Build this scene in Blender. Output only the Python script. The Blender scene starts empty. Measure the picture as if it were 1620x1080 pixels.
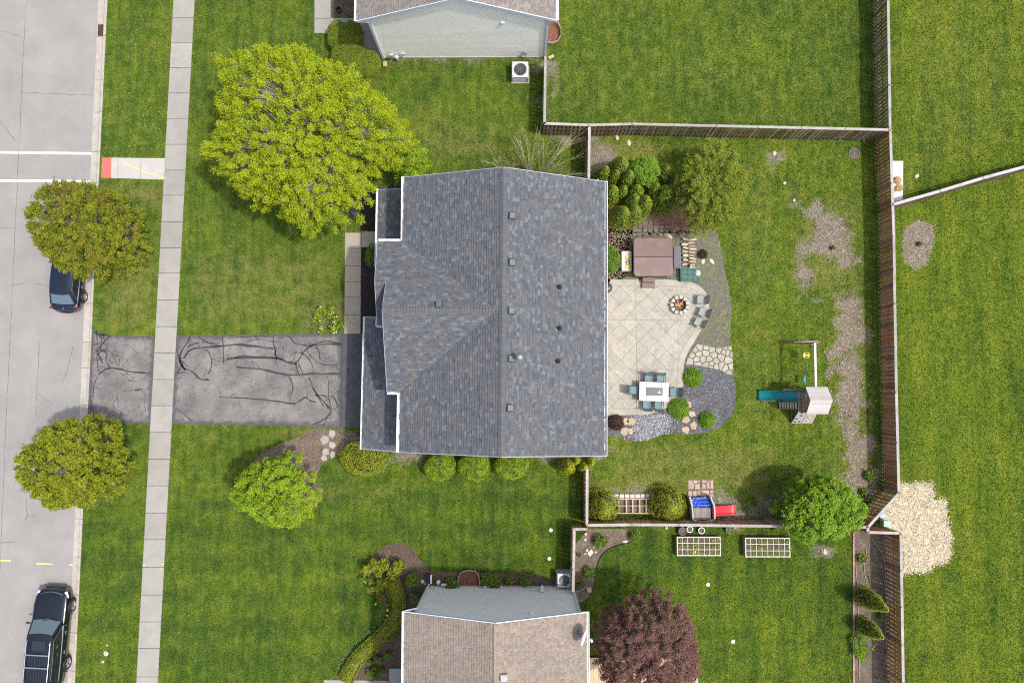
import bpy, math, random
import numpy as np
from mathutils import Vector, Matrix

sc = bpy.context.scene
COL = sc.collection
R = math.radians

# ------------------------------------------------------------------ camera
CAM_H, FPX, TILT, TILTY = 47.5, 1260.0, R(4.0), R(0.45)
cam_data = bpy.data.cameras.new('camera')
cam = bpy.data.objects.new('camera', cam_data)
COL.objects.link(cam)
cam.location = (0, 0, CAM_H)
cam.rotation_euler = (TILT, TILTY, 0)
cam_data.sensor_width = 36.0
cam_data.lens = 36.0 * FPX / 1620.0
cam_data.clip_start = 0.5
cam_data.clip_end = 2000.0
sc.camera = cam

# ------------------------------------------------------------------ sky, sun, exposure
SX, SY = 0.46, -0.13                       # direction towards the sun per metre of height
SUN_EL = math.atan(1.0 / math.hypot(SX, SY))
SUN_ROT = math.atan2(SX, SY)               # clockwise from +Y
world = bpy.data.worlds.new('World')
sc.world = world
world.use_nodes = True
wn = world.node_tree
for n in list(wn.nodes):
    wn.nodes.remove(n)
sky = wn.nodes.new('ShaderNodeTexSky')
sky.sky_type = 'NISHITA'
sky.sun_disc = False
sky.sun_elevation = SUN_EL
sky.sun_rotation = SUN_ROT
sky.air_density = 1.0
sky.dust_density = 5.0
sky.ozone_density = 0.6
bgn = wn.nodes.new('ShaderNodeBackground')
bgn.inputs['Strength'].default_value = 0.15
won = wn.nodes.new('ShaderNodeOutputWorld')
wn.links.new(sky.outputs[0], bgn.inputs[0])
wn.links.new(bgn.outputs[0], won.inputs[0])
sd = bpy.data.lights.new('sun', 'SUN')
sd.energy = 2.4
sd.angle = R(1.8)
sd.color = (1.0, 0.95, 0.89)
sun = bpy.data.objects.new('sun', sd)
COL.objects.link(sun)
sun.rotation_euler = Vector((SX, SY, 1.0)).to_track_quat('Z', 'Y').to_euler()
sc.view_settings.view_transform = 'Standard'
sc.view_settings.look = 'None'
sc.view_settings.exposure = 0.5
sc.view_settings.gamma = 1.0
sc.cycles.filter_width = 1.1
sc.cycles.use_denoising = False
sc.view_settings.use_curve_mapping = False

# ------------------------------------------------------------------ measuring helper: photo position at a real height -> place
from mathutils import Euler
_CM = Euler((TILT, TILTY, 0)).to_matrix()
def _ray(px, py):
    return _CM @ Vector(((px - 810.0) / FPX, (540.0 - py) / FPX, -1.0))
def P(px, py, z=0.0):
    d = _ray(px, py)
    t = (z - CAM_H) / d.z
    return (d.x * t, d.y * t, z)
class Plane:
    """roof plane z = a*x + b*y + c through three points"""
    def __init__(s, p, q, r):
        p, q, r = Vector(p), Vector(q), Vector(r)
        n = (q - p).cross(r - p)
        s.a, s.b = -n.x / n.z, -n.y / n.z
        s.c = p.z - s.a * p.x - s.b * p.y
    def z(s, x, y): return s.a * x + s.b * y + s.c
    def px(s, x, y):
        d = _ray(x, y)
        t = (s.c - CAM_H) / (d.z - s.a * d.x - s.b * d.y)
        return (d.x * t, d.y * t)
    def above(s, o, poly):
        """part of the 2-D polygon where this plane is higher than plane o"""
        return clip_half(poly, o.a - s.a, o.b - s.b, s.c - o.c)
def PL(pts, z=0.0):
    return [P(x, y, z) for x, y in pts]
def P2(px, py):
    return P(px, py, 0.0)[:2]
def PPM(py, z=0.0):                        # pixels per metre there
    return 1.0 / (P(811, py, z)[0] - P(810, py, z)[0])

# ------------------------------------------------------------------ bookkeeping
def link(o):
    COL.objects.link(o)
    return o
def tag(o, label=None, cat=None, group=None, kind=None):
    if label: o['label'] = label
    if cat: o['category'] = cat
    if group: o['group'] = group
    if kind: o['kind'] = kind
    return o
def thing(name, label, cat, loc=(0, 0, 0), rz=0.0, group=None):
    o = link(bpy.data.objects.new(name, None))
    o.location = loc
    o.rotation_euler = (0, 0, rz)
    o.empty_display_size = 0.2
    return tag(o, label, cat, group)
def origin(p):
    v = Vector((0, 0, 0))
    while p is not None:
        v += p.location
        p = p.parent
    return v
def copy_thing(src, loc, rz, label, group=None):
    def rec(o, par):
        c = link(o.copy())
        c.parent = par
        for ch in o.children:
            rec(ch, c)
        return c
    r = rec(src, None)
    r.location = loc
    r.rotation_euler = (0, 0, rz)
    r['label'] = label
    if group: r['group'] = group
    return r
def put(name, me, mat, parent=None, loc=(0, 0, 0), rot=(0, 0, 0)):
    o = link(bpy.data.objects.new(name, me))
    if mat is not None and len(me.materials) == 0: me.materials.append(mat)
    o.parent = parent
    o.location = loc
    o.rotation_euler = rot
    return o

def np_mesh(name, V, F, tint=None, smooth=False):
    """V (n,3) floats, F (m,k) ints: one mesh of equal polygons, tint per vertex"""
    V = np.asarray(V, dtype=np.float32); F = np.asarray(F, dtype=np.int32)
    me = bpy.data.meshes.new(name)
    m, k = F.shape
    me.vertices.add(len(V)); me.vertices.foreach_set('co', V.ravel())
    me.loops.add(m * k); me.loops.foreach_set('vertex_index', F.ravel())
    me.polygons.add(m)
    me.polygons.foreach_set('loop_start', np.arange(0, m * k, k, dtype=np.int32))
    if smooth: me.polygons.foreach_set('use_smooth', np.ones(m, dtype=bool))
    if tint is not None:
        a = me.attributes.new('tint', 'FLOAT', 'POINT')
        a.data.foreach_set('value', np.asarray(tint, dtype=np.float32))
    me.update(calc_edges=True)
    return me

class MB:
    """collects shapes into ONE mesh"""
    def __init__(s):
        s.v = []; s.f = []; s.t = []; s.cur = 0.5
    def add(s, vs, fs, tint=None):
        b = len(s.v)
        s.v.extend([tuple(q) for q in vs])
        s.f.extend([tuple(i + b for i in q) for q in fs])
        s.t.extend([s.cur if tint is None else tint] * len(vs))
        return s
    def box(s, c, d, rz=0.0, rot=None, bev=0.0, tint=None):
        hx, hy, hz = d[0] / 2, d[1] / 2, d[2] / 2
        m = rot if rot is not None else Matrix.Rotation(rz, 3, 'Z')
        c = Vector(c)
        if bev <= 0:
            vs = [c + m @ Vector((x * hx, y * hy, z * hz)) for z in (-1, 1) for x, y in ((-1, -1), (1, -1), (1, 1), (-1, 1))]
            fs = [(3, 2, 1, 0), (4, 5, 6, 7), (0, 1, 5, 4), (1, 2, 6, 5), (2, 3, 7, 6), (3, 0, 4, 7)]
            return s.add(vs, fs, tint)
        b = min(bev, hx * .9, hy * .9, hz * .9)
        ring = []
        for z, ins in ((-hz, b), (-hz + b, 0), (hz - b, 0), (hz, b)):
            for x, y in ((-hx + ins, -hy), (hx - ins, -hy), (hx, -hy + ins), (hx, hy - ins), (hx - ins, hy), (-hx + ins, hy), (-hx, hy - ins), (-hx, -hy + ins)):
                if ins == 0:
                    x = max(-hx + (0 if abs(y) < hy - b / 2 else b), min(hx - (0 if abs(y) < hy - b / 2 else b), x))
                ring.append(c + m @ Vector((x, y, z)))
        # simple chamfered box from four 8-gon rings
        ring = []
        for z, ins in ((-hz, b), (-hz + b, 0), (hz - b, 0), (hz, b)):
            ax, ay = hx - ins, hy - ins
            q = b * .6
            for x, y in ((-ax + q, -ay), (ax - q, -ay), (ax, -ay + q), (ax, ay - q), (ax - q, ay), (-ax + q, ay), (-ax, ay - q), (-ax, -ay + q)):
                ring.append(c + m @ Vector((x, y, z)))
        fs = [tuple(range(7, -1, -1)), tuple(range(24, 32))]
        for k in range(3):
            for i in range(8):
                j = (i + 1) % 8
                fs.append((k * 8 + i, k * 8 + j, k * 8 + 8 + j, k * 8 + 8 + i))
        return s.add(ring, fs, tint)
    def bar(s, a, b, w, h, tint=None, up=(0, 0, 1)):
        """rectangular bar from a to b"""
        a, b = Vector(a), Vector(b)
        d = (b - a); L = d.length
        if L < 1e-6: return s
        y = d / L
        u = Vector(up)
        if abs(y.dot(u)) > .98: u = Vector((1, 0, 0))
        x = y.cross(u).normalized(); z = x.cross(y)
        m = Matrix((x, y, z)).transposed()
        return s.box((a + b) / 2, (w, L, h), rot=m, tint=tint)
    def tube(s, pts, r, n=6, tint=None, cap=True):
        pts = [Vector(p) for p in pts]
        rs = r if isinstance(r, (list, tuple)) else [r] * len(pts)
        vs, fs = [], []
        prev = None
        for i, p in enumerate(pts):
            d = (pts[min(i + 1, len(pts) - 1)] - pts[max(i - 1, 0)])
            if d.length < 1e-9: d = Vector((0, 0, 1))
            d.normalize()
            if prev is None:
                prev = d.orthogonal().normalized()
            x = (prev - d * prev.dot(d))
            if x.length < 1e-6: x = d.orthogonal()
            x.normalize(); prev = x
            y = d.cross(x)
            for k in range(n):
                a = 2 * math.pi * k / n
                vs.append(p + (x * math.cos(a) + y * math.sin(a)) * rs[i])
        for i in range(len(pts) - 1):
            for k in range(n):
                j = (k + 1) % n
                fs.append((i * n + k, i * n + j, (i + 1) * n + j, (i + 1) * n + k))
        if cap:
            fs.append(tuple(range(n - 1, -1, -1)))
            fs.append(tuple(range((len(pts) - 1) * n, len(pts) * n)))
        return s.add(vs, fs, tint)
    def cyl(s, c, r, z0, z1, n=20, r2=None, tint=None):
        r2 = r if r2 is None else r2
        vs = [(c[0] + rr * math.cos(2 * math.pi * k / n), c[1] + rr * math.sin(2 * math.pi * k / n), z) for z, rr in ((z0, r), (z1, r2)) for k in range(n)]
        fs = [(k, (k + 1) % n, n + (k + 1) % n, n + k) for k in range(n)] + [tuple(range(n - 1, -1, -1)), tuple(range(n, 2 * n))]
        return s.add(vs, fs, tint)
    def lathe(s, c, prof, n=20, tint=None):
        """prof: list of (r, z)"""
        vs = [(c[0] + r * math.cos(2 * math.pi * k / n), c[1] + r * math.sin(2 * math.pi * k / n), c[2] + z) for r, z in prof for k in range(n)]
        fs = []
        for i in range(len(prof) - 1):
            for k in range(n):
                j = (k + 1) % n
                fs.append((i * n + k, i * n + j, (i + 1) * n + j, (i + 1) * n + k))
        return s.add(vs, fs, tint)
    def prism(s, poly, z0, z1, tint=None, top_z=None):
        n = len(poly)
        if area2(poly) < 0: poly = poly[::-1]
        vs = [(p[0], p[1], z0) for p in poly] + [(p[0], p[1], z1) for p in poly]
        fs = [tuple(range(n - 1, -1, -1)), tuple(range(n, 2 * n))] + [(k, (k + 1) % n, n + (k + 1) % n, n + k) for k in range(n)]
        return s.add(vs, fs, tint)
    def bevprism(s, poly, z0, z1, b, tint=None):
        """prism with a chamfered top edge"""
        if area2(poly) < 0: poly = poly[::-1]
        ins = inset(poly, b)
        n = len(poly)
        vs = [(p[0], p[1], z0) for p in poly] + [(p[0], p[1], z1 - b) for p in poly] + [(p[0], p[1], z1) for p in ins]
        fs = [tuple(range(n - 1, -1, -1)), tuple(range(2 * n, 3 * n))]
        for q in (0, n):
            fs += [(q + k, q + (k + 1) % n, q + n + (k + 1) % n, q + n + k) for k in range(n)]
        return s.add(vs, fs, tint)
    def slab(s, pts3, th, tint=None):
        """planar 3-D polygon thickened downwards"""
        n = len(pts3)
        if area2([(p[0], p[1]) for p in pts3]) < 0: pts3 = pts3[::-1]
        vs = [(p[0], p[1], p[2] - th) for p in pts3] + [tuple(p) for p in pts3]
        fs = [tuple(range(n - 1, -1, -1)), tuple(range(n, 2 * n))] + [(k, (k + 1) % n, n + (k + 1) % n, n + k) for k in range(n)]
        return s.add(vs, fs, tint)
    def ball(s, c, r, n=10, m=7, tint=None):
        rx, ry, rz = r if isinstance(r, (tuple, list)) else (r, r, r)
        vs, fs = [], []
        for i in range(m + 1):
            ph = math.pi * i / m
            for k in range(n):
                a = 2 * math.pi * k / n
                vs.append((c[0] + rx * math.sin(ph) * math.cos(a), c[1] + ry * math.sin(ph) * math.sin(a), c[2] - rz * math.cos(ph)))
        for i in range(m):
            for k in range(n):
                j = (k + 1) % n
                fs.append((i * n + k, i * n + j, (i + 1) * n + j, (i + 1) * n + k))
        return s.add(vs, fs, tint)
    def mesh(s, name, loc=Vector((0, 0, 0)), smooth=False):
        me = bpy.data.meshes.new(name)
        me.from_pydata([(x - loc[0], y - loc[1], z - loc[2]) for x, y, z in s.v], [], s.f)
        a = me.attributes.new('tint', 'FLOAT', 'POINT')
        a.data.foreach_set('value', s.t)
        if smooth:
            me.polygons.foreach_set('use_smooth', [True] * len(s.f))
        me.update()
        return me
    def build(s, name, mat, parent=None, local=False, smooth=False, bevel=0.0, sub=0):
        """parent: placed under it (world coordinates unless local). No parent: own origin at base centre."""
        if parent is not None:
            o = put(name, s.mesh(name, Vector((0, 0, 0)) if local else origin(parent), smooth), mat, parent)
        else:
            xs = [q[0] for q in s.v]; ys = [q[1] for q in s.v]; zs = [q[2] for q in s.v]
            c = Vector(((min(xs) + max(xs)) / 2, (min(ys) + max(ys)) / 2, min(zs)))
            if local: c = Vector((0, 0, 0))
            o = put(name, s.mesh(name, c, smooth), mat, None, c)
        if bevel > 0:
            m = o.modifiers.new('bevel', 'BEVEL'); m.width = bevel; m.segments = 2; m.limit_method = 'ANGLE'; m.angle_limit = R(40)
        if sub:
            m = o.modifiers.new('sub', 'SUBSURF'); m.levels = sub; m.render_levels = sub
        return o

# ------------------------------------------------------------------ 2-D polygon helpers
def area2(p):
    return 0.5 * sum(p[i][0] * p[(i + 1) % len(p)][1] - p[(i + 1) % len(p)][0] * p[i][1] for i in range(len(p)))
def cen(p):
    return (sum(q[0] for q in p) / len(p), sum(q[1] for q in p) / len(p))
def clip_half(poly, a, b, c):
    """keep a*x+b*y<=c"""
    out = []
    n = len(poly)
    for i in range(n):
        p, q = poly[i], poly[(i + 1) % n]
        dp, dq = a * p[0] + b * p[1] - c, a * q[0] + b * q[1] - c
        if dp <= 0: out.append(p)
        if (dp < 0 < dq) or (dq < 0 < dp):
            t = dp / (dp - dq)
            out.append((p[0] + t * (q[0] - p[0]), p[1] + t * (q[1] - p[1])))
    return out
def clip_rect(poly, x0, x1, y0, y1):
    for h in ((1, 0, x1), (-1, 0, -x0), (0, 1, y1), (0, -1, -y0)):
        poly = clip_half(poly, *h)
        if len(poly) < 3: return []
    return poly
def inset(poly, d):
    """shrink a polygon by d (miter)"""
    if area2(poly) < 0: poly = poly[::-1]
    n = len(poly); out = []
    for i in range(n):
        a, b, c = poly[i - 1], poly[i], poly[(i + 1) % n]
        e1 = Vector((b[0] - a[0], b[1] - a[1])); e2 = Vector((c[0] - b[0], c[1] - b[1]))
        if e1.length < 1e-9 or e2.length < 1e-9:
            out.append((b[0], b[1])); continue
        e1.normalize(); e2.normalize()
        n1 = Vector((-e1.y, e1.x)); n2 = Vector((-e2.y, e2.x))
        m = n1 + n2
        if m.length < .2: m = n1
        m.normalize()
        k = d / max(.45, m.dot(n1))
        out.append((b[0] + m.x * k, b[1] + m.y * k))
    return out
def dedupe(p, eps=1e-3):
    out = []
    for q in p:
        if not out or math.hypot(q[0] - out[-1][0], q[1] - out[-1][1]) > eps: out.append(q)
    if len(out) > 1 and math.hypot(out[0][0] - out[-1][0], out[0][1] - out[-1][1]) < eps: out.pop()
    return out
def smooth_poly(p, it=2, closed=True):
    for _ in range(it):
        out = []
        n = len(p)
        for i in range(n if closed else n - 1):
            a, b = p[i], p[(i + 1) % n]
            out.append((a[0] * .75 + b[0] * .25, a[1] * .75 + b[1] * .25))
            out.append((a[0] * .25 + b[0] * .75, a[1] * .25 + b[1] * .75))
        if not closed: out = [p[0]] + out + [p[-1]]
        p = out
    return p
def ragged(p, amp, step, rng):
    """resample an outline and shake it"""
    out = []
    n = len(p)
    for i in range(n):
        a, b = p[i], p[(i + 1) % n]
        L = math.hypot(b[0] - a[0], b[1] - a[1])
        k = max(1, int(L / step))
        for j in range(k):
            t = j / k
            out.append((a[0] + (b[0] - a[0]) * t + rng.uniform(-amp, amp), a[1] + (b[1] - a[1]) * t + rng.uniform(-amp, amp)))
    return out
def inside(poly, X, Y):
    """vectorised point in polygon"""
    X = np.asarray(X); Y = np.asarray(Y)
    r = np.zeros(X.shape, dtype=bool)
    n = len(poly)
    for i in range(n):
        x1, y1 = poly[i][0], poly[i][1]; x2, y2 = poly[(i + 1) % n][0], poly[(i + 1) % n][1]
        if y1 == y2: continue
        c = ((y1 > Y) != (y2 > Y)) & (X < (x2 - x1) * (Y - y1) / (y2 - y1) + x1)
        r ^= c
    return r
def edge_dist(poly, X, Y):
    d = np.full(X.shape, 1e9)
    n = len(poly)
    for i in range(n):
        x1, y1 = poly[i][0], poly[i][1]; x2, y2 = poly[(i + 1) % n][0], poly[(i + 1) % n][1]
        L2 = (x2 - x1) ** 2 + (y2 - y1) ** 2 + 1e-12
        t = np.clip(((X - x1) * (x2 - x1) + (Y - y1) * (y2 - y1)) / L2, 0, 1)
        d = np.minimum(d, np.hypot(X - x1 - t * (x2 - x1), Y - y1 - t * (y2 - y1)))
    return d
def soft(poly, X, Y, w):
    """0..1 mask, blurred over w metres at the edge"""
    d = edge_dist(poly, X, Y)
    s = np.where(inside(poly, X, Y), d, -d)
    return np.clip(.5 + s / (2 * w), 0, 1)
def voronoi(pts, outline):
    cells = []
    for i, p in enumerate(pts):
        c = outline
        for j, q in enumerate(pts):
            if i == j: continue
            a, b = q[0] - p[0], q[1] - p[1]
            if a * a + b * b > 9: continue
            c = clip_half(c, a, b, (q[0] ** 2 + q[1] ** 2 - p[0] ** 2 - p[1] ** 2) / 2)
            if len(c) < 3: break
        c = dedupe(c, .02) if len(c) >= 3 else []
        if len(c) >= 3: cells.append(c)
    return cells

def vnoise(X, Y, f, seed=0):
    """value noise 0..1"""
    X = np.asarray(X) * f; Y = np.asarray(Y) * f
    xi, yi = np.floor(X).astype(np.int64), np.floor(Y).astype(np.int64); u, v = X - xi, Y - yi
    u = u * u * (3 - 2 * u); v = v * v * (3 - 2 * v)
    def h(a, b):
        k = (a * 374761393 + b * 668265263 + seed * 974711) & 0xffffffff
        k = ((k ^ (k >> 13)) * 1274126177) & 0xffffffff
        return ((k ^ (k >> 16)) & 0xffff) / 65535.0
    return (h(xi, yi) * (1 - u) + h(xi + 1, yi) * u) * (1 - v) + (h(xi, yi + 1) * (1 - u) + h(xi + 1, yi + 1) * u) * v
def fbm(X, Y, f, seed=0, o=4):
    return sum(vnoise(X, Y, f * 2 ** k, seed + k) * .5 ** k for k in range(o)) / sum(.5 ** k for k in range(o))

# ------------------------------------------------------------------ materials
def _n(nt, t, **kw):
    n = nt.nodes.new(t)
    for k, v in kw.items():
        if k in n.inputs: n.inputs[k].default_value = v
        else: setattr(n, k, v)
    return n
def col4(c): return (c[0], c[1], c[2], 1.0)
def new_mat(name):
    m = bpy.data.materials.new(name); m.use_nodes = True
    nt = m.node_tree
    for n in list(nt.nodes): nt.nodes.remove(n)
    out = nt.nodes.new('ShaderNodeOutputMaterial')
    b = nt.nodes.new('ShaderNodeBsdfPrincipled')
    nt.links.new(b.outputs[0], out.inputs[0])
    return m, nt, b, out
def noise(nt, co, scale, detail=4.0, rough=.55):
    n = _n(nt, 'ShaderNodeTexNoise', Scale=scale, Detail=detail, Roughness=rough)
    nt.links.new(co, n.inputs['Vector'])
    return n.outputs['Fac']
def maprange(nt, v, a, b, c=0.0, d=1.0):
    n = _n(nt, 'ShaderNodeMapRange')
    nt.links.new(v, n.inputs[0])
    for i, q in enumerate((a, b, c, d)): n.inputs[i + 1].default_value = q
    return n.outputs[0]
def mixc(nt, f, a, b, mode='MIX'):
    n = nt.nodes.new('ShaderNodeMix'); n.data_type = 'RGBA'; n.blend_type = mode
    for i, v in ((0, f), (6, a), (7, b)):
        if hasattr(v, 'links'): nt.links.new(v, n.inputs[i])
        else: n.inputs[i].default_value = v if i == 0 else col4(v)
    return n.outputs[2]
def math_(nt, op, a, b=None):
    n = nt.nodes.new('ShaderNodeMath'); n.operation = op
    for i, v in ((0, a), (1, b)):
        if v is None: continue
        if hasattr(v, 'links'): nt.links.new(v, n.inputs[i])
        else: n.inputs[i].default_value = v
    return n.outputs[0]
def ramp(nt, f, stops, interp='LINEAR'):
    n = nt.nodes.new('ShaderNodeValToRGB')
    e = n.color_ramp.elements
    n.color_ramp.interpolation = interp
    while len(e) < len(stops): e.new(.5)
    for i, (p, c) in enumerate(stops):
        e[i].position = p; e[i].color = col4(c)
    nt.links.new(f, n.inputs[0])
    return n.outputs[0]
def attr(nt, name):
    n = nt.nodes.new('ShaderNodeAttribute'); n.attribute_name = name
    return n.outputs['Fac']
def bump(nt, b, h, strength, dist=.02):
    n = _n(nt, 'ShaderNodeBump', Strength=strength, Distance=dist)
    nt.links.new(h, n.inputs['Height']); nt.links.new(n.outputs[0], b.inputs['Normal'])
def M(name, base, var=.18, scale=3.0, rough=.8, bmp=.25, bscale=30.0, metal=0.0, tints=None, src='tint', fine=.12, fscale=40.0, interp='LINEAR', coat=0.0, spec=.5, dirt=None, dscale=.7, world_co=False, band=None):
    """procedural surface: base colour or a ramp of tints picked by an attribute or per object, two noises, bump"""
    m, nt, b, out = new_mat(name)
    if world_co:
        co = nt.nodes.new('ShaderNodeNewGeometry').outputs['Position']
    else:
        co = nt.nodes.new('ShaderNodeTexCoord').outputs['Object']
    if tints:
        if src == 'random': f = nt.nodes.new('ShaderNodeObjectInfo').outputs['Random']
        else: f = attr(nt, src)
        k = len(tints)
        c = ramp(nt, f, [((i + (0 if interp == 'CONSTANT' else .5)) / k, t) for i, t in enumerate(tints)], interp)
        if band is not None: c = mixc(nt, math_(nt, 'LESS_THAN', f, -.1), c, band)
    else:
        c = None
    n1 = maprange(nt, noise(nt, co, scale), .3, .7, 1 - var, 1 + var)
    n2 = maprange(nt, noise(nt, co, fscale, 2.0), .3, .7, 1 - fine, 1 + fine)
    k = math_(nt, 'MULTIPLY', n1, n2)
    mul = nt.nodes.new('ShaderNodeVectorMath'); mul.operation = 'SCALE'
    if c is None: mul.inputs[0].default_value = base[:3]
    else: nt.links.new(c, mul.inputs[0])
    nt.links.new(k, mul.inputs['Scale'])
    c = mul.outputs[0]
    if dirt is not None:
        c = mixc(nt, maprange(nt, noise(nt, co, dscale, 6.0, .65), .5, .72, 0.0, .75), c, dirt)
    nt.links.new(c, b.inputs['Base Color'])
    b.inputs['Roughness'].default_value = rough
    b.inputs['Metallic'].default_value = metal
    b.inputs['Specular IOR Level'].default_value = spec
    b.inputs['Coat Weight'].default_value = coat
    if bmp > 0: bump(nt, b, noise(nt, co, bscale, 3.0), bmp)
    return m
def leaf_mat(name, tints, trans=.3, rough=.55, brown=None):
    m, nt, b, out = new_mat(name)
    f = attr(nt, 'tint')
    k = len(tints)
    c = ramp(nt, f, [((i + .5) / k, t) for i, t in enumerate(tints)])
    if brown is not None:
        co = nt.nodes.new('ShaderNodeTexCoord').outputs['Object']
        c = mixc(nt, maprange(nt, noise(nt, co, .55, 3.0), .5, .66, 0, .6), c, brown)
    nt.links.new(c, b.inputs['Base Color'])
    b.inputs['Roughness'].default_value = rough
    b.inputs['Specular IOR Level'].default_value = .35
    tr = nt.nodes.new('ShaderNodeBsdfTranslucent')
    nt.links.new(c, tr.inputs['Color'])
    mx = nt.nodes.new('ShaderNodeMixShader'); mx.inputs[0].default_value = trans
    nt.links.new(b.outputs[0], mx.inputs[1]); nt.links.new(tr.outputs[0], mx.inputs[2])
    nt.links.new(mx.outputs[0], out.inputs[0])
    return m
def glass_mat(name, c, rough=.06):
    m, nt, b, out = new_mat(name)
    b.inputs['Base Color'].default_value = col4(c)
    b.inputs['Roughness'].default_value = rough
    b.inputs['Specular IOR Level'].default_value = .9
    b.inputs['Coat Weight'].default_value = .5
    return m
# ------------------------------------------------------------------ shared materials
rng = random.Random(7)
nrg = np.random.default_rng(7)
m_conc = M('concrete', (.42, .40, .375), var=.07, scale=1.3, rough=.9, bmp=.12, bscale=60, src='random', tints=[(.275, .268, .245), (.305, .298, .274), (.29, .283, .26), (.32, .312, .288)], fine=.07, fscale=25, dirt=(.25, .235, .215), dscale=.9)
m_walk = M('walkway concrete', (.42, .40, .375), var=.07, scale=1.3, rough=.9, bmp=.12, bscale=60, src='random', tints=[(.35, .315, .255), (.38, .34, .275), (.365, .325, .265)], fine=.07, fscale=25, dirt=(.33, .30, .24), dscale=.9)
m_kerb = M('kerb concrete', (.5, .48, .44), var=.10, scale=2.5, rough=.9, bmp=.15, bscale=50, src='random', tints=[(.36, .34, .30), (.41, .39, .35), (.39, .365, .33)], dirt=(.26, .23, .19), dscale=1.6)
m_joint = M('joint', (.10, .095, .085), var=.3, scale=6)
m_white_paint = M('road paint', (.66, .66, .65), var=.06, scale=5, rough=.7, bmp=.05, dirt=(.6, .59, .58), dscale=3)
m_yellow_paint = M('yellow marking paint', (.75, .70, .18), var=.15, scale=9, rough=.7, bmp=.05)
m_red_pad = M('red tactile pad', (.58, .13, .11), var=.15, scale=5, rough=.75, bmp=.2, bscale=40)
m_rust = M('rusty iron', (.16, .075, .045), var=.35, scale=9, rough=.85, bmp=.3, metal=.2)
m_white = M('white painted metal', (.74, .75, .76), var=.04, scale=4, rough=.45, bmp=.03, fine=.03)
m_whitewood = M('white painted wood', (.54, .52, .49), var=.10, scale=6, rough=.65, bmp=.15)
m_tar = M('tar crack filler', (.030, .031, .034), var=.3, scale=6, rough=.55, bmp=.2)
m_crack = M('road crack', (.14, .13, .12), var=.3, scale=6, rough=.9, bmp=.2)
m_dark = M('black plastic', (.018, .018, .02), var=.2, scale=8, rough=.45, bmp=.05)
m_grey = M('grey metal', (.30, .32, .33), var=.10, scale=6, rough=.45, metal=.5, bmp=.05)
m_lgrey = M('pale grey metal', (.52, .55, .58), var=.07, scale=6, rough=.4, metal=.2, bmp=.04)
m_galv = M('galvanised steel', (.42, .37, .32), var=.25, scale=3, rough=.5, metal=.5, bmp=.08, dirt=(.22, .10, .05), dscale=2.5)
m_glass = glass_mat('window glass', (.02, .025, .03))
m_siding = M('beige siding', (.60, .57, .52), var=.04, scale=1.5, rough=.7, bmp=.05, fine=.03)
m_siding_n = M('pale green-grey siding', (.88, .885, .83), var=.03, scale=1.2, rough=.65, bmp=.04, fine=.03)
m_siding_s = M('grey siding', (.88, .84, .80), var=.04, scale=1.2, rough=.7, bmp=.04, fine=.03)
m_trim = M('pale blue-white trim', (.56, .62, .68), var=.05, scale=3, rough=.5, bmp=.03)
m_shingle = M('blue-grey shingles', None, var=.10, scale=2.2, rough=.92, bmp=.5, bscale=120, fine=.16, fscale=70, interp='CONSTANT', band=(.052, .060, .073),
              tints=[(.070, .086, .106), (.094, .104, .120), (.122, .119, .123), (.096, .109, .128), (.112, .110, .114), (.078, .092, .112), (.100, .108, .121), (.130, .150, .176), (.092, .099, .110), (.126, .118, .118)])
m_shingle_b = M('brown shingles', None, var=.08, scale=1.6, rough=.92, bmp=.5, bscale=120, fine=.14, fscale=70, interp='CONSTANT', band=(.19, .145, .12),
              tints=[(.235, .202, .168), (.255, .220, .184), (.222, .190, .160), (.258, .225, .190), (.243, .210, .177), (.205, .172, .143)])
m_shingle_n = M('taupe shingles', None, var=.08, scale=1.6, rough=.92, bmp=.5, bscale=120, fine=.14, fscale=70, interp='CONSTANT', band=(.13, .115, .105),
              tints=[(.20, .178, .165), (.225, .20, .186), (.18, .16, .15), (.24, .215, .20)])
m_roofunder = M('roof underlay', (.05, .05, .055), var=.2, scale=3)
m_fence = M('brown fence board', None, var=.22, scale=1.2, rough=.85, bmp=.35, bscale=25, src='random', fscale=18, fine=.2,
            tints=[(.36, .18, .095), (.50, .26, .13), (.22, .12, .075), (.42, .27, .17), (.54, .28, .14), (.30, .17, .10), (.46, .32, .22)])
m_fence_n = M('weathered fence board', None, var=.22, scale=1.2, rough=.88, bmp=.35, bscale=25, src='random', fscale=18, fine=.2,
            tints=[(.21, .145, .095), (.30, .215, .14), (.13, .09, .062), (.33, .25, .17)])
m_fence_cap = M('weathered cap rail', None, var=.15, scale=1.5, rough=.85, bmp=.3, bscale=30, src='random', tints=[(.34, .32, .305), (.39, .365, .345), (.30, .285, .275)], dirt=(.22, .19, .17), dscale=1.3)
m_wood = M('pale timber', (.42, .31, .20), var=.2, scale=3, rough=.8, bmp=.3, bscale=20)
m_brownwood = M('brown timber', (.26, .15, .085), var=.25, scale=3, rough=.8, bmp=.3, bscale=20)
m_bark = M('bark', (.20, .17, .14), var=.3, scale=5, rough=.9, bmp=.6, bscale=20)
m_bark_pale = M('pale bark', (.42, .38, .33), var=.25, scale=5, rough=.9, bmp=.5, bscale=20)
m_twig = M('bare twig', (.36, .30, .20), var=.2, scale=5, rough=.9, bmp=.2)
m_mulch = M('brown mulch', (.09, .064, .047), var=.3, scale=2, rough=.95, bmp=1.0, bscale=30, fine=.5, fscale=22, dirt=(.16, .12, .095), dscale=1.2)
m_mulch_black = M('black mulch', (.022, .019, .019), var=.3, scale=2, rough=.95, bmp=1.0, bscale=30, fine=.5, fscale=22)
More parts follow.
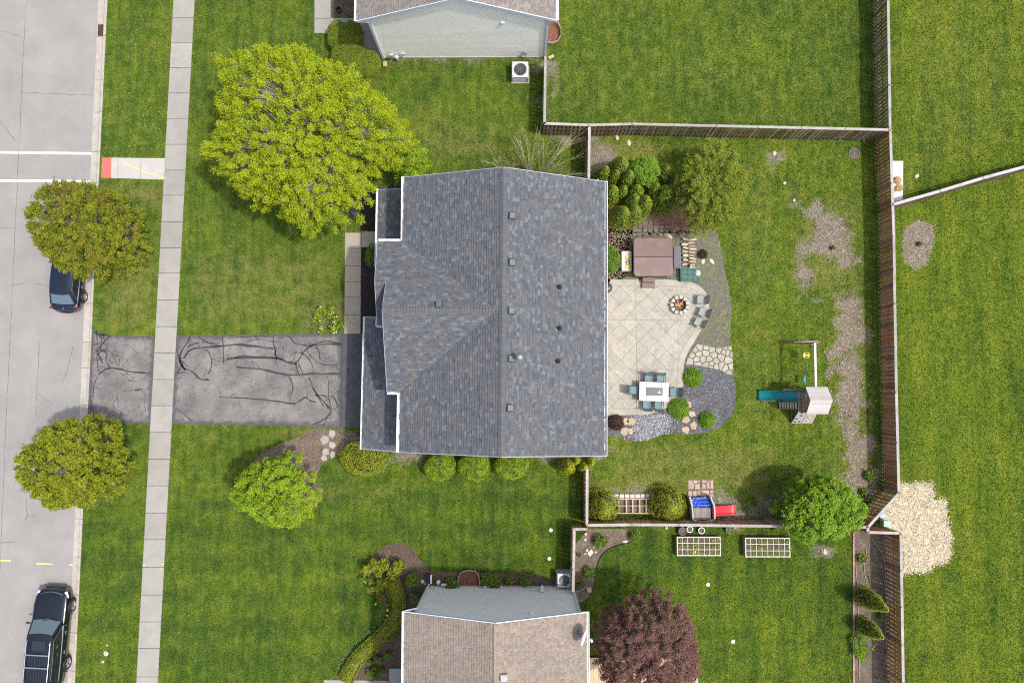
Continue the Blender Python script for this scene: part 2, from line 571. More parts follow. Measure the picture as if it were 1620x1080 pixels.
m_soil = M('grey-brown soil', (.125, .098, .074), var=.35, scale=1.6, rough=.95, bmp=1.0, bscale=24, fine=.5, fscale=18, dirt=(.21, .175, .135), dscale=1.0)
m_redsoil = M('pine bark litter', (.20, .115, .07), var=.3, scale=1.2, rough=.95, bmp=.9, bscale=24, fine=.35, fscale=18, dirt=(.10, .075, .06), dscale=1.2)
m_gravel_bed = M('slate gravel bed', (.075, .078, .088), var=.3, scale=2, rough=.9, bmp=1.0, bscale=22, fine=.5, fscale=18)

# ------------------------------------------------------------------ lawn tone fields (real differences of the turf)
def px_poly(pts): return [P2(x, y) for x, y in pts]
BARE = [px_poly(p) for p in (
    [(1262, 328), (1285, 322), (1330, 345), (1345, 380), (1350, 410), (1338, 428), (1310, 410), (1290, 400), (1278, 420), (1282, 455), (1272, 462), (1257, 432), (1258, 402), (1277, 380), (1280, 355)],
    [(1325, 475), (1350, 470), (1366, 490), (1368, 560), (1358, 620), (1372, 690), (1385, 740), (1385, 785), (1328, 785), (1324, 745), (1336, 700), (1325, 650), (1320, 600), (1318, 560), (1330, 520)],
    [(1430, 362), (1452, 347), (1478, 355), (1477, 385), (1468, 418), (1450, 429), (1431, 414), (1427, 385)],
    [(1130, 787), (1226, 787), (1226, 828), (1130, 828)],
    [(966, 764), (1035, 766), (1030, 780), (966, 780)],
    [(932, 215), (962, 222), (968, 245), (955, 280), (932, 285)],
    [(870, 212), (930, 212), (930, 235), (900, 232)],
    [(1237, 272), (1245, 272), (1247, 292), (1238, 292)],
    [(1285, 470), (1305, 473), (1303, 484), (1288, 482)],
    [(1292, 865), (1308, 863), (1310, 877), (1296, 877)],
    [(1430, 293), (1448, 292), (1452, 305), (1436, 316), (1424, 317)],
    [(560, 715), (700, 716), (700, 724), (560, 724)],
    [(840, 716), (958, 716), (958, 734), (850, 730)],
    [(604, 90), (760, 91), (640, 100), (605, 98)],
    [(1216, 239), (1230, 239), (1230, 246), (1218, 246)],
    [(862, 95), (877, 97), (870, 195), (862, 195)],
    [(836, 95), (862, 95), (862, 195), (856, 195), (850, 130)])]
DRY = [(px_poly(p), k, w) for p, k, w in (
    ([(935, 222), (1040, 225), (1060, 260), (1000, 250), (950, 262)], .75, .8),
    ([(1250, 300), (1375, 310), (1375, 460), (1300, 490), (1240, 430)], .45, 1.2),
    ([(1310, 460), (1385, 470), (1392, 800), (1310, 800)], .4, .8),
    ([(150, 280), (262, 283), (262, 345), (150, 300)], .5, .8),
    ([(200, 380), (255, 360), (248, 528), (150, 528), (150, 470)], .45, 1.0),
    ([(290, 380), (545, 380), (545, 528), (282, 528)], .38, 1.5),
    ([(480, 480), (545, 470), (545, 528), (470, 528)], .6, .5),
    ([(440, 672), (540, 676), (540, 700), (440, 690)], .6, .5),
    ([(500, 745), (650, 760), (650, 800), (520, 800)], .4, 1.5),
    ([(650, 140), (790, 200), (850, 260), (640, 270)], .4, 1.5),
    ([(960, 690), (1230, 700), (1230, 790), (960, 790)], .45, 1.0),
    ([(1120, 240), (1250, 230), (1250, 700), (1160, 700)], .3, 1.5),
    ([(930, 760), (1060, 760), (1060, 830), (930, 830)], .5, .5),
    ([(1000, 60), (1250, 40), (1250, 180), (1000, 180)], .25, 2.0),
    ([(1416, 0), (1620, 0), (1620, 260), (1416, 300)], .25, 2.0),
    ([(870, 890), (1180, 940), (1250, 1080), (1110, 1080)], .12, 2.0))]
X_EAST = P2(1412, 400)[0]
def fields(X, Y):
    bare = np.zeros(X.shape); dry = np.zeros(X.shape)
    for p in BARE[:2] + BARE[3:]: bare = np.maximum(bare, soft(p, X, Y, .75))
    bare = np.where(bare > 0, np.clip(bare + (fbm(X, Y, 1.1, 5) - .5) * 1.7 - np.clip(vnoise(X, Y, 2.6, 9) - .55, 0, 1) * 1.6, 0, 1), 0)
    bare = np.maximum(bare, soft(BARE[2], X, Y, .12))
    for p, k, w in DRY: dry = np.maximum(dry, soft(p, X, Y, w) * k)
    # hue: 0 cool dark green, 1 warm yellow-green
    hue = np.full(X.shape, .42)
    hue += np.where(X > X_EAST, .22, 0) * 1.0
    back = inside(px_poly([(932, 205), (1412, 205), (1420, 780), (1370, 830), (930, 828)]), X, Y)
    hue += np.where(back, .10, 0)
    front = inside(px_poly([(282, -100), (575, -100), (575, 528), (282, 528)]), X, Y)
    hue += np.where(front, -.03, 0)
    south = inside(px_poly([(100, 800), (930, 770), (910, 1300), (100, 1300)]), X, Y)
    hue += np.where(south, -.08, 0)
    southeast = inside(px_poly([(905, 838), (1352, 838), (1352, 1300), (905, 1300)]), X, Y)
    hue += np.where(southeast, -.16, 0) + soft(px_poly([(1060, 920), (1330, 900), (1330, 1200), (1090, 1200)]), X, Y, 2.0) * .22
    verge = inside(px_poly([(150, -100), (270, -100), (225, 1200), (110, 1200)]), X, Y)
    hue += np.where(verge, .02, 0)
    # mowing stripes, a real nap of the turf
    dry = np.maximum(dry, np.where(X > X_EAST, .0, np.where(southeast, .05, np.where(south, .14, .20))))
    st = np.zeros(X.shape)
    st += np.where(X > X_EAST, np.sin(X * 2.9 + 1.0 + .6 * np.sin(Y * .15)) * .10, 0)
    st += np.where(south, np.sin(Y * 3.4 + .4 * np.sin(X * .3)) * .09 + np.sin(X * 1.4) * .04, 0)
    st += np.where(southeast, np.sin(X * 3.1 + .5 * np.sin(Y * .3)) * .09, 0)
    st += np.where(front, np.sin(X * 3.0) * .05, 0)
    return bare, dry, np.clip(hue + st, 0, 1)

def lawn_colour(nt, blades=False):
    co = nt.nodes.new('ShaderNodeNewGeometry').outputs['Position']
    big = noise(nt, co, .22, 4.0, .6)
    mid = noise(nt, co, 1.5, 4.0, .6)
    small = noise(nt, co, 13.0, 4.0, .65)
    tiny = noise(nt, co, 45.0, 2.0, .6)
    h = math_(nt, 'ADD', attr(nt, 'hue'), math_(nt, 'MULTIPLY', math_(nt, 'SUBTRACT', big, .5), .9))
    h = math_(nt, 'ADD', h, math_(nt, 'MULTIPLY', math_(nt, 'SUBTRACT', mid, .5), 1.0))
    h = math_(nt, 'ADD', h, math_(nt, 'MULTIPLY', math_(nt, 'SUBTRACT', small, .5), .5))
    mpn = _n(nt, 'ShaderNodeMapping'); mpn.inputs['Scale'].default_value = (3.2, .35, 1)
    nt.links.new(co, mpn.inputs['Vector'])
    h = math_(nt, 'ADD', h, math_(nt, 'MULTIPLY', math_(nt, 'SUBTRACT', noise(nt, mpn.outputs[0], 1.0, 1.0, .5), .5), .8))
    if blades: h = math_(nt, 'ADD', h, math_(nt, 'MULTIPLY', math_(nt, 'SUBTRACT', attr(nt, 'tint'), .5), .75))
    c = ramp(nt, h, [(.0, (.036, .080, .011)), (.35, (.072, .128, .012)), (.65, (.118, .176, .012)), (1.0, (.178, .222, .018))])
    dm = math_(nt, 'ADD', math_(nt, 'MULTIPLY', attr(nt, 'dry'), 1.25), math_(nt, 'MULTIPLY', math_(nt, 'SUBTRACT', mid, .5), 1.1))
    dm = math_(nt, 'ADD', dm, math_(nt, 'MULTIPLY', math_(nt, 'SUBTRACT', small, .5), 1.3))
    c = mixc(nt, maprange(nt, dm, .25, 1.05, 0, .75), c, (.27, .235, .085))
    # odd pale straws and clover heads
    c = mixc(nt, maprange(nt, noise(nt, co, 16.0, 2.0, .5), .66, .76, 0, .55), c, (.22, .25, .11))
    if not blades:
        k = maprange(nt, tiny, .25, .75, .55, 1.35)
        s = nt.nodes.new('ShaderNodeVectorMath'); s.operation = 'SCALE'
        nt.links.new(c, s.inputs[0]); nt.links.new(k, s.inputs['Scale'])
        c = s.outputs[0]
    return co, c, mid, small, tiny
m_lawn, _nt, _b, _o = new_mat('lawn turf')
co_, c_, mid_, small_, tiny_ = lawn_colour(_nt)
soilc = ramp(_nt, noise(_nt, co_, 14.0, 5.0, .7), [(.32, (.085, .070, .055)), (.48, (.18, .155, .122)), (.66, (.34, .30, .24))])
bm = math_(_nt, 'ADD', attr(_nt, 'bare'), math_(_nt, 'MULTIPLY', math_(_nt, 'SUBTRACT', mid_, .5), .5))
bm = math_(_nt, 'ADD', bm, math_(_nt, 'MULTIPLY', math_(_nt, 'SUBTRACT', small_, .5), 1.0))
c_ = mixc(_nt, maprange(_nt, bm, .34, .74), c_, soilc)
_nt.links.new(c_, _b.inputs['Base Color'])
_b.inputs['Roughness'].default_value = .9
_b.inputs['Specular IOR Level'].default_value = .2
bump(_nt, _b, math_(_nt, 'ADD', small_, tiny_), .8, .04)
m_blade, _nt, _b, _o = new_mat('grass blades')
co_, c_, *_r = lawn_colour(_nt, True)
_nt.links.new(c_, _b.inputs['Base Color'])
_b.inputs['Roughness'].default_value = .6
_b.inputs['Specular IOR Level'].default_value = .3

# ------------------------------------------------------------------ road, kerb, pavement
def kx(y): return 155.6 - .0453 * y          # gutter edge, photo measure
def kx2(y): return 170.0 - .048 * y          # kerb back edge
def wx(y): return 274.4 - .0545 * y          # pavement left
def wx2(y): return 307.8 - .054 * y          # pavement right
Y0, Y1 = -340, 1420
ZR = -.12
m_road, _nt, _b, _o = new_mat('road asphalt, pale and worn')
co_ = _nt.nodes.new('ShaderNodeNewGeometry').outputs['Position']
c_ = ramp(_nt, noise(_nt, co_, .5, 6.0, .62), [(.3, (.228, .222, .215)), (.5, (.265, .258, .250)), (.7, (.305, .297, .288))])
sp = noise(_nt, co_, 55.0, 2.0, .7)
c_ = mixc(_nt, maprange(_nt, sp, .35, .65, .0, .42), c_, (.23, .222, .212))
stn = _n(_nt, 'ShaderNodeMapping'); stn.inputs['Scale'].default_value = (1.4, .10, 1)
_nt.links.new(co_, stn.inputs['Vector'])
c_ = mixc(_nt, maprange(_nt, noise(_nt, stn.outputs[0], 1.0, 5.0, .6), .5, .75, 0, .35), c_, (.27, .255, .245))
_nt.links.new(c_, _b.inputs['Base Color']); _b.inputs['Roughness'].default_value = .88
bump(_nt, _b, sp, .35, .01)

ground = MB().add([(-400, -400, -.5), (400, -400, -.5), (400, 400, -.5), (-400, 400, -.5)], [(0, 1, 2, 3)]).build('ground', m_soil)
tag(ground, kind='structure')
xr = [P(kx(y), y, ZR) for y in (Y0, 1420)]
road = MB().add([(-60, xr[0][1], ZR), (xr[0][0], xr[0][1], ZR), (xr[1][0], xr[1][1], ZR), (-60, xr[1][1], ZR)], [(0, 3, 2, 1)]).build('road', m_road)
tag(road, kind='structure')
def strip(mb, pts, w, z, z0=None, wj=0.0, r=None):
    """flat ribbon along points (2-D), w wide, at height z"""
    pts = [Vector((p[0], p[1])) for p in pts]
    L, Rr = [], []
    for i, p in enumerate(pts):
        d = (pts[min(i + 1, len(pts) - 1)] - pts[max(i - 1, 0)])
        d = d.normalized() if d.length > 1e-9 else Vector((1, 0))
        n = Vector((-d.y, d.x)); k = w / 2
        if r: k *= r.uniform(1 - wj, 1 + wj)
        L.append((p.x + n.x * k, p.y + n.y * k, z)); Rr.append((p.x - n.x * k, p.y - n.y * k, z))
    n = len(pts)
    mb.add(L + Rr, [(i, n + i, n + i + 1, i + 1) for i in range(n - 1)])
    return mb
def wobble(pts, step, amp, r):
    out = []
    for a, b in zip(pts[:-1], pts[1:]):
        L = math.hypot(b[0] - a[0], b[1] - a[1]); k = max(1, int(L / step))
        for j in range(k):
            t = j / k
            out.append((a[0] + (b[0] - a[0]) * t + r.uniform(-amp, amp), a[1] + (b[1] - a[1]) * t + r.uniform(-amp, amp)))
    out.append(tuple(pts[-1][:2]))
    return out
for pts in ([(46, -150), (41, 0), (30, 240), (24, 360), (16, 530), (8, 700), (0, 900), (-8, 1200)], [(0, 48), (37, 60)], [(34, 147), (70, 148), (150, 151)], [(-30, 170), (0, 192), (29, 228)],
            [(-40, 361), (24, 361)], [(19, 450), (50, 448), (84, 452)], [(115, 548), (108, 580), (98, 605)], [(42, 775), (43, 815), (40, 822)], [(43, 813), (55, 817)], [(28, 775), (42, 779)],
            [(63, 540), (58, 620), (57, 660)], [(60, 622), (84, 640)], [(-60, 60), (-20, 40), (0, 48)], [(0, 858), (26, 857)]):
    strip(MB(), wobble([P(x, y, ZR)[:2] for x, y in pts], .25, .025, rng), .028, ZR + .004, wj=.6, r=rng).build('road_crack', m_crack, road)
for ya, yb in ((240.5, 244), (286, 288)):
    a, b = P(-200, ya - 2, ZR), P(146 - (yb - 243) * .03, yb - 1, ZR)
    strip(MB(), [a[:2], b[:2]], .155, ZR + .004).build('crosswalk_line', m_white_paint, road)
for a, b in (((-10, 885.5), (17, 886.5)), ((58, 891), (83, 892)), ((110, 893), (119, 893.4))):
    strip(MB(), [P(*a, ZR)[:2], P(*b, ZR)[:2]], .07, ZR + .004).build('marking_dash', m_yellow_paint, road)
# kerb and gutter, cast in lengths
kerb = link(bpy.data.objects.new('kerb', None)); kerb.location = P(140, 540, ZR); tag(kerb, kind='structure')
kys = [-340, -270, -205, -135, -65, 0, 58, 127, 178, 240, 300, 360, 420, 480, 541, 582, 640, 700, 760, 820, 880, 940, 1000, 1060, 1130, 1200, 1280, 1420]
GR = (40, 58)
for ya, yb in zip(kys[:-1], kys[1:]):
    m = MB(); g = .35
    drive = 480 <= ya < 700
    def ring(y):
        a = P(kx(y), y, ZR); b = P(kx2(y), y, 0)
        w = b[0] - a[0]; h = (-.08 if drive else 0.004)
        return [(a[0], a[1], ZR - .1), (a[0], a[1], ZR + .006), (a[0] + w * .62, a[1], ZR - .004 + .012), (a[0] + w * .72, a[1], h - .015), (a[0] + w * .76, a[1], h), (b[0], a[1], h), (b[0], a[1], ZR - .1)]
    r0, r1 = ring(ya + g), ring(yb - g)
    n = len(r0)
    m.add(r0 + r1, [(i, i + 1, n + i + 1, n + i) for i in range(n - 1)] + [tuple(range(n - 1, -1, -1)), tuple(range(n, 2 * n))])
    m.build('kerb_stone', m_kerb, kerb)
strip(MB(), [P((kx(y) + kx2(y)) / 2, y, ZR)[:2] for y in (Y0, Y1)], .5, ZR - .01).build('kerb_bedding', m_joint, kerb)
# pavement slabs
walk = link(bpy.data.objects.new('pavement', None)); walk.location = P(250, 540, 0); tag(walk, kind='structure')
wys = [-335, -295, -255, -215, -175, -134, -93, -52, -12, 28.5, 68.2, 107.4, 147.3, 187.5, 228.5, 269.2, 309, 351, 392, 432, 474.6, 516.5, 558, 600, 641.5, 683.5, 726, 768, 811, 853, 896.7, 940.5, 983, 1025, 1070, 1114, 1158, 1202, 1246, 1290, 1334, 1378]
for ya, yb in zip(wys[:-1], wys[1:]):
    g = .28
    q = [P2(wx(ya), ya + g), P2(wx2(ya), ya + g), P2(wx2(yb), yb - g), P2(wx(yb), yb - g)]
    MB().bevprism(q, -.08, .006 + rng.uniform(-.004, .006), .008).build('paving_slab', m_conc, walk)
q = [P2(wx(wys[0]), wys[0]), P2(wx2(wys[0]), wys[0]), P2(wx2(wys[-1]), wys[-1]), P2(wx(wys[-1]), wys[-1])]
MB().prism(q, -.1, -.02).build('slab_bedding', m_joint, walk)
for a, b in (((226.5, 893.5), (230, 893.7)), ((255.5, 892), (259.5, 892.1))):
    strip(MB(), [P2(*a), P2(*b)], .06, .022).build('marking_dash', m_yellow_paint, walk)
# kerb ramp
rampo = link(bpy.data.objects.new('crossing_ramp', None)); rampo.location = P(210, 265); tag(rampo, kind='structure')
def rq(xa, xb, g=.25):
    f = lambda x: 249.3 + (x - 160) * .012
    h = lambda x: 281.3 + (x - 158) * .03
    return [P2(xa + g, f(xa)), P2(xb - g, f(xb)), P2(xb - g - 1, h(xb)), P2(xa + g - 1, h(xa))]
MB().bevprism(rq(161, 176), -.1, .006, .005).build('red_tactile_pad', m_red_pad, rampo)
for xa, xb in ((176, 187), (187, 223), (223, 262)):
    MB().bevprism(rq(xa, xb), -.1, .008, .005).build('paving_slab', M('bright concrete', (.42, .405, .38), var=.06, scale=2, rough=.9, bmp=.1) if xa == 176 else bpy.data.materials['bright concrete'], rampo)
for a, b in (((195, 257.5), (228, 271)), ((229, 271.5), (262, 282))):
    strip(MB(), wobble([P2(*a), P2(*b)], .3, .01, rng), .055, .0135).build('marking_dash', m_yellow_paint, rampo)

# ------------------------------------------------------------------ driveway
m_drive, _nt, _b, _o = new_mat('driveway asphalt')
co_ = _nt.nodes.new('ShaderNodeNewGeometry').outputs['Position']
c_ = ramp(_nt, noise(_nt, co_, .8, 6.0, .65), [(.3, (.11, .108, .110)), (.48, (.185, .176, .170)), (.62, (.255, .240, .226))])
sp = noise(_nt, co_, 28.0, 3.0, .75)
c_ = mixc(_nt, maprange(_nt, sp, .38, .68, 0, .6), c_, (.09, .088, .092))
c_ = mixc(_nt, maprange(_nt, math_(_nt, 'ADD', attr(_nt, 'seal'), math_(_nt, 'MULTIPLY', math_(_nt, 'SUBTRACT', noise(_nt, co_, 2.5, 5.0, .65), .5), 1.6)), .35, .75, 0, .8), c_, (.055, .057, .068))
vr = _n(_nt, 'ShaderNodeTexVoronoi', Scale=1.7, feature='DISTANCE_TO_EDGE')
ad_ = _nt.nodes.new('ShaderNodeVectorMath'); ad_.operation = 'ADD'
nz_ = _n(_nt, 'ShaderNodeTexNoise', Scale=2.2, Detail=5.0); _nt.links.new(co_, nz_.inputs['Vector'])
_nt.links.new(co_, ad_.inputs[0]); _nt.links.new(nz_.outputs['Color'], ad_.inputs[1]); _nt.links.new(ad_.outputs[0], vr.inputs['Vector'])
ck = math_(_nt, 'MULTIPLY', maprange(_nt, vr.outputs['Distance'], .006, .034, .85, 0), maprange(_nt, noise(_nt, co_, .45, 3.0), .38, .5, 0, 1))
c_ = mixc(_nt, ck, c_, (.075, .072, .074))
c_ = mixc(_nt, maprange(_nt, noise(_nt, co_, 3.2, 6.0, .75), .52, .68, 0, .5), c_, (.13, .125, .128))
_nt.links.new(c_, _b.inputs['Base Color']); _b.inputs['Roughness'].default_value = .85
bump(_nt, _b, sp, .4, .01)
drv = link(bpy.data.objects.new('driveway', None)); drv.location = P(400, 600); tag(drv, kind='structure')
def field_sheet(poly, z, name, mat, parent, fields_fn, step=.22, th=.08):
    """a flat sheet triangulated finely (grid clipped to poly) so that it can carry a wear attribute"""
    xs = [p[0] for p in poly]; ys = [p[1] for p in poly]
    V, F, key = [], [], {}
    nx = int((max(xs) - min(xs)) / step) + 1; ny = int((max(ys) - min(ys)) / step) + 1
    for i in range(nx):
        x0 = min(xs) + i * step
        colp = clip_half(clip_half(poly, 1, 0, x0 + step), -1, 0, -x0)
        if len(colp) < 3: continue
        for j in range(ny):
            y0 = min(ys) + j * step
            c = clip_half(clip_half(colp, 0, 1, y0 + step), 0, -1, -y0)
            if len(c) < 3 or abs(area2(c)) < 1e-5: continue
            idx = []
            for q in c:
                k = (round(q[0], 4), round(q[1], 4))
                if k not in key: key[k] = len(V); V.append((q[0], q[1], z))
                if not idx or idx[-1] != key[k]: idx.append(key[k])
            if len(idx) > 1 and idx[0] == idx[-1]: idx.pop()
            if len(idx) >= 3: F.append(idx)
    o0 = origin(parent) if parent else Vector((0, 0, 0))
    me = bpy.data.meshes.new(name)
    me.from_pydata([(a - o0.x, b - o0.y, c - o0.z) for a, b, c in V], [], F)
    A = np.array(V)
    for nm, vals in fields_fn(A[:, 0], A[:, 1]).items():
        at = me.attributes.new(nm, 'FLOAT', 'POINT'); at.data.foreach_set('value', vals.astype(np.float32))
    return put(name, me, mat, parent)
DRV_L = px_poly([(146, 518), (151, 523), (158, 527), (173, 530), (244.5, 532), (238, 670), (160, 669), (138, 669)])
DRV_R = px_poly([(279, 531), (400, 529), (541, 527), (539, 675.5), (400, 672), (271.5, 670)])
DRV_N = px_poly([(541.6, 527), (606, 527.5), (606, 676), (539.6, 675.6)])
def seal(poly):
    def f(X, Y):
        d = edge_dist(poly, X, Y)
        return {'seal': np.clip(1 - d / .45, 0, 1)}
    return f
field_sheet(DRV_L, .0, 'asphalt_apron', m_drive, drv, seal(DRV_L))
field_sheet(DRV_R, .004, 'asphalt_panel', m_drive, drv, seal(DRV_R))
field_sheet(DRV_N, .006, 'asphalt_strip', M('shadow-toned asphalt', (.075, .077, .084), var=.2, scale=2.0, rough=.85, bmp=.3, bscale=60, fine=.2), drv, seal(DRV_N))  # house shadow painted into this strip as a darker asphalt colour
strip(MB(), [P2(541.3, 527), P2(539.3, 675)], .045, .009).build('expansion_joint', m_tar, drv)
def zc(p): return (p[0] / 3.5217 + 120, p[1] / 3.5217 + 500)
cr = [([(570, 215), (590, 290), (640, 300), (690, 355), (745, 355)], .09), ([(600, 235), (640, 180), (710, 175), (800, 170), (900, 155), (980, 165), (1100, 180)], .13),
      ([(840, 240), (920, 225), (1000, 226), (1110, 230), (1190, 260), (1230, 265), (1280, 180), (1340, 155), (1480, 157)], .13), ([(895, 283), (1000, 290), (1100, 310), (1190, 333), (1300, 320), (1480, 322)], .11),
      ([(880, 236), (980, 233), (1110, 234)], .07), ([(800, 450), (930, 455), (1100, 470), (1210, 490), (1240, 480), (1280, 445), (1300, 470), (1340, 478)], .08), ([(1300, 340), (1330, 420), (1400, 500), (1430, 530), (1380, 580), (1320, 602)], .09),
      ([(1410, 360), (1405, 450), (1430, 530), (1465, 500), (1430, 440)], .06), ([(1100, 110), (1098, 150), (1112, 180), (1110, 230), (1150, 240)], .08), ([(815, 110), (822, 170), (825, 262)], .06),
      ([(735, 185), (758, 240), (755, 290), (735, 322)], .05), ([(760, 240), (800, 255), (850, 238)], .04), ([(1185, 335), (1208, 370), (1210, 400), (1200, 440)], .06), ([(1290, 190), (1310, 230), (1360, 265), (1440, 278), (1460, 262)], .06),
      ([(1335, 170), (1352, 185), (1362, 245)], .06), ([(1170, 110), (1205, 125), (1220, 150), (1290, 165)], .07), ([(600, 255), (572, 310), (560, 325)], .08), ([(640, 110), (620, 150), (590, 190), (577, 235), (600, 280)], .09),
      ([(1195, 215), (1250, 200), (1290, 225), (1320, 270), (1325, 320)], .06), ([(1225, 262), (1240, 318)], .08), ([(680, 110), (720, 145), (800, 152)], .07), ([(560, 510), (600, 545), (640, 578)], .05), ([(625, 170), (680, 145), (740, 150), (805, 165)], .07),
      ([(860, 112), (960, 116), (1000, 110), (1100, 112)], .04), ([(960, 140), (1030, 128), (1090, 138), (1150, 145)], .03), ([(1380, 500), (1350, 450), (1320, 400)], .05), ([(1400, 450), (1370, 440), (1330, 440)], .04), ([(1240, 262), (1265, 318)], .06),
      ([(570, 320), (610, 310)], .07), ([(1380, 605), (1395, 570)], .05), ([(575, 245), (610, 300)], .1), ([(1120, 240), (1110, 210), (1120, 175)], .05), ([(1300, 165), (1400, 135), (1450, 150), (1480, 152)], .06)]
cl = [([(130, 320), (160, 295), (190, 288), (240, 290), (290, 307), (350, 314), (420, 316)], .085), ([(110, 85), (150, 130), (130, 180), (175, 205), (165, 250), (190, 285)], .05), ([(130, 320), (105, 370), (95, 450)], .05),
      ([(190, 110), (150, 150), (115, 200), (150, 260)], .06), ([(205, 215), (240, 280)], .03), ([(115, 80), (120, 130), (115, 230), (130, 310)], .05), ([(100, 90), (190, 112)], .08), ([(120, 215), (160, 185), (195, 200), (230, 225)], .035),
      ([(135, 250), (200, 215)], .03), ([(150, 150), (185, 160), (160, 190)], .035), ([(290, 358), (315, 364)], .05), ([(330, 410), (370, 405)], .07), ([(387, 425), (385, 510)], .03), ([(232, 435), (230, 460)], .03), ([(130, 110), (160, 100)], .08), ([(90, 470), (85, 520)], .04)]
for pts, w in cr + cl:
    cp = wobble([P2(*zc(p)) for p in smooth_poly(pts, 1, closed=False)], .3, .02, rng)
    strip(MB(), cp, w * .95, .0105, wj=.5, r=rng).build('crack_seal', m_tar, drv)
    for _ in range(1 + len(pts) // 2):                 # fine cracks branching off the sealed one
        q = rng.choice(cp); a_ = rng.uniform(0, 6.28); L_ = rng.uniform(.25, .8)
        br = [q]
        for _k in range(4):
            a_ += rng.uniform(-.6, .6); br.append((br[-1][0] + math.cos(a_) * L_ / 4, br[-1][1] + math.sin(a_) * L_ / 4))
        ok = all(bool(inside(DRV_R if pts in [c[0] for c in cr] else DRV_L, np.array([b[0]]), np.array([b[1]]))[0]) for b in br)
        if ok: strip(MB(), br, .028, .0095, wj=.5, r=rng).build('crack', m_tar, drv)
# ------------------------------------------------------------------ beds and hard areas: outlines
Z_L = -.02
PATIO = px_poly([(940, 442), (1050, 442), (1075, 443.3), (1090, 445), (1101, 449), (1110, 455), (1117, 463), (1121, 474), (1122, 486), (1120, 498), (1115, 511), (1108, 524), (1100, 538), (1091, 552), (1084, 567), (1081.5, 582), (1081, 605), (1078, 620), (1070, 632), (1058, 643), (1044, 651), (1024, 655.5), (993, 656.5), (940, 656.5)])
GRAVEL = ragged(smooth_poly(px_poly([(940, 362), (1000, 362), (1100, 366), (1134, 362), (1142, 395), (1147, 430), (1156, 465), (1158, 500), (1153, 535), (1158, 560), (1160, 590), (1166, 620), (1162, 648), (1146, 672), (1120, 685), (1085, 686), (1062, 684), (1040, 690), (1015, 698), (990, 697), (975, 690), (940, 688)]), 1), .04, .3, rng)
m_weedy, _nt, _b, _o = new_mat('weedy gravel')
co_ = _nt.nodes.new('ShaderNodeNewGeometry').outputs['Position']
c_ = ramp(_nt, noise(_nt, co_, 1.6, 6.0, .75), [(.34, (.085, .088, .10)), (.46, (.15, .145, .12)), (.54, (.13, .15, .055)), (.62, (.26, .225, .145))])
c_ = mixc(_nt, maprange(_nt, noise(_nt, co_, 22.0, 3.0, .7), .4, .62, 0, .6), c_, (.06, .062, .05))
_nt.links.new(c_, _b.inputs['Base Color']); _b.inputs['Roughness'].default_value = .95
bump(_nt, _b, noise(_nt, co_, 24.0, 3.0), 1.0, .04)
BEDS = {
 'gravel_bed': (GRAVEL, m_gravel_bed, -.012),
 'weedy_gravel_bed': ([q for q in dedupe(clip_half(GRAVEL, 0, -1, -P2(1100, 568)[1]))], m_weedy, -.008),
 'bark_bed': (ragged(smooth_poly(px_poly([(935, 285), (1000, 262), (1060, 275), (1110, 300), (1110, 362), (1100, 370), (1000, 372), (992, 395), (998, 441.5), (935, 441.5)]), 1), .05, .3, rng), m_redsoil, -.008),
 'porch_bed': (px_poly([(571, 391), (610, 391), (610, 527), (571, 527)]), m_mulch_black, .0),
 'corner_bed': (ragged(smooth_poly(px_poly([(568, 300), (625, 296), (660, 268), (660, 300), (660, 366), (571, 366), (571, 355), (545, 340)]), 1), .04, .3, rng), m_mulch_black, -.006),
 'tree_bed': (ragged(smooth_poly(px_poly([(381, 768), (384, 748), (400, 728), (425, 709), (455, 697), (488, 686), (492, 677), (560, 679), (573, 700), (560, 704), (530, 720), (517, 728), (505, 740), (500, 760), (515, 775), (505, 800), (440, 830), (390, 800)]), 2), .02, .3, rng), m_soil, -.006),
 'flower_bed': (ragged(smooth_poly(px_poly([(602, 866), (618, 860), (640, 858), (656, 870), (665, 885), (674, 900), (685, 905), (880, 908), (880, 940), (700, 940), (672, 960), (672, 1200), (530, 1200), (524, 1078), (545, 1060), (575, 1032), (600, 1012), (612, 990), (614, 960), (608, 930), (596, 905), (592, 880)]), 1), .02, .25, rng), m_mulch, -.006),
 'corner_soil_bed': (ragged(smooth_poly(px_poly([(905, 836), (1013, 836), (1013, 852), (995, 858), (968, 864), (952, 876), (944, 895), (942, 920), (938, 938), (922, 952), (905, 955)]), 1), .02, .25, rng), m_soil, -.006),
 'fence_bed': (px_poly([(1350, 840), (1412, 840), (1416, 1400), (1350, 1400)]), m_soil, -.006),
 'entry_bed': (px_poly([(524, -200), (575, -200), (575, 25), (524, 27)]), m_mulch, -.006),
}
for nm, (poly, mt, z) in BEDS.items():
    tag(field_sheet(poly, z, nm, mt, None, lambda X, Y: {}, step=1.2), kind='structure')
HARD = [PATIO, px_poly([(157, 247), (264, 248), (262, 285), (156, 283)]), px_poly([(497, -200), (524, -200), (524, 53), (497, 53)]), px_poly([(524, 27), (604, 27), (604, 93), (575, 93), (524, 50)]),
        px_poly([(545, 366), (572, 366), (572, 528), (544, 528)]), px_poly([(140, 522), (244, 530), (240, 671), (135, 671)]), px_poly([(276, 529.5), (606, 526), (606, 677), (268, 671)]),
        px_poly([(606, 300), (950, 290), (950, 712), (606, 706)]), px_poly([(612, 95), (858, 95), (858, -300), (612, -300)]), px_poly([(680, 928), (905, 928), (905, 1400), (660, 1400)]),
        px_poly([(512, 1074), (560, 1074), (560, 1200), (512, 1200)]), px_poly([(928, 1040), (1108, 1040), (1108, 1400), (928, 1400)]), px_poly([(1404, 254), (1428, 254), (1428, 316), (1404, 322)]),
        px_poly([(1086, 757), (1129, 757), (1129, 786), (1086, 786)])]
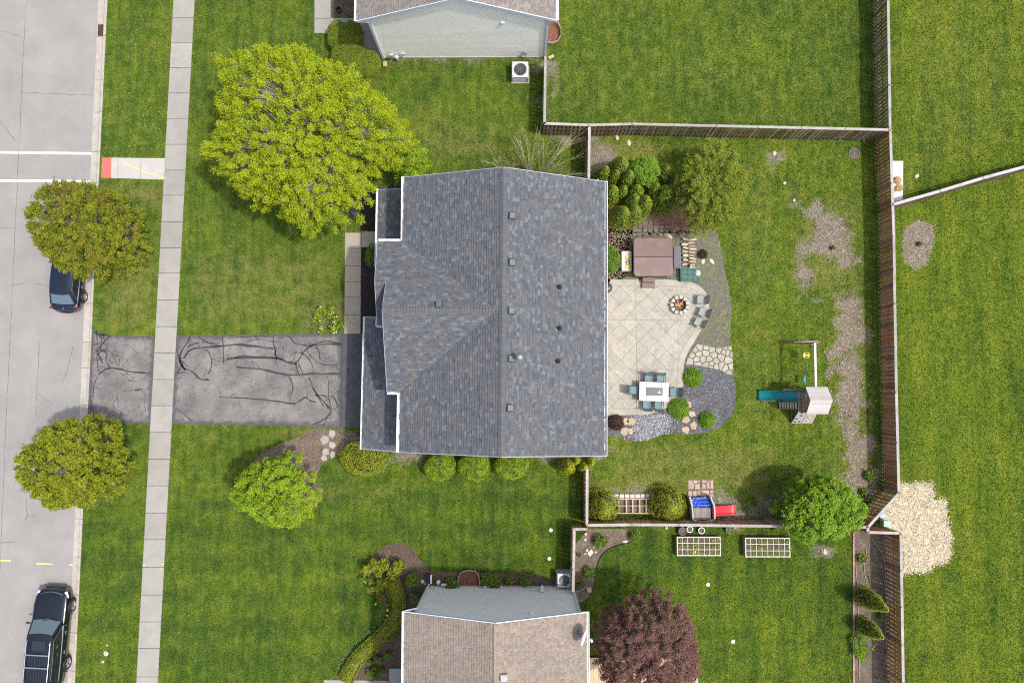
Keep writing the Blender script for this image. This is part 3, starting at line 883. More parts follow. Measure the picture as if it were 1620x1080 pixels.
STRAW = ragged(px_poly([(1406, 768), (1473, 764), (1475, 792), (1493, 792), (1497, 820), (1503, 850), (1500, 888), (1474, 892), (1472, 900), (1428, 907), (1426, 848), (1404, 845), (1396, 815)]), .08, .4, rng)

# ------------------------------------------------------------------ lawn sheet
gx = np.arange(-25.5, 42.0, .3); gy = np.arange(-36.0, 33.0, .3)
nx_, ny_ = len(gx), len(gy)
xa, xb = P(kx2(Y0), Y0, 0), P(kx2(Y1), Y1, 0)
GX, GY = np.meshgrid(gx, gy)
edge = xa[0] + (GY - xa[1]) / (xb[1] - xa[1]) * (xb[0] - xa[0])
t = (GX - gx[0]) / (gx[-1] - gx[0])
GX = edge + t * (gx[-1] - edge)
bare, dry, hue = fields(GX.ravel(), GY.ravel())
V = np.column_stack([GX.ravel(), GY.ravel(), np.full(GX.size, Z_L)])
i, j = np.meshgrid(np.arange(nx_ - 1), np.arange(ny_ - 1))
a = (j * nx_ + i).ravel()
me = np_mesh('lawn', V, np.column_stack([a, a + 1, a + nx_ + 1, a + nx_]))
for nm, vals in (('bare', bare), ('dry', dry), ('hue', hue)):
    at = me.attributes.new(nm, 'FLOAT', 'POINT'); at.data.foreach_set('value', vals.astype(np.float32))
lawn = put('lawn', me, m_lawn); tag(lawn, kind='structure')
far = MB().add([(42, -400, -.03), (400, -400, -.03), (400, 400, -.03), (42, 400, -.03), (-22, 33, -.03), (-22, 400, -.03), (42, 33, -.03), (-30, -400, -.03), (-30, -36, -.03), (42, -36, -.03)],
               [(0, 1, 2, 3), (4, 6, 3, 5), (7, 0, 9, 8)]).build('far_lawn', m_lawn)
tag(far, kind='structure')

# ------------------------------------------------------------------ grass blades
def blades(n, x0, x1, y0, y1, hgt=.055, w=.021):
    X = nrg.uniform(x0, x1, n); Y = nrg.uniform(y0, y1, n)
    e = xa[0] + (Y - xa[1]) / (xb[1] - xa[1]) * (xb[0] - xa[0])
    keep = X > e + .04
    for p in [poly for poly, _, _ in BEDS.values()] + HARD: keep &= ~inside(p, X, Y)
    ww = px_poly([(wx(Y0), Y0), (wx2(Y0), Y0), (wx2(Y1), Y1), (wx(Y1), Y1)])
    keep &= ~inside(inset(ww, -.03), X, Y)
    X, Y = X[keep], Y[keep]
    b, d, h = fields(X, Y)
    keep = (b < nrg.uniform(.15, .9, len(X))) | (nrg.random(len(X)) < .10)
    keep &= ~(inside(STRAW, X, Y) & (nrg.random(len(X)) < .93))
    X, Y, d, h = X[keep], Y[keep], d[keep], h[keep]
    n = len(X)
    # thin and thick places
    a = nrg.uniform(0, 2 * math.pi, n); s = nrg.uniform(.6, 1.5, n)
    lx, ly = nrg.normal(0, .035, n), nrg.normal(0, .035, n)
    V = np.empty((n, 3, 3), dtype=np.float32)
    V[:, 0] = np.column_stack([X - np.cos(a) * w * s, Y - np.sin(a) * w * s, np.full(n, Z_L)])
    V[:, 1] = np.column_stack([X + np.cos(a) * w * s, Y + np.sin(a) * w * s, np.full(n, Z_L)])
    V[:, 2] = np.column_stack([X + lx * s, Y + ly * s, Z_L + hgt * s * nrg.uniform(.6, 1.2, n)])
    T = np.repeat(nrg.random(n), 3)
    me = np_mesh('grass', V.reshape(-1, 3), np.arange(n * 3).reshape(-1, 3), T)
    for nm, vals in (('dry', d), ('hue', h)):
        at = me.attributes.new(nm, 'FLOAT', 'POINT'); at.data.foreach_set('value', np.repeat(vals, 3).astype(np.float32))
    return me
g = put('grass', blades(1400000, -27.5, 34.5, -22.5, 26), m_blade); tag(g, kind='stuff')

# ------------------------------------------------------------------ scatter of chips, stones and straw (uncountable)
def chips(name, poly, n, size, mat, z=0.0, flat=.5, aspect=(.6, 1.0), keepfn=None, zj=.01):
    xs = [p[0] for p in poly]; ys = [p[1] for p in poly]
    X = nrg.uniform(min(xs), max(xs), n); Y = nrg.uniform(min(ys), max(ys), n)
    k = inside(poly, X, Y)
    if keepfn is not None: k &= keepfn(X, Y)
    X, Y = X[k], Y[k]; n = len(X)
    a = nrg.uniform(0, 2 * math.pi, n); s = size * nrg.uniform(.5, 1.4, n); q = s * nrg.uniform(aspect[0], aspect[1], n)
    ca, sa = np.cos(a), np.sin(a)
    V = np.empty((n, 5, 3), dtype=np.float32)
    zt = nrg.uniform(.4, 1.0, n) * s * flat
    zb = z + nrg.uniform(-zj, zj, n)
    tx, ty = nrg.normal(0, .12, n) * s, nrg.normal(0, .12, n) * s
    for i, (u, v) in enumerate(((-1, -1), (1, -.8), (.9, 1), (-.8, .9))):
        u = u * .5 * nrg.uniform(.7, 1.1, n); v = v * .5 * nrg.uniform(.7, 1.1, n)
        V[:, i] = np.column_stack([X + ca * u * s - sa * v * q, Y + sa * u * s + ca * v * q, zb])
    V[:, 4] = np.column_stack([X + tx, Y + ty, zb + zt])
    b = np.arange(n) * 5
    F = np.concatenate([np.column_stack([b, b + 1, b + 4]), np.column_stack([b + 1, b + 2, b + 4]), np.column_stack([b + 2, b + 3, b + 4]), np.column_stack([b + 3, b, b + 4])])
    o = put(name, np_mesh(name, V.reshape(-1, 3), F, np.repeat(nrg.random(n), 5)), mat)
    return tag(o, kind='stuff')
m_gravel = M('slate gravel', None, var=.15, scale=2, rough=.85, bmp=0, tints=[(.06, .065, .078), (.10, .105, .12), (.15, .155, .17), (.085, .085, .092), (.22, .225, .24)])
m_gravel_l = M('pale washed gravel', None, var=.15, scale=2, rough=.85, bmp=0, tints=[(.16, .17, .19), (.27, .28, .30), (.38, .39, .41), (.12, .13, .15)])
m_gravel_w = M('weathered gravel with litter', None, var=.15, scale=2, rough=.9, bmp=0, tints=[(.12, .12, .085), (.20, .185, .125), (.16, .165, .175), (.13, .155, .05), (.24, .22, .16), (.09, .095, .085)])
m_chip = M('mulch chips', None, var=.2, scale=2, rough=.95, bmp=0, tints=[(.05, .033, .025), (.13, .09, .065), (.24, .18, .13), (.09, .06, .045)])
m_chip_b = M('black mulch chips', None, var=.2, scale=2, rough=.9, bmp=0, tints=[(.013, .011, .012), (.028, .024, .024), (.045, .04, .04)])
m_chip_s = M('soil crumbs', None, var=.2, scale=2, rough=.95, bmp=0, tints=[(.08, .06, .045), (.16, .125, .095), (.28, .235, .185), (.12, .09, .07)])
m_chip_r = M('bark litter', None, var=.2, scale=2, rough=.95, bmp=0, tints=[(.11, .06, .038), (.22, .125, .075), (.30, .20, .13), (.15, .10, .075)])
m_straw = M('straw', None, var=.12, scale=2, rough=.8, bmp=0, tints=[(.44, .37, .23), (.58, .52, .37), (.68, .63, .49), (.26, .22, .13)])
m_deadgrass = M('dead grass', None, var=.15, scale=2, rough=.9, bmp=0, tints=[(.20, .16, .115), (.32, .265, .195), (.11, .088, .065), (.44, .38, .29)])
not_patio = lambda X, Y: ~inside(PATIO, X, Y)
south_half = px_poly([(940, 575), (1300, 575), (1300, 720), (940, 720)])
lightz = px_poly([(985, 655), (1085, 655), (1085, 690), (985, 700)])
chips('gravel', GRAVEL, 26000, .065, m_gravel, -.008, keepfn=lambda X, Y: not_patio(X, Y) & inside(south_half, X, Y))
chips('gravel', lightz, 3500, .07, m_gravel_l, .0, keepfn=lambda X, Y: not_patio(X, Y) & inside(GRAVEL, X, Y) & (np.abs(X - P2(1031, 675)[0]) < nrg.normal(1.0, .28, X.shape)))
chips('gravel', GRAVEL, 16000, .07, m_gravel_w, -.006, keepfn=lambda X, Y: not_patio(X, Y) & ~inside(south_half, X, Y))
for nm, key, n, size, mt in (('mulch', 'flower_bed', 16000, .07, m_chip), ('mulch', 'porch_bed', 3500, .06, m_chip_b), ('mulch', 'corner_bed', 3500, .06, m_chip_b), ('mulch', 'entry_bed', 2200, .08, m_chip), ('soil_crumbs', 'tree_bed', 8000, .06, m_chip_s),
                             ('soil_crumbs', 'corner_soil_bed', 5000, .055, m_chip_s), ('soil_crumbs', 'fence_bed', 9000, .055, m_chip_s), ('bark_litter', 'bark_bed', 9000, .08, m_chip_r)):
    chips(nm, BEDS[key][0], n, size, mt, BEDS[key][2] + .002, flat=.3, aspect=(.3, .7))
# straw mulch over new seed, ragged at its border
sb = [p[0] for p in STRAW], [p[1] for p in STRAW]
def near_straw(X, Y):
    d = edge_dist(STRAW, X, Y); s = np.where(inside(STRAW, X, Y), d, -d)
    return s > nrg.normal(-.0, .12, X.shape)
big = [(min(sb[0]) - .6, min(sb[1]) - .6), (max(sb[0]) + .6, min(sb[1]) - .6), (max(sb[0]) + .6, max(sb[1]) + .6), (min(sb[0]) - .6, max(sb[1]) + .6)]
EASTSIDE = px_poly([(1420, 700), (1600, 700), (1600, 1000), (1428, 1000), (1425, 843), (1376, 841), (1376, 832), (1420, 781)])
chips('straw_mulch', big, 75000, .12, m_straw, .005, flat=.16, aspect=(.10, .22), zj=.03, keepfn=lambda X, Y: near_straw(X, Y) & inside(EASTSIDE, X, Y))
for b_, n in ((BARE[0], 5500), (BARE[1], 14000), (BARE[2], 2400), (BARE[3], 3500)):
    q = inset(b_, -.5)
    chips('dead_grass', q, n, .11, m_deadgrass, Z_L + .012, flat=.2, aspect=(.08, .2), zj=.01, keepfn=lambda X, Y: fields(X, Y)[0] > nrg.uniform(.2, .85, X.shape))
# dandelions and clover heads in the turf
def flowers(name, poly, n, size, mat):
    chips(name, poly, n, size, mat, Z_L + .045, flat=.3, aspect=(.8, 1.0), keepfn=lambda X, Y: ~np.logical_or.reduce([inside(p, X, Y) for p in HARD + [v[0] for v in BEDS.values()]]))
flowers('dandelions', px_poly([(1360, 480), (1392, 480), (1395, 800), (1365, 800)]), 45, .06, M('dandelion yellow', (.65, .55, .03), bmp=0))
flowers('clover_heads', px_poly([(165, 150), (262, 150), (262, 245), (162, 245)]), 120, .035, M('clover white', (.4, .45, .25), bmp=0))
flowers('clover_heads', px_poly([(170, 10), (270, 10), (262, 245), (162, 245)]), 80, .035, bpy.data.materials['clover white'])

# ------------------------------------------------------------------ patio: stamped concrete, cut into panels and squares
patio = link(bpy.data.objects.new('patio', None)); patio.location = P(1010, 550); tag(patio, kind='structure')
m_patio = M('stamped concrete', None, var=.10, scale=1.6, rough=.85, bmp=.25, bscale=18, fine=.12, fscale=14, src='random', tints=[(.325, .31, .268), (.355, .34, .295), (.31, .297, .255), (.37, .353, .306), (.335, .32, .275)], dirt=(.20, .19, .155), dscale=1.4)
m_patio_joint = M('patio joint', (.21, .195, .155), var=.2, scale=5, rough=.95)
MB().prism([tuple(p) for p in PATIO], -.1, .018).build('patio_base', m_patio_joint, patio)
bw = .36
inner = inset(PATIO, bw)
inner = dedupe([p for p in inner])
house_x = P2(950, 550)[0]
# border band in lengths
n = len(PATIO); PIN = inset(PATIO if area2(PATIO) > 0 else PATIO[::-1], bw); POUT = PATIO if area2(PATIO) > 0 else PATIO[::-1]
cx_ = P2(1006.5, 550)[0]; cy1 = P2(1000, 506)[1]; cy2 = P2(1000, 584.5)[1]
def cutlist(poly):
    """cut a polygon along the three control joints"""
    polys = [poly]
    for a, b, c in ((1, 0, cx_), (0, 1, cy1), (0, 1, cy2)):
        nxt = []
        for q in polys:
            for s, cc in ((1, c - .011), (-1, -c - .011)):
                r = clip_half(q, a * s, b * s, cc)
                if len(r) >= 3 and abs(area2(r)) > .004: nxt.append(dedupe(r))
        polys = nxt
    return polys
for i in range(n):
    j = (i + 1) % n
    q = [POUT[i], POUT[j], PIN[j], PIN[i]]
    if math.hypot(q[0][0] - q[1][0], q[0][1] - q[1][1]) < .05 or abs(POUT[i][0] - POUT[j][0]) < .02 and POUT[i][0] < house_x: continue
    for r in cutlist(q):
        MB().prism(r, .0, .030).build('border_segment', m_patio, patio)
ci = math.cos(math.pi / 4)
S = .78
core = inset(PATIO, bw + .018)
ts = []
for a_ in range(-24, 24):
    for b_ in range(-24, 24):
        c0 = P2(1040, 540)
        ux, uy = a_ * S, b_ * S
        sq = []
        for du, dv in ((0, 0), (1, 0), (1, 1), (0, 1)):
            u, v = ux + du * S, uy + dv * S
            sq.append((c0[0] + (u - v) * ci, c0[1] + (u + v) * ci))
        mid = cen(sq)
        if not (min(p[0] for p in core) - 1 < mid[0] < max(p[0] for p in core) + 1 and min(p[1] for p in core) - 1 < mid[1] < max(p[1] for p in core) + 1): continue
        q = inset(sq, .007 + .004 * rng.random())
        r = core if area2(core) > 0 else core[::-1]
        if area2(q) < 0: q = q[::-1]
        for k in range(4):
            e0, e1 = q[k], q[(k + 1) % 4]
            nxv, nyv = (e1[1] - e0[1]), -(e1[0] - e0[0])
            r = clip_half(r, nxv, nyv, nxv * e0[0] + nyv * e0[1])
            if len(r) < 3: break
        if len(r) < 3: continue
        for w in cutlist(dedupe(r)):
            if len(w) >= 3 and abs(area2(w)) > .01: MB().prism(w, .0, .030 + rng.uniform(-.0015, .0015)).build('paving_square', m_patio, patio)

# ------------------------------------------------------------------ flagstones
m_flag = M('pale flagstone', None, var=.12, scale=3, rough=.85, bmp=.5, bscale=14, src='random', tints=[(.33, .31, .275), (.38, .36, .32), (.30, .28, .245), (.36, .33, .28)], dirt=(.25, .225, .185), dscale=2)
m_flag_y = M('sandstone', None, var=.12, scale=3, rough=.85, bmp=.5, bscale=14, src='random', tints=[(.36, .28, .185), (.40, .33, .235), (.34, .275, .195)], dirt=(.30, .24, .175), dscale=2)
m_moss = M('mossy joint soil', (.12, .125, .045), var=.4, scale=5, rough=.95, bmp=.8)
FL = px_poly([(1102, 543.5), (1116, 546), (1135, 550), (1146, 548), (1157, 546), (1159.5, 560), (1160, 578), (1158, 594), (1150, 592), (1140, 586), (1119.5, 581.6), (1100, 578), (1084, 576), (1087, 566), (1092, 557)])
fp = link(bpy.data.objects.new('flagstone_path', None)); fp.location = P(1120, 565); tag(fp, kind='structure')
MB().prism(FL, -.05, .004).build('joint_soil', m_moss, fp)
def flag_field(outline, n, seed, parent, mat, z=.045, gap=.024, iters=3):
    r = random.Random(seed)
    xs = [p[0] for p in outline]; ys = [p[1] for p in outline]
    pts = []
    while len(pts) < n:
        q = (r.uniform(min(xs), max(xs)), r.uniform(min(ys), max(ys)))
        if bool(inside(outline, np.array([q[0]]), np.array([q[1]]))[0]): pts.append(q)
    for _ in range(iters):
        cells = voronoi(pts, outline); pts = [cen(c) for c in cells]
    for c in voronoi(pts, outline):
        if abs(area2(c)) < .03: continue
        q = inset(c, gap)
        if len(q) >= 3 and area2(q) > .015: MB().bevprism(q, -.03, z + r.uniform(-.01, .012), .015).build('flagstone', mat, parent)
flag_field(FL, 30, 4, fp, m_flag)
pp = link(bpy.data.objects.new('paver_pad', None)); pp.location = P(1108, 770); tag(pp, kind='structure')
PADQ = [(1088, 758.5, 1107.5, 774), (1109.5, 758.5, 1129, 773), (1088, 775.5, 1107.5, 786), (1109.5, 774.5, 1129, 786)]
m_pad = M('pinkish paver', None, var=.12, scale=3, rough=.85, bmp=.5, bscale=14, src='random', tints=[(.36, .28, .22), (.42, .33, .26), (.33, .25, .20)])
MB().prism(px_poly([(1087.5, 758), (1129.5, 758), (1129.5, 787), (1087.5, 787)]), -.05, .0).build('joint_soil', m_soil, pp)
for k, (a, b, c, d) in enumerate(PADQ):
    flag_field(px_poly([(a, b), (c, b), (c, d), (a, d)]), 4, 20 + k, pp, m_pad, .035, .022, 1)
# front walkway to the porch and the side walks
fw = link(bpy.data.objects.new('front_walkway', None)); fw.location = P(558, 450); tag(fw, kind='structure')
for ya, yb in ((368, 393), (393, 420.5), (420.5, 445.5), (445.5, 470), (470, 498), (498, 528)):
    x = 546 - (ya - 368) * .008
    MB().bevprism(px_poly([(x, ya + .3), (x + 25.3, ya + .3), (x + 25, yb - .3), (x - .2, yb - .3)]), -.1, .012, .008).build('paving_slab', m_walk, fw)
MB().bevprism(px_poly([(572, 366.5), (612, 366.5), (612, 391), (572, 391)]), -.1, .03, .008).build('paving_slab', m_walk, fw)
MB().prism(px_poly([(545.5, 367), (571, 367), (570.5, 528), (544.5, 528)]), -.1, -.01).build('slab_bedding', m_joint, fw)
nw = link(bpy.data.objects.new('neighbour_walkway', None)); nw.location = P(511, 20); tag(nw, kind='structure')
for ya, yb in ((-150, -110), (-110, -70), (-70, -10), (-10, 29.5), (29.5, 53)):
    MB().bevprism(px_poly([(497.5, ya + .3), (523, ya + .3), (523, yb - .3), (497.5, yb - .3)]), -.1, .012, .008).build('paving_slab', m_conc, nw)
MB().bevprism(px_poly([(523.8, 29), (552, 29), (552, 45), (523.8, 45)]), -.1, .012, .008).build('paving_slab', m_conc, nw)
MB().bevprism(px_poly([(552.5, 29), (612, 29), (612, 93), (582, 93), (572, 80), (552.5, 70)]), -.1, .014, .008).build('paving_slab', m_conc, nw)
sw = link(bpy.data.objects.new('south_walkway', None)); sw.location = P(540, 1076); tag(sw, kind='structure')
MB().bevprism(px_poly([(512, 1075), (614, 1076), (614, 1110), (512, 1110)]), -.1, .014, .008).build('paving_slab', m_conc, sw)
MB().bevprism(px_poly([(616, 1056), (672, 1056), (672, 1130), (616, 1130)]), -.1, .10, .01).build('porch_slab', m_conc, sw)
# slate cobbles north of the tub
ct = link(bpy.data.objects.new('cobble_paving', None)); ct.location = P(1035, 360); tag(ct, kind='structure')
m_cob = M('mossy grey cobble', None, var=.15, scale=3, rough=.85, bmp=.5, bscale=16, src='random', tints=[(.13, .13, .11), (.17, .165, .145), (.11, .115, .095), (.15, .14, .115)])
zq = lambda x, y: (x / 3.858 + 840, y / 3.858 + 180)
for r_, (y, xs) in enumerate(((663, [662, 692, 728, 762, 796]), (690, [632, 664, 696, 728, 760, 796, 830]), (714, [632, 662, 695, 728, 762, 796, 826, 862]), (738, [632, 660, 700, 745, 790, 822, 868]))):
    for x in xs:
        c = P2(*zq(x + rng.uniform(-2, 2), y + rng.uniform(-2, 2)))
        h = .135
        q = [(c[0] + dx * h * rng.uniform(.85, 1.05), c[1] + dy * h * .75 * rng.uniform(.85, 1.05)) for dx, dy in ((-1, -1), (1, -1), (1, 1), (-1, 1))]
        MB().bevprism(q, -.05, .07 + rng.uniform(-.02, .02), .025).build('cobblestone', m_cob, ct)
# stepping stones
def stone(px, py, r, mat, parent, seed, h=.045, sides=5):
    q = random.Random(seed)
    c = P2(px, py); a0 = q.uniform(0, 6)
    poly = [(c[0] + math.cos(a0 + 2 * math.pi * k / sides) * r * q.uniform(.75, 1.25), c[1] + math.sin(a0 + 2 * math.pi * k / sides) * r * q.uniform(.8, 1.35)) for k in range(sides)]
    return MB().bevprism(poly, -.03, h, .015).build('stepping_stone', mat, parent)
def stones(name, lst, mat, base):
    o = link(bpy.data.objects.new(name, None)); o.location = P(*base); tag(o, kind='structure')
    for k, (x, y, r) in enumerate(lst): stone(x, y, r, mat, o, k * 7 + int(x))
stones('stepping_stone_path', [(989, 667, .23), (998.6, 666.4, .25), (987.5, 682, .25), (997.5, 681.5, .19)], m_flag_y, (993, 674))
stones('stepping_stone_path', [(1088.7, 640, .26), (1094, 654.6, .22), (1085, 664, .26), (1097, 673, .24), (1085, 679, .25)], m_flag_y, (1090, 660))
stones('stepping_stone_path', [(526, 686, .23), (514, 695, .25), (526, 703.7, .23), (515, 714, .24), (526, 719, .2), (513, 724, .2)], m_flag, (520, 705))
# ------------------------------------------------------------------ roofs
def shingles(plane, poly, mat, roof, tw=.30, ex=.142, single=0, skip=None, seed=1, ntint=10, name='shingle', band=.024):
    """courses of overlapping tabs over a planar polygon; the first `single` whole tabs are objects, the rest one mesh"""
    r = random.Random(seed)
    g = Vector((plane.a, plane.b)); gl = g.length
    up2 = g / gl
    cosp = 1 / math.sqrt(1 + gl * gl)
    v3 = Vector((up2.x * cosp, up2.y * cosp, gl * cosp))
    u3 = Vector((up2.y, -up2.x, 0))
    n3 = u3.cross(v3)
    if n3.z < 0: n3 = -n3
    o2 = poly[0]; O = Vector((o2[0], o2[1], plane.z(*o2)))
    def to2(p): d = Vector((p[0], p[1], plane.z(p[0], p[1]))) - O; return (d.dot(u3), d.dot(v3))
    q = dedupe([to2(p) for p in poly])
    if area2(q) < 0: q = q[::-1]
    u0, u1 = min(p[0] for p in q), max(p[0] for p in q); v0, v1 = min(p[1] for p in q), max(p[1] for p in q)
    base = origin(roof)
    mb = MB(); shared = {}; cand = []
    row = 0; v = v0
    while v < v1:
        rowp = clip_half(clip_half(q, 0, 1, v + ex), 0, -1, -v)
        u = u0 - r.uniform(0, tw * 1.5)
        prev = -1
        while u < u1:
            w = r.choice((tw * .4, tw * .6, tw * .8, tw * 1.05))
            c = clip_half(clip_half(rowp, 1, 0, u + w - .004), -1, 0, -u) if len(rowp) >= 3 else []
            t = r.randrange(ntint)
            if t == prev: t = (t + 1 + r.randrange(ntint - 1)) % ntint
            prev = t
            tt = (t + .5) / ntint
            if len(c) >= 3 and area2(c) > .002:
                m = cen(c); W = O + u3 * m[0] + v3 * m[1]
                if skip is None or not skip(W.x, W.y, W.z):
                    thick = .010 + .012 * (t % 3)
                    full = area2(c) > w * ex * .93
                    if full: cand.append((u, v, w, t, thick))
                    else:
                        c = dedupe(c, .004)
                        k = len(c)
                        if k >= 3:
                            vs = [O + u3 * p[0] + v3 * p[1] for p in c] + [O + u3 * p[0] + v3 * p[1] + n3 * (thick * (1 - .8 * (p[1] - v) / ex)) for p in c]
                            mb.add(vs, [tuple(range(k, 2 * k))] + [(i, (i + 1) % k, k + (i + 1) % k, k + i) for i in range(k)], tt)
            u += w
        v += ex; row += 1
    pick = set()
    if single and cand:
        cu = (u0 + u1) / 2; cv = (v0 + v1) / 2
        order = sorted(range(len(cand)), key=lambda i: math.hypot(cand[i][0] - cu, cand[i][1] - cv))
        pick = set(order[:single])
    rot = Matrix((u3, v3, n3)).transposed().to_4x4()
    for i, (u, v, w, t, th) in enumerate(cand):
        if i in pick:
            key = (round(w, 3), t)
            if key not in shared:
                s = MB()
                vs = [(0, 0, 0), (w - .004, 0, 0), (w - .004, ex, 0), (0, ex, 0), (0, 0, th), (w - .004, 0, th), (w - .004, ex, th * .2), (0, ex, th * .2)]
                s.add(vs, [(4, 5, 6, 7), (1, 2, 6, 5), (2, 3, 7, 6), (3, 0, 4, 7)], (t + .5) / ntint)
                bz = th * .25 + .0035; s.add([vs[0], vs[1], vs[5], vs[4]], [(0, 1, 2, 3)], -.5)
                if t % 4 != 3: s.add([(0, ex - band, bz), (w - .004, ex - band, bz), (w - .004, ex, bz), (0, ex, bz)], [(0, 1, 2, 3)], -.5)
                shared[key] = s.mesh(name); shared[key].materials.append(mat)
            o = put(name, shared[key], None, roof)
            o.location = O + u3 * u + v3 * v - base
            o.rotation_euler = rot.to_euler()
        else:
            ps = ((u, v), (u + w - .004, v), (u + w - .004, v + ex), (u, v + ex))
            vs = [O + u3 * a + v3 * b for a, b in ps] + [O + u3 * a + v3 * b + n3 * (th if k < 2 else th * .2) for k, (a, b) in enumerate(ps)]
            mb.add(vs, [(4, 5, 6, 7), (1, 2, 6, 5), (2, 3, 7, 6), (3, 0, 4, 7)], (t + .5) / ntint)
            # printed band and butt edge, darkened to paint in the shadow line between courses
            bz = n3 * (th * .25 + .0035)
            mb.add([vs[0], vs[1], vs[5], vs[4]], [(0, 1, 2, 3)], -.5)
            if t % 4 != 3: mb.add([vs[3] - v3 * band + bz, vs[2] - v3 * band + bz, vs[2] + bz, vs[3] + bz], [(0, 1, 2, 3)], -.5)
    if mb.v: tag(mb.build(name if not single else 'shingle_field', mat, roof), kind='stuff')
def roof_slab(house, plane, poly, th=.16, mat=None):
    m = MB().slab([(p[0], p[1], plane.z(*p) - .012) for p in poly], th)
    return m.build('roof', mat or m_roofunder, house)
def ridge_caps(roof, a, b, mat, w=.17, ex=.15, slope=.42, seed=3, tints=(0.15, 0.45, .65, .35, .95)):
    a, b = Vector(a), Vector(b)
    d = b - a; L = d.length; d.normalize(); s = Vector((d.y, -d.x, 0)).normalized()
    r = random.Random(seed); base = origin(roof); me = {}
    n = int(L / ex)
    for i in range(n):
        t = r.choice(tints)
        if t not in me:
            m = MB(); z1, z2 = .045, .022
            vs = []
            for y, z in ((0, z1), (ex - .008, z2)):
                vs += [Vector((-w, y, z - w * slope)), Vector((-.03, y, z)), Vector((.03, y, z)), Vector((w, y, z - w * slope))]
            vs += [Vector((-w, 0, z1 - .05 - w * slope)), Vector((0, 0, -.03)), Vector((w, 0, z1 - .05 - w * slope))]
            m.add(vs, [(0, 1, 5, 4), (1, 2, 6, 5), (2, 3, 7, 6), (8, 9, 1, 0), (9, 10, 3, 2), (9, 2, 1)], t)
            me[t] = m.mesh('ridge_cap'); me[t].materials.append(mat)
        o = put('ridge_cap', me[t], None, roof)
        mt = Matrix((s, d, s.cross(d))).transposed()
        o.rotation_euler = mt.to_euler(); o.location = a + d * (i * ex) - base
def gutter(house, pts, mat=None, w=.13, h=.11):
    """an open channel hung along an eave"""
    m = MB()
    for a, b in zip(pts[:-1], pts[1:]):
        a, b = Vector(a), Vector(b)
        d = (b - a).normalized(); s = Vector((d.y, -d.x, 0)).normalized()
        for off, hh, ww, dz in ((-w / 2, h, .022, 0), (w / 2, h, .022, 0), (0, .015, w, -h / 2)):
            m.bar(a + s * off + Vector((0, 0, dz)) - d * w / 2 * 0, b + s * off + Vector((0, 0, dz)), ww, hh)
        L = (b - a).length
        k = max(1, int(L / .9))
        for i in range(k + 1):
            c = a + d * (L * i / k)
            m.bar(c - s * w / 2, c + s * w / 2, .03, .012)
    return m.build('gutter', mat or m_white, house)
def wall_boards(house, mat, yv, pts, z0, z1, face=-1, bh=.115, axis='x'):
    """clapboards on a vertical wall; pts: 2-D outline (along, z); face: outward sign"""
    z = z0
    while z < z1:
        c = clip_half(clip_half(pts, 0, 1, z + bh), 0, -1, -z)
        if len(c) >= 3:
            lo = [p for p in c if abs(p[1] - min(q[1] for q in c)) < 1e-6]; hi = [p for p in c if abs(p[1] - max(q[1] for q in c)) < 1e-6]
            x0, x1 = min(p[0] for p in lo), max(p[0] for p in lo); X0, X1 = min(p[0] for p in hi), max(p[0] for p in hi)
            zt = max(p[1] for p in c)
            def q(al, out, zz): return (al, yv + face * out, zz) if axis == 'x' else (yv + face * out, al, zz)
            MB().add([q(x0, .0, z), q(x1, .0, z), q(x1, .02, z), q(x0, .02, z), q(X0, .0, zt), q(X1, .0, zt), q(X1, .006, zt), q(X0, .006, zt)],
                     [(0, 1, 2, 3), (3, 2, 6, 7), (4, 5, 6, 7), (0, 3, 7, 4), (1, 2, 6, 5), (0, 1, 5, 4)]).build('siding_board', mat, house)
        z += bh

# ------------------------------------------------------------------ the main house
ZE, ZRG = 6.2, 8.6
hb = P(790, 500, 0)
house = thing('house', 'large two-storey house in the middle with blue-grey shingle roof and white gutters', 'house', hb)
rT, rB = P(797, 265, ZRG), P(793, 722, ZRG)
pW = Plane(rT, rB, P(634.5, 500, ZE)); pE = Plane(rT, rB, P(957.5, 504, ZE))
zcr = 8.45
dm = Vector((rT[0] - rB[0], rT[1] - rB[1])).normalized(); pm = Vector((-dm.y, dm.x))   # pm points west
c0 = Vector(P(605, 489, zcr)); c1 = c0 - Vector((pm.x, pm.y, 0)) * 8
pN = Plane(c0, c1, P(620, 381, ZE)); pS = Plane(c0, c1, P(622, 620, ZE))
polyE = [pE.px(797, 265), pE.px(959, 288), pE.px(958, 720.5), pE.px(793, 722)]
polyE = polyE if area2(polyE) > 0 else polyE[::-1]
polyE = pW.above(pE, polyE)
polyW = [pW.px(797, 265), pW.px(639, 281), pW.px(634, 500), pW.px(631, 714.5), pW.px(793, 722)]
polyW = pE.above(pW, polyW)
polyN = [pN.px(597.5, 381.5), pN.px(830, 383), pN.px(830, 520), pN.px(601, 520), pN.px(611, 444), pN.px(593.5, 444)]
polyN = pN.above(pW, pS.above(pN, polyN))
polyS = [pS.px(603, 460), pS.px(830, 460), pS.px(830, 622), pS.px(613, 620.5)]
polyS = pS.above(pW, pN.above(pS, polyS))
rf = MB()
for pl, pg in ((pE, polyE), (pW, polyW), (pN, polyN), (pS, polyS)):
    rf.slab([(p[0], p[1], pl.z(*p) - .012) for p in (pg if area2(pg) > 0 else pg[::-1])], .17)
zf = pN.z(*pN.px(602, 444))
f0 = Vector(P(593.5, 444.5, zf)); f1 = f0 - Vector((pm.x, pm.y, 0)) * 1.4
pF = Plane(f0, f1, P(597, 514, ZE - .02))
polyF = [pF.px(593.5, 444.5), pF.px(616, 444.5), pF.px(616, 514), pF.px(597, 514)]
rf.slab([(p[0], p[1], pF.z(*p) - .012) for p in (polyF if area2(polyF) > 0 else polyF[::-1])], .12)
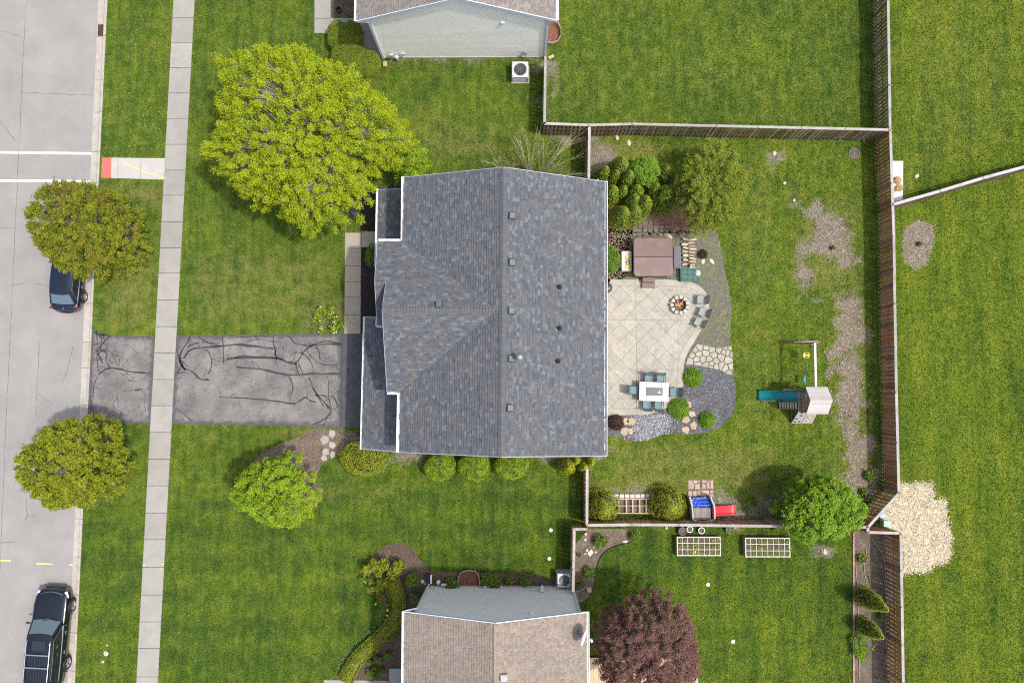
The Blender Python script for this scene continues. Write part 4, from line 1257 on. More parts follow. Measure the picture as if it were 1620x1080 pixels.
pP = Plane(P(598, 300, 3.3), P(595.3, 421, 3.3), (P(598, 360, 3.3)[0] + 2.0, P(598, 360, 3.3)[1], 4.1))
polyP = [pP.px(599, 300.5), pP.px(660, 298), pP.px(660, 421), pP.px(596, 421)]
pG = Plane(P(577, 502, 3.5), P(572, 709, 3.5), (P(574, 600, 3.5)[0] + 2.0, P(574, 600, 3.5)[1], 4.34))
polyG = [pG.px(577.5, 502), pG.px(650, 502), pG.px(650, 715.5), pG.px(572.5, 709)]
for pl, pg in ((pP, polyP), (pG, polyG)):
    rf.slab([(p[0], p[1], pl.z(*p) - .012) for p in (pg if area2(pg) > 0 else pg[::-1])], .14)
roof = rf.build('roof', m_roofunder, house)
under = lambda x, y, z: z < min(pN.z(x, y), pS.z(x, y)) - .12 and pS.px and abs(y - c0.y) < 5
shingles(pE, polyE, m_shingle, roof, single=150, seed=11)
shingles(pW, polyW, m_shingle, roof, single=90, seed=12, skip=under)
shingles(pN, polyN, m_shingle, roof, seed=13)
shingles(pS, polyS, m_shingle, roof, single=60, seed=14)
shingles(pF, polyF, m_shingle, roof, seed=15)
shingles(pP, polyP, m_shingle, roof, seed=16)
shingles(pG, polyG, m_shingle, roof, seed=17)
ridge_caps(roof, rB, rT, m_shingle, slope=.42)
# where the cross ridge meets the main roof
tt = 0
while pW.z(c0.x - pm.x * tt, c0.y - pm.y * tt) < zcr and tt < 7: tt += .05
ridge_caps(roof, c0 + Vector((pm.x, pm.y, 0)) * .0, c0 - Vector((pm.x, pm.y, 0)) * tt, m_shingle, slope=.5, seed=5)
G = lambda pts, z: [Vector(P(x, y, z)) for x, y in pts]
gutter(house, G([(959, 287), (958.2, 721)], ZE - .03))
gutter(house, G([(637.5, 280), (636.5, 380.5), (599, 380.5)], ZE - .03))
gutter(house, G([(613, 621.5), (631, 621.5), (629, 715)], ZE - .03))
gutter(house, G([(598.5, 421), (598.7, 381)], ZE - .6))
gutter(house, G([(606, 515.5), (596.5, 515.5), (597.2, 500)], ZE - .1))
gutter(house, G([(597.6, 299), (594.8, 421.5)], 3.25))
gutter(house, G([(577, 501), (571.8, 710)], 3.45))
tr = MB()
def edge_trim(pl, a, b, w=.05, h=.09):
    A, B = pl.px(*a), pl.px(*b)
    tr.bar((A[0], A[1], pl.z(*A) - .05), (B[0], B[1], pl.z(*B) - .05), w, h)
for pl, a, b in ((pW, (797, 264.6), (639, 280.6)), (pE, (797, 264.6), (959, 287.6)), (pE, (793, 722.5), (958, 721)), (pW, (793, 722.5), (631, 715)), (pN, (593, 444), (597, 381)), (pF, (593, 444), (596.6, 514)),
                 (pN, (605, 488), (611, 444)), (pS, (604.6, 489), (612.6, 621)), (pG, (577, 501.5), (610, 501.5)), (pG, (572, 709.6), (630, 714.6)), (pP, (598, 300), (636, 298.5))):
    edge_trim(pl, a, b)
tr.build('drip_edge', M('blue-grey drip edge', (.30, .33, .42), var=.05, rough=.5, bmp=.02), house)
# walls below, beige siding on a plinth
wl = MB()
gW = [P(639, 281, ZE), P(959, 288, ZE), P(958, 720, ZE), P(631, 714, ZE)]
foot = inset([(p[0], p[1]) for p in gW][::-1], .38)
wl.prism(foot, -.1, ZE - .15)
x_f = pS.px(613, 560)[0] + .35
yN, yS = P(600, 381, ZE)[1] - .35, P(613, 621, ZE)[1] + .35
wl.prism([(x_f, yS), (x_f + 3, yS), (x_f + 3, yN), (x_f, yN)], -.1, ZE - .15)
ym = c0.y
wl.add([(x_f, yS, ZE - .15), (x_f, yN, ZE - .15), (x_f, ym, zcr - .25), (x_f + 3, yS, ZE - .15), (x_f + 3, yN, ZE - .15), (x_f + 3, ym, zcr - .25)], [(0, 2, 1), (3, 4, 5), (0, 3, 5, 2), (1, 2, 5, 4)])
xg = P(574, 600, 3.5)[0] + .4
wl.prism([(xg, P(574, 709, 3.5)[1] + .3), (xg + 2.5, P(574, 709, 3.5)[1] + .3), (xg + 2.5, P(577, 502, 3.5)[1] - .3), (xg, P(577, 502, 3.5)[1] - .3)], -.1, 3.4)
rm = foot
for nm, yv in (('n', P(797, 265, ZRG)[1] - .35), ('s', P(793, 722, ZRG)[1] + .35)):
    s_ = -1 if nm == 'n' else 1
    xl, xr_ = foot[0][0], foot[0][0]
    xl = min(p[0] for p in foot); xr_ = max(p[0] for p in foot)
    wl.add([(xl + .1, yv, ZE - .15), (xr_ - .1, yv, ZE - .15), (rT[0], yv, ZRG - .3), (xl + .1, yv + s_ * .2, ZE - .15), (xr_ - .1, yv + s_ * .2, ZE - .15), (rT[0], yv + s_ * .2, ZRG - .3)], [(0, 1, 2), (3, 5, 4), (0, 2, 5, 3), (1, 4, 5, 2)])
walls = wl.build('wall', m_siding, house)
def window(house, c, w, h, face, name='window'):
    """face: outward unit (x,y)"""
    f = Vector((face[0], face[1], 0)); s = Vector((-face[1], face[0], 0)); c = Vector(c)
    m = MB(); t = .07
    for a, b in ((-w / 2, None), (w / 2, None)):
        m.bar(c + s * a + Vector((0, 0, -h / 2 - t / 2)), c + s * a + Vector((0, 0, h / 2 + t / 2)), .07, t, up=f)
    for z in (-h / 2, h / 2, 0):
        m.bar(c + s * (-w / 2 + t / 2) + Vector((0, 0, z)), c + s * (w / 2 - t / 2) + Vector((0, 0, z)), .06, t if z else .04, up=(0, 0, 1))
    o = m.build(name, m_white, house)
    g = MB(); g.bar(c - s * w / 2, c + s * w / 2, .02, h); g.build('pane', m_glass, o)
    return o
xe = max(p[0] for p in foot)
for y, z, w, h in ((250 + 60, 4.7, 1.4, 1.3), (400, 4.7, 1.4, 1.3), (540, 4.7, 1.2, 1.2), (650, 4.7, 1.6, 1.3), (330, 1.7, 1.6, 1.4), (640, 1.7, 1.6, 1.4)):
    window(house, (xe + .03, P(930, y, z)[1], z), w, h, (1, 0))
dr = MB(); dr.box((xe + .04, P(930, 520, 1)[1], 1.1), (.08, 2.0, 2.1)); d_ = dr.build('patio_door', m_white, house)
g = MB(); g.box((xe + .085, P(930, 520, 1)[1] - .45, 1.1), (.02, .8, 1.8)); g.box((xe + .085, P(930, 520, 1)[1] + .45, 1.1), (.02, .8, 1.8)); g.build('pane', m_glass, d_)
window(house, (x_f - .03, ym, 5.0), 1.5, 1.3, (-1, 0))
gd = MB()
for i in range(4): gd.box((xg - .03, P(574, 605, 1)[1], .35 + i * .56), (.05, 4.6, .53), bev=.02)
gd.build('garage_door', m_white, house)
window(house, (xe - 5, min(p[1] for p in foot) - .03, 4.6), 1.1, 1.2, (0, -1))
# things that belong to the roof: box vents, pipe boots, flue
m_vent = M('slate grey vent metal', (.035, .045, .055), var=.1, scale=5, rough=.5, bmp=.05)
m_vent_top = M('vent lid', (.11, .125, .14), var=.1, scale=5, rough=.5, bmp=.05)
for x, y, pl in ((809, 341.5, pE), (809, 415.5, pE), (808, 491.5, pE), (808, 567, pE), (806, 645, pE), (694.5, 483, pN)):
    c = pl.px(x, y); z = pl.z(*c)
    g3 = Vector((pl.a, pl.b, 0)); nrm = Vector((-pl.a, -pl.b, 1)).normalized()
    v = Vector((pl.a, pl.b, pl.a ** 2 + pl.b ** 2)).normalized(); u = v.cross(nrm)
    rot = Matrix((u, v, nrm)).transposed()
    C = Vector((c[0], c[1], z))
    b = MB().box(C + nrm * .06, (.36, .36, .12), rot=rot, bev=.03).build('box_vent', m_vent, house)
    MB().box(C + nrm * .135, (.29, .29, .03), rot=rot, bev=.012).build('lid', m_vent_top, b)
for x, y in ((884.5, 454), (884.5, 519), (882.5, 571)):
    c = pE.px(x, y); z = pE.z(*c)
    b = MB().lathe((c[0], c[1], z), [(.14, .0), (.135, .04), (.07, .10), (.05, .30), (.05, .32), (.035, .32), (.035, .1)], 14).build('pipe_vent', m_dark, house)
c = pE.px(822, 566); z = pE.z(*c)
MB().lathe((c[0], c[1], z), [(.17, .0), (.10, .12), (.09, .75), (.15, .76), (.17, .82), (.15, .88), (.06, .95), (0, .96)], 16).build('flue', m_grey, house)

# ------------------------------------------------------------------ north neighbour
ZEn, ZRn = 5.2, 7.7
yn = P(730, 92, 0)[1]
nh = thing('house', 'neighbour house at the top edge with pale green-grey clapboard gable and brown roof', 'house', P(730, 40, 0))
nrx = P(723, -12, ZRn)[0]
def Pl(px, py, z): q = P(px, py, z); return q
eL, eR = P(564, 26.5, ZEn), P(880, 26.5, ZEn)
yr = yn - .12
Rn = Vector((nrx, yr, ZRn))
pnW = Plane(Rn, Rn + Vector((0, 5, 0)), (eL[0], yr, ZEn)); pnE = Plane(Rn, Rn + Vector((0, 5, 0)), (eR[0], yr, ZEn))
ytop = yn + 12
qW = [(eL[0], yr), (nrx, yr), (nrx, ytop), (eL[0], ytop)]; qE = [(nrx, yr), (eR[0], yr), (eR[0], ytop), (nrx, ytop)]
r2 = MB()
for pl, q in ((pnW, qW), (pnE, qE)): r2.slab([(p[0], p[1], pl.z(*p) - .012) for p in q], .17)
nroof = r2.build('roof', m_roofunder, nh)
qWs = [(eL[0], yr), (nrx, yr), (nrx, yr + 3.5), (eL[0], yr + 3.5)]; qEs = [(nrx, yr), (eR[0], yr), (eR[0], yr + 3.5), (nrx, yr + 3.5)]
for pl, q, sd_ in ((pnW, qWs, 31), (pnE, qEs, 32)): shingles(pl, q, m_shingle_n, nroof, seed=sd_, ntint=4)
for pl, q in ((pnW, [(eL[0], yr + 3.5), (nrx, yr + 3.5), (nrx, ytop), (eL[0], ytop)]), (pnE, [(nrx, yr + 3.5), (eR[0], yr + 3.5), (eR[0], ytop), (nrx, ytop)])):
    MB().slab([(p[0], p[1], pl.z(*p) + .01) for p in q], .01).build('shingle_field', m_shingle_n, nroof)
gutter(nh, [Vector((eL[0] - .06, yr - .02, ZEn - .05)), Vector((eL[0] - .06, ytop, ZEn - .05))])
gutter(nh, [Vector((eR[0] + .06, yr - .02, ZEn - .05)), Vector((eR[0] + .06, ytop, ZEn - .05))])
xl, xr_ = P(607, 92, 0)[0], P(862, 92, 0)[0]
zt = lambda x: (pnW if x < nrx else pnE).z(x, yn) - .2
MB().add([(xl, yn + .03, -.1), (xr_, yn + .03, -.1), (xr_, yn + .03, zt(xr_)), (nrx, yn + .03, zt(nrx)), (xl, yn + .03, zt(xl)), (xl, ytop, -.1), (xr_, ytop, -.1), (xr_, ytop, zt(xr_)), (nrx, ytop, zt(nrx)), (xl, ytop, zt(xl))],
         [(0, 1, 2, 3, 4), (9, 8, 7, 6, 5), (0, 4, 9, 5), (1, 6, 7, 2)]).build('wall', m_siding_n, nh)
wall_boards(nh, m_siding_n, yn + .03, [(xl, .15), (xr_, .15), (xr_, zt(xr_)), (nrx, zt(nrx)), (xl, zt(xl))], .15, ZRn, -1)
MB().box(((xl + xr_) / 2, yn + .02, .03), (xr_ - xl - .02, .1, .24)).build('foundation', m_conc, nh)
t = MB(); t.box((xl, yn - .02, 2.55), (.13, .14, 5.0)); t.box((xr_, yn - .02, 2.55), (.13, .14, 5.0)); t.build('corner_board', m_trim, nh)
t = MB()
for x0 in (eL[0], eR[0]):
    pl = pnW if x0 < nrx else pnE
    t.bar((x0, yr - .03, pl.z(x0, yr) - .12), (nrx, yr - .03, ZRn - .12), .05, .2)
t.build('rake_board', m_trim, nh)
t = MB(); t.box(((eL[0] + xl) / 2 + .05, yr + .12, ZEn - .22), (xl - eL[0] - .05, .3, .05)); t.box(((eR[0] + xr_) / 2, yr + .12, ZEn - .22), (eR[0] - xr_ - .02, .3, .05)); t.build('soffit', m_white, nh)
q = P(1217 / 3.857 + 480, 67 / 3.857, 3.9)
MB().box((q[0], yn - .03, 4.6), (.2, .1, .2), bev=.02).build('wall_vent', m_white, nh)
t = MB(); t.tube([(xl + .6, yn - .09, .1), (xl + .6, yn - .09, .9)], .03); t.box((xl + .6, yn - .14, .75), (.22, .16, .3), bev=.02); t.cyl((xl + .9, yn - .18), .11, .35, .6, 12); t.box((xl + 1.3, yn - .08, .8), (.3, .1, .15), bev=.02); t.build('gas_meter', m_lgrey, nh)
t = MB(); t.box((xr_ - 1.2, yn - .08, .9), (.16, .12, .3), bev=.02); t.tube([(xr_ - 1.2, yn - .09, .1), (xr_ - 1.2, yn - .09, .8)], .025); t.build('meter_box', M('teal-grey enclosure', (.25, .36, .36), rough=.5), nh)

# ------------------------------------------------------------------ south neighbour
ZEs, ZRs = 6.0, 8.0
ys = P(790, 926.5, 0)[1]
sh = thing('house', 'neighbour house at the bottom edge with grey gable wall, tan shingles and satellite dish', 'house', P(790, 990, 0))
sx = P(783, 989, ZRs)[0]
eLs, eRs = P(640, 969, ZEs)[0], P(928, 972, ZEs)[0]
yr = ys + .05
ybot = ys - 12
Rs = Vector((sx, yr, ZRs))
psW = Plane(Rs, Rs + Vector((0, 5, 0)), (eLs, yr, ZEs)); psE = Plane(Rs, Rs + Vector((0, 5, 0)), (eRs, yr, ZEs))
yv = yr - 5.2
r2 = MB()
for pl, q in ((psW, [(eLs, ybot), (sx, ybot), (sx, yr), (eLs, yr)]), (psE, [(sx, ybot), (eRs, ybot), (eRs, yr), (sx, yr)])): r2.slab([(p[0], p[1], pl.z(*p) - .012) for p in q], .17)
sroof = r2.build('roof', m_roofunder, sh)
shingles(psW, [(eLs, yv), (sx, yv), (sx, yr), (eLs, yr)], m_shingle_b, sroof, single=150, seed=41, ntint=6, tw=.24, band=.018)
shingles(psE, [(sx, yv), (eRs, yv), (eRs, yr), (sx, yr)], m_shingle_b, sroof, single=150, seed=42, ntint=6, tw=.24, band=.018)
for pl, q in ((psW, [(eLs, ybot), (sx, ybot), (sx, yv), (eLs, yv)]), (psE, [(sx, ybot), (eRs, ybot), (eRs, yv), (sx, yv)])):
    MB().slab([(p[0], p[1], pl.z(*p) + .01) for p in q], .01).build('shingle_field', m_shingle_b, sroof)
t = MB().bar((sx, ybot, ZRs + .02), (sx, yr, ZRs + .02), .1, .03).build('ridge_cap', m_shingle_b, sroof)
gutter(sh, [Vector((eLs - .06, yr + .05, ZEs - .05)), Vector((eLs - .06, ybot, ZEs - .05))])
gutter(sh, [Vector((eRs + .06, yr + .05, ZEs - .05)), Vector((eRs + .06, ybot, ZEs - .05))])
xl, xr_ = P(678, 926, 0)[0], P(905, 926, 0)[0]
zt = lambda x: (psW if x < sx else psE).z(x, ys) - .2
MB().add([(xl, ys - .03, -.1), (xr_, ys - .03, -.1), (xr_, ys - .03, zt(xr_)), (sx, ys - .03, zt(sx)), (xl, ys - .03, zt(xl)), (xl, ybot, -.1), (xr_, ybot, -.1), (xr_, ybot, zt(xr_)), (sx, ybot, zt(sx)), (xl, ybot, zt(xl))],
         [(4, 3, 2, 1, 0), (5, 6, 7, 8, 9), (5, 9, 4, 0), (2, 7, 6, 1)]).build('wall', m_siding_s, sh)
wall_boards(sh, m_siding_s, ys - .03, [(xl, .15), (xr_, .15), (xr_, zt(xr_)), (sx, zt(sx)), (xl, zt(xl))], .15, ZRs, 1)
MB().box(((xl + xr_) / 2, ys, .03), (xr_ - xl - .02, .1, .24)).build('foundation', m_conc, sh)
t = MB(); t.box((xl, ys + .02, 2.95), (.13, .14, 5.8)); t.box((xr_, ys + .02, 2.95), (.13, .14, 5.8)); t.build('corner_board', m_trim, sh)
t = MB(); t.tube([(xl + .05, ys + .16, .1), (xl + .05, ys + .16, 5.6), (eLs, ys + .1, ZEs - .1)], .045, 8); t.build('downspout', m_white, sh)
t = MB()
for x0 in (eLs, eRs):
    pl = psW if x0 < sx else psE
    t.bar((x0, yr + .03, pl.z(x0, yr) - .10), (sx, yr + .03, ZRs - .10), .05, .16)
t.build('rake_board', m_trim, sh)
q = P(841, 977, 5.7); MB().box((q[0], ys + .06, 6.1), (.18, .14, .18), bev=.03).build('wall_vent', m_white, sh)
t = MB(); q = P(857, 932, .4); t.box((q[0], ys + .12, 1.3), (.24, .16, .45), bev=.02); t.box((q[0] - .55, ys + .09, 1.1), (.2, .1, .2), bev=.02); t.bar((q[0] - .5, ys + .08, 1.1), (q[0], ys + .08, 1.1), .03, .03); t.tube([(q[0], ys + .1, .0), (q[0], ys + .1, 1.2)], .03); t.cyl((q[0], ys + .26), .09, 1.2, 1.38, 12); t.build('electric_meter', m_lgrey, sh)
t = MB(); q = P(694, 922, .4); t.tube([(q[0], ys + .2, .0), (q[0], ys + .2, .6)], .03); t.cyl((q[0], ys + .35), .12, .4, .6, 12); t.box((q[0] + .3, ys + .2, .5), (.3, .12, .12), bev=.02); t.build('gas_meter', m_lgrey, sh)
for x in (684, 768, 793): q = P(x, 926, .3); MB().box((q[0], ys + .07, .55), (.14, .12, .12), bev=.02).build('wall_outlet', m_lgrey, sh)
c = psE.px(797, 1070); z = psE.z(*c)
b = MB().box((c[0], c[1], z + .1), (.34, .34, .26), rz=.02, bev=.03).build('box_vent', M('tan-grey vent', (.38, .34, .34), rough=.6), sh)
# satellite dish on its mast
c = psE.px(918, 1000); z = psE.z(*c)
dsh = thing('satellite_dish', 'white satellite dish on the east edge of the tan shingle roof', 'satellite dish', (c[0], c[1], z))
m = MB(); m.tube([(c[0] - .1, c[1] + .1, z), (c[0] + .02, c[1], z + .6)], .035, 8); m.box((c[0] - .1, c[1] + .1, z + .02), (.25, .2, .03)); m.build('mast', m_grey, dsh)
ax = Vector((.90, -.28, .30)).normalized(); u = ax.orthogonal().normalized(); w = ax.cross(u)
C = Vector((c[0] + .05, c[1], z + .68)); vs, fs = [], []
for i in range(7):
    r_ = .42 * i / 6
    for k in range(24):
        a_ = 2 * math.pi * k / 24
        vs.append(C + u * math.cos(a_) * r_ * 1.1 + w * math.sin(a_) * r_ + ax * (r_ * r_ * .55))
for i in range(6):
    for k in range(24): fs.append((i * 24 + k, i * 24 + (k + 1) % 24, (i + 1) * 24 + (k + 1) % 24, (i + 1) * 24 + k))
m = MB(); m.add(vs, fs)
o = m.build('reflector', m_white, dsh, smooth=True); sm = o.modifiers.new('s', 'SOLIDIFY'); sm.thickness = .02
F = C + ax * .5 + Vector((0, -.05, -.12)); m = MB(); m.bar(C - w * .3, F, .035, .03); m.box(F, (.12, .16, .1), rz=.5, bev=.02); m.build('feed_arm', m_lgrey, dsh)
# ------------------------------------------------------------------ fences
_bm = {}
def board_mesh(mat, h, w=.135):
    k = (mat.name, round(h, 2), w)
    if k not in _bm:
        m = MB(); m.box((0, 0, h / 2 + .04), (w, .02, h))
        _bm[k] = m.mesh('board'); _bm[k].materials.append(mat)
    return _bm[k]
def fence(label, top_px, mat=None, h=1.83, pitch=.235, sides=(1, -1), capmat=None, ends=(True, True), name='wooden_fence', capw=.15, z3=None):
    mat = mat or m_fence; capmat = capmat or m_fence_cap
    pts = [Vector(P(x, y, h)) for x, y in top_px]
    for p in pts: p.z = 0
    root = thing(name, label, 'fence', tuple((pts[0] + pts[-1]) / 2))
    base = origin(root)
    for a, b in zip(pts[:-1], pts[1:]):
        d = b - a; L = d.length; d.normalize(); n = Vector((-d.y, d.x, 0)); ang = math.atan2(d.y, d.x)
        MB().box(tuple((a + b) / 2 + Vector((0, 0, h))), (L + .04, capw, .035), rz=ang).build('cap_rail', capmat, root)
        for z in (.35, 1.0, h - .12): MB().box(tuple((a + b) / 2 + Vector((0, 0, z))), (L - .02, .05, .09), rz=ang).build('rail', mat, root)
        k = max(1, round(L / 2.4))
        for i in range(k + 1):
            if i == 0 and a is not pts[0]: continue
            q = a + d * (L * i / k)
            MB().box((q.x, q.y, h / 2 + .03), (.10, .10, h + .06), rz=ang).build('post', capmat if i % 2 else mat, root)
        for s in sides:
            t = pitch * (.5 if s > 0 else 1.0)
            while t < L - .04:
                q = a + d * t + n * (s * .065)
                o = put('board', board_mesh(mat, h - .06 + rng.choice((-.01, 0, .01))), None, root)
                o.location = q - base + Vector((0, 0, rng.uniform(-.01, .01)))
                o.rotation_euler = (rng.uniform(-.006, .006), rng.uniform(-.01, .01), ang + rng.uniform(-.03, .03))
                t += pitch
    return root
fence('long weathered fence crossing below the top middle yard, above the arborvitae', [(861.5, 195.5), (931, 198), (1001, 196.3), (1200, 200.8), (1407, 205.5)], m_fence_n)
fence('short fence run joining the top house corner to the long weathered fence', [(863, 88), (861.5, 195)], m_fence_n)
fence('short fence run ending behind the blue-grey roof corner, north of the arborvitae', [(932.5, 200), (931.5, 281)], m_fence_n)
fence('dark weathered fence on the right, above the corner with the white paved strip', [(1404, -150), (1405, 0), (1408, 203)], m_fence_n)
fence('long brown board fence down the right side of the main back yard', [(1408.5, 207), (1411, 290), (1414, 374), (1415.5, 480), (1418, 620), (1420, 700), (1422, 778)], m_fence)
fence('slanting brown fence piece beside the straw patch and leafy tree', [(1422.5, 779.5), (1373.5, 833), (1372.5, 840.5)], m_fence, sides=(1, -1))
fence('short fence piece south of the two small compost boxes', [(1374, 841.5), (1424, 843)], m_fence)
fence('brown board fence at the lower right beside the bare soil bed', [(1425, 844.5), (1427, 960), (1429, 1080), (1432, 1230)], m_fence)
fence('fence behind the raised garden beds and toddler slide at the bottom of the yard', [(929.5, 830.5), (1000, 829.5), (1075, 830), (1150, 831), (1242, 832), (1372, 833.5)], m_fence)
fence('fence run from the arborvitae by the house to the lower fence corner', [(929, 741), (928.5, 829)], m_fence)
fence('stepped fence section beside the bottom house air conditioner', [(928.5, 836.5), (908.5, 837), (907.5, 900), (906.5, 941)], m_fence)
fence('pale grey slanting fence between the two lawns on the far right', [(1413, 323.5), (1488, 302), (1556, 281.5), (1622, 263.5), (1800, 214)], m_fence_n, pitch=.235, capw=.17, capmat=M('pale grey cap', (.40, .40, .41), var=.12, scale=2, rough=.8, bmp=.2, dirt=(.28, .27, .28), dscale=1.4))

# ------------------------------------------------------------------ foliage
def quads(name, C, size, mat, parent, tint, upb=.9, aspect=.6, dirs=None, dirmix=0.0, normals=None, nmix=0.0, fold=.0):
    n = len(C)
    N = nrg.normal(0, 1, (n, 3)); N /= np.linalg.norm(N, axis=1)[:, None]
    N[:, 2] = np.abs(N[:, 2])
    N = N + np.array([0, 0, upb])
    if normals is not None: N = N * (1 - nmix) + normals * nmix * 1.6
    N /= np.linalg.norm(N, axis=1)[:, None]
    D = nrg.normal(0, 1, (n, 3))
    if dirs is not None: D = D * (1 - dirmix) + dirs * dirmix * 2
    D -= N * np.sum(D * N, axis=1)[:, None]; D /= (np.linalg.norm(D, axis=1)[:, None] + 1e-9)
    E = np.cross(N, D)
    s = (size * nrg.uniform(.6, 1.35, n))[:, None]
    C = np.asarray(C)
    o0 = origin(parent); C = C - np.array([o0.x, o0.y, o0.z])
    V = np.empty((n, 4, 3), dtype=np.float32)
    V[:, 0] = C - D * s * .5
    V[:, 1] = C + E * s * aspect * .5 + D * s * .05
    V[:, 2] = C + D * s * .5 - N * s * .08
    V[:, 3] = C - E * s * aspect * .5 + D * s * .05
    return put(name, np_mesh(name, V.reshape(-1, 3), np.arange(n * 4).reshape(-1, 4), np.repeat(np.clip(tint, 0, 1), 4)), mat, parent)

def radial(poly, c):
    """outline -> function angle -> radius"""
    A = np.array([[p[0] - c[0], p[1] - c[1]] for p in poly])
    th = np.arctan2(A[:, 1], A[:, 0]); r = np.hypot(A[:, 0], A[:, 1])
    o = np.argsort(th); th, r = th[o], r[o]
    th = np.concatenate([th - 2 * math.pi, th, th + 2 * math.pi]); r = np.tile(r, 3)
    return lambda a: np.interp(a, th, r)
def tree(label, outline_px, centre_px, ztop, zbot, leafm, barkm, nclump, per, leaf, clr, name='tree', cat='tree', group=None, trunk=.16, spray=0.0, dome=.5, hollow=.15, seed=1, aspect=.6, base_px=None, lumps=0, upb=.9):
    r = np.random.default_rng(seed); rr = random.Random(seed)
    zm = zbot + (ztop - zbot) * .45
    c = P(*centre_px, zm)
    out = [P(x, y, zbot + (ztop - zbot) * .3)[:2] for x, y in outline_px]
    oc = cen(out); out = [(oc[0] + (p[0] - oc[0]) * .94, oc[1] + (p[1] - oc[1]) * .94) for p in out]
    Rf = radial(out, c)
    b = P(*base_px) if base_px else (c[0], c[1], 0)
    root = thing(name, label, cat, (b[0], b[1], -.02), group=group)
    gi = np.arange(nclump)
    th = (gi * 2.39996 + r.normal(0, .12, nclump) + math.pi) % (2 * math.pi) - math.pi
    rho = np.clip(np.sqrt((gi + .5) / nclump) + r.normal(0, .03, nclump), .01, 1.0)
    Rm_ = Rf(th)
    # surface dome plus some clumps inside
    H = ztop - zbot
    zz = zbot + H * (np.sqrt(np.clip(1 - rho ** 2, 0, 1)) ** dome) * np.where(r.random(nclump) < .72, r.uniform(.84, 1.04, nclump), r.uniform(.35, .85, nclump))
    if lumps:
        la = r.uniform(-math.pi, math.pi, lumps); lr = np.sqrt(r.uniform(.05, .8, lumps))
        lx, ly = lr * np.cos(la), lr * np.sin(la)
        px_, py_ = rho * np.cos(th), rho * np.sin(th)
        dmin = np.min(np.hypot(px_[:, None] - lx, py_[:, None] - ly), axis=1)
        zz += H * (.08 - dmin * .32)
        pull = np.argmin(np.hypot(px_[:, None] - lx, py_[:, None] - ly), axis=1)
        rad = (rho * .96 + .04 * lr[pull])
    else: rad = rho
    CX = c[0] + np.cos(th) * Rm_ * rad * .97; CY = c[1] + np.sin(th) * Rm_ * rad * .97
    zz = np.maximum(zz, zbot + .2 * H)
    K = np.column_stack([CX, CY, zz])
    outd = np.column_stack([np.cos(th) * (rad + .15), np.sin(th) * (rad + .15), np.full(nclump, .45)])
    ct = r.uniform(0, 1, nclump)
    # leaves
    idx = np.repeat(np.arange(nclump), per)
    n = len(idx)
    off = r.normal(0, 1, (n, 3)); off /= np.linalg.norm(off, axis=1)[:, None]
    off *= (r.uniform(.15, 1, n) ** .5)[:, None]
    cs = (clr * r.uniform(.6, 1.3, nclump))[idx]
    L = K[idx] + off * cs[:, None] * np.array([1, 1, .6])
    if spray > 0:
        t = r.uniform(-.5, 1, n) * spray
        L = L * 1.0 + outd[idx] * t[:, None] + (r.normal(0, .06, (n, 3)) - off * cs[:, None] * np.array([1, 1, .6]) * .55)
    tint = ct[idx] * .45 + r.uniform(0, .6, n)
    quads('crown', L, leaf, leafm, root, tint, aspect=aspect, dirs=outd[idx], dirmix=.15 if spray else .1, upb=upb)
    # trunk and limbs
    fork = Vector((b[0] + (c[0] - b[0]) * .4, b[1] + (c[1] - b[1]) * .4, zbot * .75))
    MB().tube([(b[0], b[1], -.1), (b[0] + .02, b[1], .15), tuple(fork * .5 + Vector((b[0], b[1], 0)) * .5), tuple(fork)], [trunk * 1.35, trunk, trunk * .85, trunk * .8], 9).build('trunk', barkm, root)
    order = list(range(nclump)); rr.shuffle(order)
    mains = order[:max(6, min(16, nclump // 12))]
    m = MB(); ml = []
    for k in mains:
        e = Vector(K[k]); e.z -= .12 * (ztop - zbot)
        mid = fork.lerp(e, .45) + Vector((rr.uniform(-.2, .2), rr.uniform(-.2, .2), (e.z - fork.z) * .02))
        q = fork.lerp(mid, .5)
        m.tube([fork, q, mid, mid.lerp(e, .55) + Vector((rr.uniform(-.12, .12), rr.uniform(-.12, .12), .05)), e], [trunk * .55, trunk * .42, trunk * .32, trunk * .2, trunk * .07], 6)
        ml.append((q, mid, mid.lerp(e, .55)))
    for k in order:
        e = Vector(K[k])
        s = min((p for t_ in ml for p in t_), key=lambda p: (p - e).length)
        mid = s.lerp(e, .5) + Vector((rr.uniform(-.1, .1), rr.uniform(-.1, .1), -.05))
        m.tube([s, mid, e], [trunk * .07, trunk * .045, .006], 4, cap=False)
    m.build('branches', barkm, root, smooth=True)
    return root
def circ(cx, cy, rx, ry, k=24, jit=.08, seed=3):
    q = random.Random(seed)
    return [(cx + math.cos(2 * math.pi * i / k) * rx * (1 + q.uniform(-jit, jit)), cy + math.sin(2 * math.pi * i / k) * ry * (1 + q.uniform(-jit, jit))) for i in range(k)]

